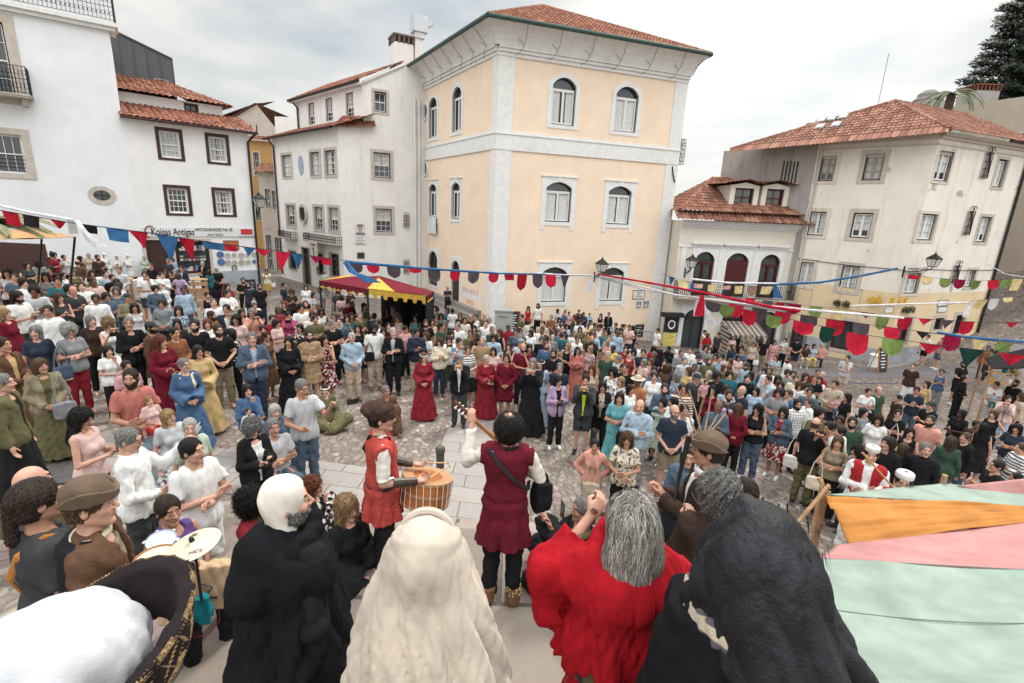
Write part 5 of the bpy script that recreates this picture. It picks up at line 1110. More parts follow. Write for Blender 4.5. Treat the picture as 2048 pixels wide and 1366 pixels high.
def body_mesh(pose,sex,yaw,pitch,fine=False):
 key=('body',pose,sex,yaw,pitch,fine)
 if key in _mesh:return _mesh[key]
 ck=(pose,sex,fine)
 if ck not in _core:_core[ck]=body_core(pose,sex,.013 if fine else .020)
 V,F,dz=_core[ck];hv,hf,hm=head_mesh(sex,.0042 if fine else .0066)
 V2=np.concatenate([V,xform(hv,head_xf(sex,dz,yaw,pitch))]);F2=np.concatenate([F,hf+len(V)])
 return np_mesh(key,'person',V2,F2,np.concatenate([np.zeros(len(F),int),hm]),4)
def strands(S,V,n,steps,step,w,curl=.25,lift=.003,seed=1):
 r=np.random.default_rng(seed);P=V[r.integers(0,len(V),n)].astype(np.float32);P=P+r.normal(0,.003,P.shape).astype(np.float32);e=.004;rows=[];D=r.normal(0,curl,P.shape);lf=r.uniform(.2,1,n)[:,None]*lift;rest=r.uniform(.35,1,n)
 for k in range(steps):
  g=np.stack([S(P+np.eye(3,dtype=np.float32)[i]*e)-S(P-np.eye(3,dtype=np.float32)[i]*e)for i in range(3)],-1);g=g/(np.linalg.norm(g,axis=1,keepdims=True)+1e-9)
  P=P-g*(S(P)[:,None]-lf)*.8;t=np.array([0,.12,-1.])+D+np.sin(k*1.1+D*40)*curl*.8;t=t-g*(t*g).sum(1,keepdims=True);t/=np.linalg.norm(t,axis=1,keepdims=True)+1e-9
  s=np.cross(g,t);ww=w*(1-.75*k/steps);rows.append((P-s*ww+g*.0,P+s*ww));P=(P+t*step*rest[:,None]).astype(np.float32)
 L=np.stack([q for rw in rows for q in rw],1);VV=L.reshape(-1,3);m=2*steps;b=np.arange(n)[:,None,None]*m;k=np.arange(steps-1)[None,:,None]*2;F=(b+k+np.array([0,1,3,2])[None,None,:]).reshape(-1,4);return VV,F
HTV={'t':None}
STY={'s':(700,5,.011,.0022,.25,.004),'q':(900,6,.012,.0024,.6,.009),'b':(0,),'z':(250,4,.01,.002,.2,.003),'k':(900,8,.018,.0026,.22,.005),'x':(1300,8,.016,.0026,.8,.012),'l':(1000,10,.028,.0028,.12,.004),'w':(1200,10,.025,.0028,.45,.009),'v':(1300,10,.025,.0028,.6,.013),'p':(800,7,.014,.002,.12,.003),'n':(800,7,.014,.002,.15,.003),'c':(1500,7,.014,.0026,1.,.018),'e':(500,3,.010,.0016,.3,.004)}
def add_strands(S,V,F,st,k=1.,seed=1):
 V2,F2=strands(S,V,int(st[0]*k),st[1],st[2],st[3]/k**.35,st[4],st[5],seed);HTV['t']=np.concatenate([np.full(len(F),.18),np.repeat(np.random.default_rng(seed).random(int(st[0]*k))**1.3,st[1]-1)]);return np.concatenate([V,V2]),np.concatenate([F,F2+len(V)])
def hair_mesh(style,sex,fine=False):
 key=('hair',style,sex,fine)
 if key in _mesh:return _mesh[key]
 HTV['t']=None;S,lo,hi=hair_sdf(style);V,F=surfnet(S,lo,hi,.0058 if fine else .0085);st=STY.get(style,(0,))
 if st[0]:V,F=add_strands(S,V,F,st,1.9 if fine else 1.)
 if sex!='m':V=V*.96
 return np_mesh(key,HAIR_ADDON.get(style,'hair'),V,F,tv=HTV['t']if st[0]else np.full(len(F),.4))
 # ---- clothing
TOPN={'t':'tee','v':'vest_top','j':'jacket','s':'shirt','d':'dress','D':'gown','S':'dress','T':'tunic','h':'hoodie'}
def cloth_mesh(kind,pose,sex,fine=False):
 """kind: tops t v j s h T, dresses d D S, bottoms trousers(r) jeans(r) shorts(o) skirt(k) longskirt(K)"""
 key=('cloth',kind,pose,sex,fine)
 if key in _mesh:return _mesh[key]
 dz,arms,legs=SK(pose,sex);fem=sex!='m';leg=pose.split('.')[1]if '.' in pose else 'st';sit=leg in('be','gr','kn')
 top=kind in 'tvjshTdDSl';dress=kind in 'dDST';hem={'t':.86,'v':.90,'j':.80,'s':.85,'h':.84,'T':.62,'d':.48,'S':.42,'D':.05,'l':1.16}.get(kind,0)+dz
 hem=max(hem,.04);seed=abs(hash((kind,pose)))%97 if False else len(pose)*7+ord(kind[0])
 ls=.45 if kind in 'tS' else(0 if kind in 'vd' else 1.)
 def f(P):
  Z=P[...,2];d=None
  if top:
   inf={'t':.016,'v':.010,'j':.028,'s':.020,'h':.028,'l':.006}.get(kind,.018);d=torso(P,sex,dz,inf)
   low=ell(P,(0,0,.93+dz),(.186+inf,.136+inf,.20));d=smin(d,low,.05)
   for sh,e,w,hd,c in arms:
    if ls==0:continue
    sh_,e_,w_=map(np.array,(sh,e,w));r0=.054+inf*.45 if not fem else .047+inf*.45
    if ls<1:m=sh_+(e_-sh_)*.62;d=smin(d,cone(P,sh,m,r0,r0*1.02,cut=True),.03)
    else:
     d=smin(d,cone(P,sh,e,r0,.042+inf*.4),.03);wr=.11 if kind=='D' and fem else .031+inf*.4
     d=smin(d,cone(P,e,w_-(w_-e_)*.08,.041+inf*.4,wr,cut=True),.02)
   if dress and not sit:
    w0,R=.14,{'D':.34,'d':.26,'S':.28,'T':.24}[kind];th=np.arctan2(P[...,1],P[...,0]);t=np.clip((1.08+dz-Z)/(1.08+dz-hem),0,1)
    rad=w0+(R-w0)*t**.9;rip=1+.06*t*(np.sin(th*9+2)+.6*np.sin(th*14+Z*4+1));rho=np.sqrt(P[...,0]**2+(P[...,1]/.85)**2)
    d=smin(d,np.maximum((rho-rad*rip)*.8,Z-1.08-dz),.03)
   if dress and sit:
    for hp,k,a,t in legs:d=smin(d,cone(P,hp,k,.13,.11),.06);d=smin(d,cone(P,k,a,.10,.10),.05)
   d=smax(d,hem-Z,.008)
   ny=-.05 if kind in 'vdDS' else-.03;nr=.088 if kind in 'vdDS' else .070
   d=smax(d,-ell(P,(0,ny,1.475+dz),(nr,.075,.085 if kind in 'vdS' else .062)),.008);d=np.maximum(d,Z-1.475-dz)
   if kind in 'js':d=smin(d,np.maximum(np.abs(np.sqrt(P[...,0]**2+(P[...,1]-.012)**2/.9)-.066)-.010,np.abs(Z-1.455-dz)-.028),.006)
   if kind=='j' and not sit:d=smax(d,-np.maximum(np.abs(P[...,0])-.022-.05*np.clip((Z-1.0-dz)/.4,0,1)-.02*np.clip((1.0+dz-Z)/.2,0,1),P[...,1]+.03),.008)
   if kind=='h':d=smin(d,cone(P,(-.06,.10,1.43+dz),(.06,.10,1.43+dz),.05,.05),.03)
   if kind=='v' or kind=='d':
    for s in(1,-1):d=smax(d,-ell(P,(s*.205,0,1.40+dz),(.065,.09,.075)),.01)
  elif kind in 'ro':
   d=ell(P,(0,0,.94+dz),(.170,.120,.12))
   for hp,k,a,t in legs:
    k_=np.array(k);hp_=np.array(hp);a_=np.array(a)
    if kind=='o':d=smin(d,cone(P,hp,k_-(k_-hp_)*.12,.108,.088,cut=True),.03)
    else:d=smin(d,cone(P,hp,k,.103,.074),.04);d=smin(d,cone(P,k,a_+(k_-a_)*.03,.072,.058,cut=True),.02)
   d=smax(d,Z-1.00-dz,.01)
  else:
   if sit:
    d=ell(P,(0,0,.95+dz),(.18,.13,.12))
    for hp,k,a,t in legs:d=smin(d,cone(P,hp,k,.13,.10),.07)
    if kind=='K':
     for hp,k,a,t in legs:d=smin(d,cone(P,k,a,.10,.09),.07)
   else:
    hm=.50 if kind=='k' else .09;th=np.arctan2(P[...,1],P[...,0]);t=np.clip((1.04-Z)/(1.04-hm),0,1);rad=.145+((.27 if kind=='k' else .30)-.15)*t**.85
    rip=1+.05*t*(np.sin(th*10)+.6*np.sin(th*15+Z*5));rho=np.sqrt(P[...,0]**2+(P[...,1]/.85)**2);d=np.maximum((rho-rad*rip)*.8,np.maximum(Z-1.04,hm-Z))
  a_=1.5 if fine else 1.;d=d+fold(P,(.0044 if kind not in 'v' else .0024)*a_,16,seed,(1.2,1,.55))+fold(P,.0016*a_,40,seed+3);return np.maximum(d,hem-Z)if top else d
 ps=[p for l in legs for p in l]+[(0,0,1.50+dz),(.24,.16,1+dz),(-.24,-.18,1+dz)]
 if top:ps+=[p for a in arms for p in a[:3]]
 if(dress or kind in 'kK')and not sit:ps+=[(.38,.34,hem),(-.38,-.34,hem)]
 if top and not dress:ps=[p for p in ps if p[2]>.6+dz or sit]
 ps=np.array(ps);lo=ps.min(0)-.13;hi=ps.max(0)+.12
 if top:lo[2]=max(lo[2],hem-.03)
 V,F=surfnet(f,lo,hi,.012 if fine else .018)
 return np_mesh(key,'cloth',V,F)
def shoe_mesh(pose,side):
 leg=pose.split('.')[1]if '.' in pose else 'st';key=('shoe',leg,side)
 if key in _mesh:return _mesh[key]
 _,legs=LEGS(leg);hp,k,a,t=legs[side];a=np.array(a);t=np.array(t)
 f=lambda P:np.maximum(smin(cone(P,a+(0,.03,-.038),t,.043,.039),cone(P,a+(0,.005,-.02),a+(0,.005,.01),.043,.042,cut=True),.03),t[2]-.036-P[...,2])
 ps=np.array([a,t]);V,F=surfnet(f,ps.min(0)-.08,ps.max(0)+.08,.011);return np_mesh(key,'shoe',V,F)
 # ---- colours
CN=dict(white=(.66,.66,.64),offwhite=(.58,.55,.49),cream=(.60,.52,.40),black=(.016,.016,.018),navy=(.03,.04,.062),charcoal=(.05,.052,.056),grey=(.24,.25,.26),lightgrey=(.42,.43,.44),blue=(.07,.13,.24),lightblue=(.3,.39,.47),teal=(.03,.13,.16),turquoise=(.13,.35,.38),denim=(.085,.12,.17),green=(.045,.085,.06),olive=(.13,.12,.06),palegreen=(.36,.42,.34),yellow=(.55,.41,.13),neon=(.62,.78,.04),mustard=(.42,.26,.07),orange=(.46,.19,.08),coral=(.46,.16,.13),salmon=(.52,.25,.19),red=(.38,.025,.03),maroon=(.15,.012,.025),crimson=(.24,.022,.032),pink=(.5,.27,.27),palepink=(.54,.38,.35),magenta=(.38,.06,.15),purple=(.12,.07,.22),lilac=(.34,.25,.37),brown=(.12,.065,.04),darkbrown=(.05,.032,.024),tan=(.36,.24,.14),beige=(.42,.35,.27),khaki=(.25,.21,.14),rust=(.25,.1,.05),gold=(.45,.32,.15))
PAT={'floral','striped','checked','patterned'}
_cm={}
def cloth_mat(name):
 if name in _cm:return _cm[name]
 parts=name.split('-');col=tuple(x*(1.02 if sum(CN[parts[-1]])>.9 else .85)for x in CN[parts[-1]]);m=mat(name.replace('-','_')+'_cloth',col,.92,var=.16,vs=7,bump=.35,bs=70,spec=.10)
 if len(parts)>1:
  nt=m.node_tree;L=nt.links;b=nt.nodes['Principled BSDF'];src=b.inputs['Base Color'].links[0].from_socket;t=N(nt,'ShaderNodeTexCoord')
  lum=sum(col)/3;alt=(.62,.58,.52)if lum<.2 else(.10,.09,.10)
  if parts[0]=='striped' or parts[0]=='checked':
   w=N(nt,'ShaderNodeTexWave',bands_direction='Z');w.inputs['Scale'].default_value=5.5;w.inputs['Distortion'].default_value=.6;L.new(t.outputs['Object'],w.inputs['Vector']);s=w.outputs['Fac']
   if parts[0]=='checked':w2=N(nt,'ShaderNodeTexWave',bands_direction='X');w2.inputs['Scale'].default_value=5.5;L.new(t.outputs['Object'],w2.inputs['Vector']);mm=N(nt,'ShaderNodeMath',operation='MULTIPLY');L.new(w.outputs['Fac'],mm.inputs[0]);L.new(w2.outputs['Fac'],mm.inputs[1]);s=mm.outputs[0]
   lo,hi=.45,.55
  else:
   w=N(nt,'ShaderNodeTexNoise');w.inputs['Scale'].default_value=17;w.inputs['Detail'].default_value=2;L.new(t.outputs['Object'],w.inputs['Vector']);s=w.outputs['Fac'];lo,hi=.52,.58
  mr=N(nt,'ShaderNodeMapRange');mr.inputs['From Min'].default_value=lo;mr.inputs['From Max'].default_value=hi;L.new(s,mr.inputs[0])
  mx=N(nt,'ShaderNodeMix',data_type='RGBA');L.new(mr.outputs[0],mx.inputs['Factor']);L.new(src,mx.inputs[6]);mx.inputs[7].default_value=alt+(1,);L.new(mx.outputs[2],b.inputs['Base Color'])
 _cm[name]=m;return m
SKINS=[mat('skin_'+n_,c,.62,var=.13,vs=22,spec=.22,bump=.12,bs=130)for n_,c in(('fair',(.56,.33,.25)),('light',(.50,.285,.205)),('tanned',(.42,.225,.15)),('olive',(.36,.19,.125)),('brown',(.16,.08,.05)),('dark',(.07,.036,.025)))]
for m_ in SKINS:b_=m_.node_tree.nodes['Principled BSDF'];b_.inputs['Subsurface Weight'].default_value=.0
LIP=mat('lips',(.30,.125,.10),.5);EYED=mat('eye_dark',(.02,.015,.012),.4);EYEW=mat('eye_white',(.34,.31,.29),.4)
HC=dict(k=(.012,.010,.009),d=(.036,.022,.015),b=(.095,.055,.03),r=(.16,.045,.02),y=(.36,.23,.11),g=(.24,.23,.22),w=(.52,.50,.47),a=(.12,.06,.03))
HCN=dict(k='black',d='dark',b='brown',r='red',y='blonde',g='grey',w='white',a='auburn')
HM={}
def hair_mat(c):
 if c in HM:return HM[c]
 m=mat('hair_'+HCN[c],HC[c],.5,var=.35,vs=30,bump=.8,bs=60,spec=.4);nt=m.node_tree
 for n in nt.nodes:
  if n.type=='TEX_NOISE':
   mp_=N(nt,'ShaderNodeMapping');mp_.inputs['Scale'].default_value=(4,4,.45);src=n.inputs['Vector'].links[0].from_socket;nt.links.new(src,mp_.inputs[0]);nt.links.new(mp_.outputs[0],n.inputs['Vector'])
 b=nt.nodes['Principled BSDF'];src=b.inputs['Base Color'].links[0].from_socket;at=N(nt,'ShaderNodeAttribute',attribute_name='tv');mr=N(nt,'ShaderNodeMapRange');mr.inputs['To Min'].default_value=.35;mr.inputs['To Max'].default_value=2.1;nt.links.new(at.outputs['Fac'],mr.inputs[0]);sc=N(nt,'ShaderNodeVectorMath',operation='SCALE');nt.links.new(src,sc.inputs[0]);nt.links.new(mr.outputs[0],sc.inputs['Scale']);nt.links.new(sc.outputs[0],b.inputs['Base Color'])
 HM[c]=m;return m
SHOE=[mat('shoe_'+n_,c,.6,var=.1)for n_,c in(('white',(.6,.6,.58)),('black',(.02,.02,.02)),('brown',(.13,.07,.04)))]
def setmat(o,ms):
 for i,m in enumerate(ms):o.material_slots[i].link='OBJECT';o.material_slots[i].material=m
def child(name,me,parent,ms,M_=None):
 o=bpy.data.objects.new(name,me);COL.objects.link(o);o.parent=parent;setmat(o,ms)
 if M_ is not None:o.matrix_local=M_
 return o
def place_head(u,v,h):
 r=ray(u,v);lo,hi=2.5,120.
 for _ in range(50):
  m=(lo+hi)/2
  if r[2]*m-h>ground_z(r[0]*m,m):lo=m
  else:hi=m
 return r*lo
def ground_z(x,y):
 return GB(x,y)
def person(label,loc,rz,sex,skin,hair,hc,pose,top,tc,bot=None,bc=None,h=1.72,yaw=0,pitch=0,extras='',fine=False,shoes=None,group=None):
 me=body_mesh(pose,'m' if sex=='m' else 'f',yaw,pitch,fine);o=bpy.data.objects.new('person',me);COL.objects.link(o)
 setmat(o,[SKINS[skin],LIP,EYED,EYEW]);s=h/(1.745 if sex=='m' else 1.735)
 o.location=loc;o.rotation_euler=(0,0,rz);w_=s*random.uniform(.90,.99);o.scale=(w_,w_,s);sx='m' if sex=='m' else 'f';dz=SK(pose,sx)[0]
 tag(o,label,'person',group or 'spectators crowding the square')
 HM_=head_xf(sx,dz,yaw,pitch)
 if hair and hair[0]!='-':child('hair' if hair[0]not in HAIR_ADDON else HAIR_ADDON[hair[0]],hair_mesh(hair[0],sx,fine),o,[hair_mat(hc)if hair[0]not in HAIR_ADDON else cloth_mat({'h':tc,'a':'charcoal','f':'grey','t':'beige','o':'offwhite'}.get(hair[0],'grey'))],HM_)
 for c in hair[1:]:
  hm=hair_mat(hc)if c=='e' or c not in HAIR_ADDON else cloth_mat({'a':'charcoal','f':'grey','t':'beige','o':'offwhite','h':'maroon','r':'offwhite'}[c])
  child(HAIR_ADDON.get(c,'hair'),hair_mesh(c,sx,fine),o,[hm],HM_)
 if top:
  if '/' in tc:tc,t2=tc.split('/');child('undershirt',cloth_mesh('v' if top!='T' else 's',pose,sx,fine),o,[cloth_mat(t2)])
  child(TOPN[top],cloth_mesh(top,pose,sx,fine),o,[cloth_mat(tc)])
 if bot:child({'r':'trousers','o':'shorts','k':'skirt','K':'long_skirt'}[bot],cloth_mesh(bot,pose,sx,fine),o,[cloth_mat(bc)])
 if shoes is not None:
  for i in(0,1):child('shoe',shoe_mesh(pose,i),o,[SHOE[shoes]])
 if 'g' in extras:child('glasses',glasses_mesh(),o,[IRON],HM_)
 return o
def glasses_mesh(dark=False):
 if 'gl' in _mesh:return _mesh['gl']
 mb=MB()
 for s in(1,-1):
  mb.tube([(s*.033+.023*cos(t),-.108+abs(.023*cos(t))*.1,.010+.018*sin(t))for t in np.linspace(0,2*pi,13)],.0022,4,cap=False);mb.tube([(s*.056,-.104,.014),(s*.080,.01,.012)],.002,4)
 mb.tube([(-.011,-.110,.012),(.011,-.110,.012)],.002,4);me=bpy.data.meshes.new('glasses');me.from_pydata(mb.v,[],mb.f);me.materials.append(None);_mesh['gl']=me;return me
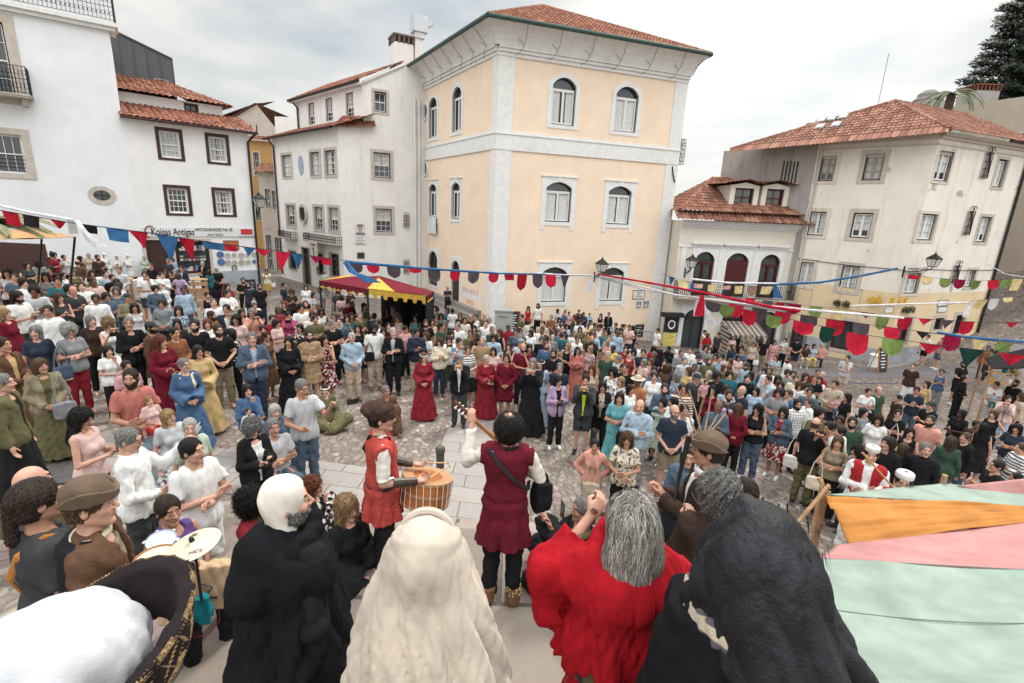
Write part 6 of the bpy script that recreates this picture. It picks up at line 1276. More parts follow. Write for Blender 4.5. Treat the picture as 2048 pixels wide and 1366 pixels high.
 # ================================================================== the crowd: zoom panel, head-top position, look, pose, clothes
PAN={'A':(2.7327,0,440),'B':(3.415,440,500),'C':(3.794,900,540),'D':(3.595,1300,600),'E':(3.3975,1650,560),'O':(1.,0,0)}
CROWD="""
A 20 268|f0sy+a|down|v black|r black|1.66|B|woman in a pale cap with her back turned at the far left edge
A 75 280|f2wk|down|t yellow|r navy|1.6|L|dark curly haired woman in a yellow top at the left edge, turned away
A 140 230|f2lk|fold|t charcoal|r denim|1.64|R|long haired woman in charcoal tee queueing at the palm stall
A 205 218|f3wk|down|t grey|o denim|1.62|B|woman in a grey top and denim shorts seen from behind at the palm stall
A 215 153|m2sk|chin|s navy|r black|1.72|R|man drinking from a cup under the orange awning
A 240 168|m1sd|down|s darkbrown|r black|1.74|R|dark haired man between the palm stall queue and the white wall
A 283 137|f2hk|down|S purple|-|1.66|R|woman in a purple headscarf by the white wall
A 291 178|m2qk|chest|t crimson|r black|1.7|R|curly haired man in crimson left of the striped tee
A 345 190|f2sk|down|t striped-white|r black|1.64|R|woman in black and white striped tee near the servant table
A 275 252|f2lk|down|t red|r black|1.6|L|long haired woman in a plain red tee at the left stall
A 335 285|f1ld|chest|t white|r navy|1.6|R|long dark haired woman in white tee behind the pallet bench
A 437 131|m3sk|chest|t blue|r black|1.5|R|boy in a blue tee standing high against the white wall
A 436 198|f1wd|down|S darkbrown|-|1.62|R|woman in brown half hidden behind the brown robed man
A 480 180|f2hd|down|D beige|-|1.6||hooded woman in beige and brown by the monk
A 420 216|m2zd|back|D brown|-|1.74|B|balding man in a long brown robe, back to the square
A 530 190|m3sk+e|chest|D darkbrown|-|1.78|R|bearded man in a dark brown monk robe serving at the table
A 567 180|f1hw|down|D white|-|1.6||woman in a white coif behind the food table
A 635 190|f2hr|chest|D offwhite|-|1.6||servant in maroon headscarf and white dress, left of two
A 698 186|f1hr|chest|D white|-|1.62|L|servant in maroon headscarf and white dress pouring, right of two
A 785 194|f1hd|clasp|D palegreen|-|1.62||woman in pale green dress and dark green headscarf
A 825 235|m2bk|down|t black|r black|1.72|L|shaven headed man in black at the end of the food table
A 917 211|m2sg|down|t charcoal|r black|1.7|L|grey haired man in charcoal in front of the shop door
A 943 210|f2sk|clasp|s lightblue|r navy|1.62|L|woman in light blue beside the antique shop door
A 990 250|m2sk|hold|j navy/white|r navy|1.74|L|seller in a navy waistcoat over white sleeves at the crates
A 1082 150|m2sd|chin|t lightgrey|r grey|1.75||man in light clothes standing in the shop window doorway
A 1105 226|m1sw|hold|j black|r black|1.72|L|white haired man in a black jacket by the shop window
A 1181 258|m2bg|back|t black|r black|1.75|B|grey cropped man in black tee seen from behind near the plates
A 1140 272|f2ld|down|t teal|r navy|1.64|B|long haired woman in teal seen from behind by the crates
A 1182 340|f2xk|hips|t black|r cream|1.64|B|curly dark haired woman in black tee seen from behind
A 787 282|m2sk|chin|t white|o charcoal|1.8||young man in white tee drinking, behind the moustached man
A 882 287|m1sd|chest|s white|r beige|1.66||young man in white shirt beside the lilac top
A 932 281|f2sk|down|t darkbrown|r black|1.55|L|dark haired woman looking down beside the seller
A 975 290|f1kb|hips|t lilac|r lilac|1.68|B|woman in a lilac top and lilac trousers seen from behind
A 645 341|f2xk|down|t offwhite|r tan|1.64|R|dark curly haired woman in off-white by the food crates
A 695 401|m2ag|fold|s khaki|r black|1.7||man in a grey cap and khaki shirt with folded arms
A 872 346|f1sg|clasp|s white|r black|1.66||short grey haired woman in white shirt and black trousers
A 972 471|f1wd|down|t floral-lightblue|r navy|1.64||young woman in light blue floral blouse
A 85 388|m2lk+e|chest|t white|r charcoal|1.8|RPs|long haired bearded man in white tee reading a phone
A 395 361|m2zb|chest|t charcoal|r navy|1.78||balding man in charcoal tee looking down at the pallet bench
A 320 399|f1wb|chest|v charcoal|r black|1.68||curly brown haired woman in charcoal pinafore at the pallet bench
A 255 466|m3sd|down|s white|r navy|1.78||broad man in a crisp white shirt, front left
A 20 484|f0ky|down|D maroon|-|1.66|R|blonde bobbed woman in maroon medieval dress at left edge
A 490 521|f0kg|down|t darkbrown|r black|1.66||grey blonde woman in dark brown top behind the phone taker
A 585 537|f1cy|eyes|v white|r black|1.68|P|curly blonde woman in white vest filming with a phone
A 697 531|m2sg|fold|j black/black|r black|1.8||grey haired man in a black leather jacket, arms folded
A 820 556|m2sk+ea|down|T brown|r black|1.72|R|bearded man in brown medieval cap and tunic
A 965 541|f2lk|down|t darkbrown|r black|1.62|g|long black haired woman with glasses behind the red haired lady
A 948 586|m2sk|hold|T rust|r black|1.74|R|dark haired man in a laced rust tunic
A 1060 545|m1sk+e|down|t black|r charcoal|1.8||bearded man in black tee with white print
A 1130 541|f1kr|down|t white|r navy|1.64||reddish bobbed woman in white between two bearded men
A 1190 570|m1sd+e|clasp|t black|r khaki|1.8|g|bearded man in black tee with a colourful print, hands clasped
A 1153 497|m2sd+e|down|s rust|r navy|1.72|R|man in a rust shirt leaning behind the bearded pair
A 1235 461|m2sk|chin|j navy/white|r navy|1.82|g|man in navy jacket with glasses, hand over mouth
A 1257 600|f2xk|down|t floral-black|r black|1.62|L|dark curly woman in patterned black blouse
A 187 577|f1kg|down|t navy|r khaki|1.68|s|woman in navy blouse with a cream shoulder bag
A 370 571|f1cw|fold|t grey|r crimson|1.7|g|white curly haired woman in grey tee and crimson trousers
A 216 757|f2ka|clasp|j khaki/olive|K olive|1.58|F2|auburn haired lady in olive medieval dress, hands clasped
A 586 688|c1kk|chin|t white|r black|1.42||boy with a dark bob and white tee, finger on his chin
A 686 768|f2sk|down|t pink|r black|1.5||dark haired girl behind the man in coral
A 876 631|f1wr|hold|D maroon|-|1.72||red haired lady in maroon medieval dress with white sleeves
A 1080 686|f2kk|clasp|D gold|-|1.66|g|dark haired lady with glasses in a long gold gown
A 1000 755|f1sg|clasp|D blue/cream|-|1.62|Fg|grey haired lady in a blue and cream medieval gown
A 705 815|m2sd+e|hold|t coral|r lightblue|1.82|F|bearded man in coral tee carrying a little girl
A 435 1030|f1wk|chest|v palepink|r navy|1.68|FPR|dark haired woman in a pale pink top using a phone
A 915 1035|c0ly|down|t lightgrey|k floral-white|1.45|Fg|girl with glasses in a light grey sweater
A 1030 1085|f1sw|down|t palegreen|r white|1.62|F|short haired woman in pale green tee, front left
A 690 1140|m1sg|left|s white|r charcoal|1.78|FPRg|grey haired man in white shirt filming sideways
A 1040 1195|m1sk|fold|t white|r white|1.8|F|young man with white tee and sunglasses on his head
A 3 640|m2sd|hold|j brown/gold|K brown|1.75|R|figure in a brown cloak cut by the left edge
A 0 842|m1sg|down|j olive/black|K black|1.72|R|figure in an olive cloak and black robe at the left edge
B 155 188|m2sk+e|fold|t black|o black|1.78||dark bearded man in black shorts, left of three friends
B 200 219|m2sk+e|down|t navy|r navy|1.74|L|bearded man in navy tee, middle of three friends
B 268 229|m2sk+e|down|t black|r navy|1.74||bearded man in black tee, right of three friends
B 253 58|f1kr|eyes|t floral-white|r lightgrey|1.62|P|woman photographing from the steps by the plates
B 318 130|f1ld|eyes|t cream|k mustard|1.64|Ps|woman in a mustard skirt photographing by the plates
B 432 223|m2sk|down|t navy|r beige|1.72|R|young man in navy tee alone on the cobbles
B 487 270|f2ca|chest|t darkbrown|r black|1.62||woman with a big auburn mop of curls
B 585 238|f1ld|down|t white|r black|1.66||dark haired woman in white left of the red tent
B 638 287|f0ld|chin|t lightgrey|r lightgrey|1.66|R|woman in light grey with hand at her face near the tent
B 680 251|m4sk|down|t grey|r khaki|1.74|L|man in grey tee standing by the tent corner
B 440 351|f1kr|chest|t black|r black|1.62||red bobbed woman in front of the auburn curls
B 582 345|m1sb+e|clasp|j rust/yellow|r khaki|1.78||man in a rust jacket over a yellow tee
B 382 470|f1kd|chest|t palepink|r black|1.66|PR|woman in dusty pink cardigan holding a phone out
B 465 421|f2nk|eyes|t magenta|r black|1.64|P|woman in magenta blouse photographing
B 230 346|f0sw|down|t cream|r white|1.62|B|white haired woman seen from behind behind the pink polo
B 212 400|m2sg|eyes|t salmon|r navy|1.74|Pg|man in salmon polo raising a phone
B 290 516|f2nk|down|t darkbrown|r black|1.6||dark haired woman behind the blue blazer
B 310 560|f3nk|down|S brown|-|1.6|R|dark haired woman in brown robe beside the blue blazer
B 545 505|f2kk|down|t patterned-black|r black|1.62||woman with a black fringe in patterned blouse
B 465 591|f2lk|clasp|D black|-|1.68|F|long haired woman in a black velvet gown with gold trim
B 215 560|m1sg|fold|j denim/lightblue|r navy|1.84|F1|grey haired man in a denim blue blazer, arms folded
B 602 546|m1sd+e|fold|T tan|-|1.82|Fg2|man with glasses in a tan and green striped tunic
B 715 581|f2lk|chin|d floral-maroon|-|1.68|2|woman in a maroon floral dress covering her face
B 765 476|m1sg|fold|t black|r black|1.76|g|grey haired man with glasses and black tee
B 830 400|m1qd|down|t darkbrown|r black|1.72||curly haired young man in front of the tent
B 865 441|f2lk|chin|t teal|r black|1.66||dark haired woman in a teal top
B 898 426|f2ld|down|t black|r black|1.6||woman half hidden beside the straw hat
B 958 421|m1st|chest|t olive|r beige|1.76||man in a straw hat and olive tee bending his head
B 940 506|f2lk|down|d black|-|1.66||long haired woman in a black strap dress
B 1052 506|m2qk+ea|down|t white|r beige|1.8|s2F|cap wearing man in white tee with a crossbody bag
B 898 566|m1sw|clasp|s lightblue|r beige|1.7|2F|white haired old man in light blue shirt and beige trousers
B 1182 531|m0sw|fold|j black/lightblue|r black|1.8|1F|white haired man in a black suit, arms folded
B 1115 531|f2lk|down|t darkbrown|r black|1.62|g|woman with glasses behind the black suit
B 1085 476|m2sk|down|s white|r navy|1.74|L|dark haired man behind the crossbody bag man
B 1150 496|f1sk|down|t black|r black|1.6||woman with dark hair peeping behind the black suit
B 1220 441|f1wa|down|v palepink|r black|1.66|L|auburn haired woman in front of the dark tent
B 1265 516|f2nk|chest|t pink|r black|1.62|P|woman in pink with a phone, right of the black suit
B 1335 445|f1ld|down|v turquoise|r black|1.68||dark haired woman in turquoise vest
B 1395 391|m1sb|down|s lightgrey|r navy|1.74|g|man with glasses in a pale grey shirt by the tent
B 1405 475|m2sd+e|down|t black|r black|1.76||bearded man in black behind the navy phone man
B 1455 446|f2xk|down|t offwhite|r navy|1.6|R|curly dark haired woman in off-white blouse
B 1510 436|f2xd|down|t patterned-grey|r navy|1.6||curly bobbed woman in patterned grey
B 1588 400|f3nk|down|t white|r navy|1.64|B|woman with hair bun and white tee seen from behind
B 1555 250|m3bg|fold|t navy|r black|1.76|g|man in navy tee with folded arms by the yellow house door
B 1342 536|m3sk|chest|s navy|r beige|1.76|PF|man in navy shirt looking down at a phone
B 1408 561|f1wa|chest|t white|r navy|1.64|L|auburn curly woman in white turning away
B 1513 496|m2sk|down|t green|r navy|1.72|R|black haired man in green jumper
B 1500 600|f1xa|chest|s cream|r navy|1.64|2F|curly auburn woman in a loose cream blouse
B 1390 700|f1la+r|clasp|D crimson|-|1.6|F|lady in a crimson medieval dress with a headdress
B 1565 586|f1ld|eyes|t white|r olive|1.62|P|woman in white filming behind the cream blouse
B 1632 600|m2sd|eyes|t floral-blue|r charcoal|1.7|P|man in blue flowered shirt filming
B 1640 711|m1fg|eyes|j black/white|r charcoal|1.72|1F|man in grey flat cap and black waistcoat holding a camera
B 1692 656|f1sb|hold|t striped-white|k black|1.64|g|woman with glasses and striped tee holding a book
B 1710 546|m2sd|chin|t olive|r olive|1.72|g|thoughtful man with glasses and olive top
B 1750 566|m4bk|down|t darkbrown|r black|1.7|L|dark skinned man turned away near the flat cap
B 555 885|m2sg|left|t lightgrey|r denim|1.78|FP1|grey haired man in pale tee holding a phone up in front
B 715 912|f1nd+r|lap.gr|T olive|-|1.7|F|woman in olive tunic and headband sitting cross-legged
B 1132 922|m3sg|lap.kn|T brown|r olive|1.75|F2|grey haired man in brown sitting on the cobbles, knees up
B 370 1055|f0kw|lap.be|s denim|r denim|1.6|F|white haired woman in denim shirt sitting behind the grey tee
B 358 1153|m2sg|fold.be|t lightgrey|r denim|1.72|F|grey haired man in pale grey tee sitting, arms folded
B 215 1160|f0cg|chest|j black/white|r black|1.58|FPg|silver haired woman in black jacket holding a phone
B 182 915|f1lk|chin.be|s blue|r lightblue|1.62|F|seated woman in blue denim shirt minding a toddler
B 715 142|m1sg|down|t palegreen|r khaki|1.72|B|man in pale green seen from behind left of the tent
B 800 152|m2sk|down|t charcoal|r black|1.72|B|dark haired man behind the tent roof
B 803 268|m3bk|down|t charcoal|r olive|1.74|B|man in charcoal under the tent
B 828 306|f1kd|down|t palepink|r black|1.62|B|woman in pale pink seen from behind at the tent counter
B 890 270|f1kd|chest|t darkbrown|r black|1.62||stallholder in the shade under the red tent
B 1052 430|m3sk|down|s navy|r black|1.66|B|man bending in navy at the tent counter
C 192 155|f1sg|eyes|S olive|-|1.66|Pg|older woman in a dark green dress photographing by the wall
C 78 325|f1ka|down|t darkbrown|r black|1.6|g|woman with glasses between white tees
C 112 360|m2sk|down|t offwhite|r black|1.66||short haired man in off-white behind the cross shirt
C 155 335|m2zk|down|t darkbrown|r black|1.66||balding man behind the white tees
C 193 335|f1nd|down|v white|r navy|1.68||woman with a topknot in a white strap top
C 265 325|m1zb|down|t olive|r navy|1.7||balding man close to the corner of the yellow house
C 300 360|m1sg|down|s white|r navy|1.74|g|grey haired man in white shirt near the corner strip
C 322 426|m2sg|down|t green|r navy|1.76|R|man in dark green tee pointing
C 378 450|f1wr|down|v black|r denim|1.66|L|ginger woman in black vest turned to the pointing man
C 60 396|m1sg|down|t white|r navy|1.8|g|grey haired man in white tee with a red cross badge
C 185 420|f2kk|down|t black|r black|1.6||black haired woman behind the thoughtful man
C 250 505|m0sw+e|down|T tan|r darkbrown|1.8||white bearded man in a tan medieval tunic
C 332 586|f2lk|down|t palepink|r black|1.62||dark haired woman behind the purple gown
C 445 550|f1ld|chin|d black|-|1.64||long haired woman in black with hand at her chin
C 537 526|m1fg|down|t lightgrey|r beige|1.66||man in grey cap and light grey tee
C 556 556|m2zd+e|chin|t maroon|r black|1.8||balding bearded man in maroon, hand on chin
C 278 645|f1sw|hold|D crimson|-|1.6|F2|white haired lady in a crimson gown with a blue collar
C 430 636|m3sd|clasp|T maroon|o maroon|1.72|F1|man in maroon tunic trimmed with white bands
C 500 415|c2kk|down|t white|r black|1.4||child in white tee near the grey cabinet
C 535 441|c2kk|chest|t grey|r black|1.35||small child in grey beside the cabinet
C 545 336|m1sd|chest|t olive|r olive|1.74|L|man in olive tee left of the pale blouse
C 602 376|f1sr|down|s offwhite|r darkbrown|1.68|B|red haired woman in off-white blouse seen from behind
C 595 276|f1wd|down|v red|r black|1.66||woman in a red vest under the chalkboard
C 670 254|m2lk+e|down|t white|r black|1.82|s|long haired bearded man in white tee by the wall
C 770 341|m1sg|fold|s rust|r tan|1.72||grey haired man in a rust shirt by the railing
C 830 361|f2wk|hips|S patterned-brown|-|1.7||curly woman in patterned brown dress, hand on hip
C 820 296|f2lk|down|t lightgrey|r black|1.66|R|long haired woman close to the yellow wall
C 872 306|m1bb|down|t blue|r navy|1.72|L|cropped man in blue tee by the yellow wall
C 905 316|f2nk|down|t pink|r black|1.55||young woman behind the green dress
C 945 341|f1wa|down|d green|-|1.7|L|auburn haired woman in green dress
C 980 301|f1sk|eyes|t darkbrown|r black|1.66|P|woman filming against the yellow wall
C 1015 321|f3hk|chest|T navy|-|1.64||woman in dark headscarf beside the railing
C 1060 326|c2sk|down|t lightblue|r black|1.5||boy in light blue behind the railing
C 1140 270|m2sk|up|s blue|r navy|1.78|P|man in blue raising a phone highest by the wall
C 1145 331|f0lk|fold|v black|r white|1.68||pale woman in black top with folded arms
C 1206 322|m2sk|down|j black/teal|r black|1.7||young man in black jacket over teal tee
C 1050 411|c4nk|hold|t yellow|k crimson|1.45||child in yellow with a picture book
C 1100 401|f4nk|down|v yellow|r black|1.64||young woman in yellow strap top
C 1165 441|c2sk|down|t blue|r blue|1.3||boy in bright blue at the railing
C 1237 436|c2sk|down|t navy|r navy|1.3||boy in navy leaning by the railing
C 1260 401|m2sd|down|s lightblue|r navy|1.66|L|young man in light blue at the railing
C 1328 411|f2sk|clasp|s palegreen|k red|1.6||woman in pale green leaning on the railing end
C 1310 410|m2sk|down|t black|r black|1.7|L|man in black behind the railing end
C 1392 421|f2lk|down|t black|r black|1.6|B|dark haired person bending by the menu board
C 780 491|f0sw|down|t floral-grey|r black|1.6||white haired woman in grey floral
C 725 501|f1cb|down|t palepink|r black|1.62||woman with light brown curls in pale pink
C 850 470|m1bd|back|t teal|r navy|1.72|B|man in teal tee seen from behind
C 875 488|f2lk|down|t olive|r black|1.6|L|dark haired woman beside the teal tee
C 730 541|m1sr+e|down|T blue|-|1.74||ginger bearded man in a blue and cream tabard
C 790 600|m2sd+e|fold|T black|-|1.78||bearded man in black medieval tunic with beads
C 897 556|f1ly|fold|v black|r black|1.68|L|blonde woman in black vest behind the red gown
C 967 501|m3sd|down|t white|r black|1.7|g|man with glasses right behind the wreath lady
C 970 586|f1wd+r|chest|D coral|-|1.64|F|lady with flower wreath in a coral and cream gown
C 1066 576|f1ly|down|t floral-palepink|r denim|1.66|L|long blonde woman in floral pale pink
C 1080 500|m2zg|down|t darkbrown|r black|1.72||balding man behind the long blonde
C 1080 547|f2kk|down|t black|r black|1.6||dark haired woman behind the blonde
C 1195 530|f1ky|down|v salmon|r black|1.66|L|blonde woman in salmon vest at the railing
C 1240 572|f5sk|down|t yellow|r black|1.62|L|dark skinned woman in yellow
C 1200 615|m1sw|down|t green|r navy|1.76||white haired man in dark green printed tee
C 1280 646|m2sg|down|s lightgrey|r navy|1.72|L|grey haired man in pale striped shirt
C 1395 601|f2xk|chin|s lightblue|r black|1.64||woman in light blue shirt, fist on cheek
C 1412 549|m2sk|down|s white|r navy|1.74|g|young man with glasses in white shirt
C 1470 601|m2sk|fold|s navy|r navy|1.78||man in navy shirt, arms folded
C 1340 711|m2bk|down|t black|r black|1.74||cropped man in black tee left of the straw hat
C 1240 741|f2xk|down|S floral-white|-|1.66||curly dark woman in a white floral dress
C 1300 811|f1ky|down|t patterned-white|r navy|1.62||blonde bobbed woman in patterned white top
C 1370 871|f2kk|down|t white|r navy|1.62|gR|dark haired woman with glasses and white tee
C 1475 676|f2lt|chest|t palepink|r white|1.64|L|woman in a straw hat and pale pink
C 1530 671|f1la|down|v pink|r black|1.6|L|auburn long haired woman beside the straw hat
C 1430 801|m4tk|down|t orange|r brown|1.74|L|man in a brown brimmed hat and orange tee
C 1555 776|c1sd|down|t white|o navy|1.72||boy in white tee raised above the crowd
C 1635 861|m1sd+e|chest|s denim|r navy|1.76||bearded man in denim shirt by the raised boy
C 1768 866|m2sd|down|s striped-rust|r black|1.74|g|man in sunglasses and rust striped shirt
C 1660 716|f1xb|down|t navy|r black|1.62|B|woman with brown curls seen from behind
C 1722 786|f1xg|down|t patterned-lightblue|r white|1.62|L|grey curly woman in patterned pale blue
C 1815 736|f1lb|down|v yellow|r black|1.66|L|long brown haired woman in yellow vest
C 1880 786|m2ag|down|t charcoal|r navy|1.74|R|man in a dark cap and charcoal printed tee
C 632 671|m1sg+e|eyes|D black|-|1.82|gFP2|bald bearded man in long black tunic filming
C 692 681|f1ld+r|down|D lightblue|-|1.68||lady in light blue gown behind the black tunic
C 836 706|m1sg|down|t navy|r navy|1.7|g|grey haired man with glasses in navy tee
C 825 800|f2lk|chest|j lilac/black|r black|1.66|FP0|dark haired woman in black flares with a pale jacket
C 1035 791|m1sd|eyes|j charcoal/neon|o charcoal|1.8|FP1|man in neon yellow tee and grey vest filming
C 1080 721|f1wr|down|v beige|r navy|1.64||red haired woman in beige vest
C 1162 846|f2kk|chest|j black/beige|r black|1.62|P|black bobbed woman in a black cardigan
C 1292 926|f2lk|fold|t turquoise|K turquoise|1.7|Fs|black haired woman in turquoise dress, arms folded
C 1447 986|m1zb|fold|s lightblue|r grey|1.76|Fs1|balding man in light blue shirt, arms folded
C 1617 976|f2lk|down|S palegreen|-|1.45|F|girl with long dark hair in pale green dress
C 1712 1026|m1ze|clasp|t navy|o khaki|1.78|Fg2|bald man with glasses and grey beard in navy tee
C 1700 966|f2kk|down|t white|r black|1.62|L|black haired woman in white left of the bald man
C 1780 1021|m1sk|down|t white|o navy|1.74|gFR|young man in white tee with backpack straps
C 1352 1231|f2wa|hold|t patterned-cream|r black|1.64|F|curly woman in patterned cream with a black scarf
C 1103 1287|c3pk|hips|h salmon|r denim|1.42|F1|girl in salmon sweater with hands on hips
C 1735 571|c2st|down|t white|o red|1.25||child in sun hat, white tee and red shorts
C 1655 606|f2kk|down|t black|r black|1.6|B|bobbed woman in black seen from behind
C 1600 601|f1lk|down|t black|r navy|1.64|B|long black haired woman in black seen from behind
C 1545 576|f2kk|down|t red|r black|1.62|B|woman in red with black cap of hair, turned away
C 1580 441|m2sk|down|t white|r black|1.72|L|man in white tee at the foot of the yellow corner
C 1895 641|m2ab|eyes|t lightblue|r black|1.72|P|man in a beige cap and light blue shirt
D 398 216|m2sk|down|v white|r offwhite|1.74|R|man in white vest and pale trousers by the low house
D 418 238|f1lb|clasp|s red|r black|1.66|B|long haired woman in red top and black trousers
D 495 233|m2sk|down|t charcoal|o black|1.74|L|man in charcoal tee and black shorts by the awning
D 600 262|f1la|down|t palepink|r black|1.5||girl with ginger hair under the awning
D 655 291|f2kk|down|t black|r black|1.6||dark haired woman in black under the awning
D 735 248|m2sg|hips|t khaki|r khaki|1.76||older man with hands on hips by the awning
D 747 305|f2nb|down|t beige|r black|1.66|s|woman in beige tee with a white tote
D 830 272|m1bg|down|t black|r khaki|1.74|L|grey cropped man in black by the tavern wall
D 900 288|f1wd|fold|S pink|-|1.66||woman in a pink tiered dress
D 975 272|f1nk|hold|t patterned-white|r black|1.66||woman in patterned white by the tavern door
D 1015 321|c2sk|down|t pink|r pink|1.1||small child in pink with the patterned woman
D 1065 271|m2sk|back|t black|o navy|1.76|BK|man with a dark backpack seen from behind
D 1130 316|f2lk|lap.be|t darkbrown|r beige|1.68||seated woman in brown, left on the tavern bench
D 1185 316|f2lk|lap.be|t lightblue|r yellow|1.68||seated woman in yellow trousers on the tavern bench
D 1243 312|m1sw+e|lap.be|t salmon|r navy|1.74||seated white bearded man in salmon tee
D 425 413|m1sb+e|down|s olive|r navy|1.76||bearded man in olive shirt in the middle crowd
D 500 398|m1sd|down|s patterned-lightblue|r navy|1.74|R|man in patterned light blue shirt
D 595 319|m2sd+e|down|s navy|r navy|1.72|R|bearded man in navy beside the blue tee
D 662 345|m2bk|fold|t blue|r black|1.74||cropped man in bright blue tee, arms folded
D 580 421|f1lb|down|t lightgrey|r black|1.62|L|long haired woman in light grey in the middle crowd
D 537 466|f0la|down|v palepink|r black|1.62|R|auburn woman in pale pink looking right
D 577 466|m1sr|down|t olive|r black|1.72|B|ginger man in olive tee seen from behind
D 700 452|m1ab+e|down|s lightblue|r navy|1.74|L|bearded man in pale cap and light blue shirt
D 730 516|f1wd|chest|S teal|-|1.66|L|wavy haired woman in teal dress with orange bag
D 835 452|c2sd|down|t lightblue|r navy|1.5|L|boy in light blue tee
D 867 486|m3bd+e|down|s white|r navy|1.76||bearded man in white shirt
D 856 540|m1sd|chin|t lightblue|r lightgrey|1.8|L|tall man in blue tee drinking from a cup
D 910 392|f1lb|chest|S lightblue|-|1.68||woman in light blue dress with a yellow bag
D 1000 409|m2bk+e|down|t white|r black|1.76|L|cropped man in plain white tee near the road
D 945 586|f1lk|chin|v maroon|r black|1.66|g|woman in sunglasses and maroon top
D 1007 646|f1sb|down|S blue|-|1.66|L|short haired woman in bright blue dress
D 1053 541|m1sb|down|t cream|r navy|1.72||round faced man in cream tee
D 1080 591|f1xb|down|t white|r navy|1.62|g|curly woman with glasses in white
D 1125 526|f1wb|fold|v black|r beige|1.68||woman in black vest and beige trousers, arms folded
D 1245 516|m1zw|down|t red|r navy|1.7|L|balding white haired man in red tee
D 1225 551|f1ld|chin|t offwhite|r black|1.64||woman in off-white, hand at her mouth
D 1337 579|m1sd|hold|s beige|r navy|1.8||man in beige shirt holding a toddler
D 1425 399|m1sk|chin|t lightgrey|o beige|1.77|0|young man in pale grey tee with a jacket at his waist
D 342 528|m2sg|down|t charcoal|r navy|1.74||grey haired man in charcoal tee
D 425 509|m1sw|down|s beige|r navy|1.7||white haired man in beige shirt
D 487 518|m4qk|down|t black|r black|1.74|R|dark skinned man in black tee with a chain
D 455 616|f2wk|down|v maroon|r black|1.64|g|curly woman with glasses in dark red vest
D 550 611|f2ld|down|t lightblue|r black|1.6|R|dark haired woman in light blue next to the bearded man
D 577 648|m2sd+e|down|t charcoal|r black|1.78||bearded man in charcoal with a girl on his shoulders
D 667 618|m1zw|down|t navy|r black|1.74|L|white haired balding man in navy
D 497 725|m4zk|chest|s denim|r black|1.74||dark skinned man in denim shirt by the staffs
D 642 745|f2la|back|j maroon/black|r black|1.66|B|long auburn haired woman in maroon jacket from behind
D 783 750|f2wk|fold|v black|r denim|1.7|0F|dark haired woman in black top and wide jeans
D 968 772|f2wd|fold|j denim/red|k floral-crimson|1.64|0F|woman in denim jacket and crimson floral skirt
D 1067 712|m2pk+e|down|s checked-white|r black|1.76|R|long haired bearded man in checked shirt
D 1150 709|f1pb|chest|s white|r navy|1.64|gL|woman with glasses and white blouse
D 1228 780|m2qk|chest|t olive|o denim|1.76|R1|curly haired man in olive tee, head down
D 1200 848|m1zb|down|t black|r olive|1.8|B1sF|balding man in black tee with a white tote, from behind
D 1375 836|m4sk|down|t green|r black|1.7|g|man in sunglasses and green tee
D 1300 876|m2sk|eyes|t white|r navy|1.76|FP|dark haired man in white tee filming
D 1372 900|f2pk|down|t white|r black|1.64|R|dark ponytailed woman in white behind the olive vest
D 1362 980|f2lb|fold|v khaki|r black|1.66|Fs|woman in khaki vest with a cream bag, arms folded
D 140 330|f1sk|down|t black|r black|1.6|B|dark haired woman in black left of the sun hat child
D 120 466|f2xb|down|t brown|r black|1.6|B|brown curly haired woman behind the striped shirt
E 605 566|m1bk|down|t darkbrown|r white|1.78||cropped man in dark brown tee and white trousers
E 700 686|f1lk|down|v gold|r black|1.64|L|long dark haired woman in gold beside the reading man
E 800 605|f2sk|chest|v blue|r grey|1.68|g|woman in blue vest with orange backpack straps
E 945 551|m2bk+e|hold|t black|o black|1.8|R0|bearded man in black tee and shorts with a cup
E 947 651|f1lk|clasp|s black|r black|1.66|R0|long haired woman in black jumpsuit by the bollard
E 635 356|f2lk|down|v black|k black|1.66||woman in black minidress half behind the flags
E 803 390|m1bd|down|t striped-pink|o denim|1.76|L0|man in striped pink tee and denim shorts
E 705 372|m1sk|down|t white|o black|1.74|L|person in white behind the striped tee man
E 1117 450|m3sk|down|s rust|r navy|1.76|s|man in rust shirt with a strap at the dark tent
E 1168 436|m1sk|down|t black|r black|1.76|L|man in black behind the rust shirt
E 1170 690|f2nk|hold|t white|r striped-white|1.64||woman with striped trousers holding a baby
E 1305 676|m2bk+e|down|t black|r black|1.78|L|bearded man in black tee by the plant stand
E 1255 786|f1nd|eyes|j palepink/grey|r lightblue|1.66|F|photographer in a pale pink cardigan
E 302 735|f1sd|chest|t white|r black|1.7|s|short haired woman in white tee with black bag
E 372 725|m1zr|down|t green|r beige|1.78|R|balding man in green tee with backpack straps
E 160 770|f2lk|down|t black|r black|1.66|L|long haired woman in black with a cream tote
E 506 781|m1sk|down|t darkbrown|r black|1.6|L|short haired boy behind the reading man
E 630 726|m2sk|chest|t navy|r denim|1.74|P|man in navy tee reading a white phone
E 657 801|c2sk|down|t floral-blue|r black|1.35||child with glasses beside the man in navy
E 727 825|m1ak|chest|t black|r black|1.76|L|man in black cap and black tee
E 270 870|f1lk|down|t grey|r black|1.64|R|dark haired woman in grey turned right
E 370 916|f2wd|clasp|t white|r lightblue|1.7|F|woman in white off-shoulder top
E 503 880|f1sk|fold|t black|r black|1.66|gs|woman with glasses and black tee with EL tote
E 726 920|m2bk+e|down|t salmon|r navy|1.84|F|bearded man in salmon tee
E 585 1005|f1kk|down|v black|r black|1.64|F|woman with black fringe and black wrap top
E 937 880|f5lk|hold|t black|r denim|1.66|L|dark skinned woman in black with long hair
E 1037 956|f4sk|down|t darkbrown|r black|1.6||young woman with dark skin behind the bare backed dress
E 1155 885|f1kb|hips|v black|r black|1.68||bobbed woman in black top, hands on hips
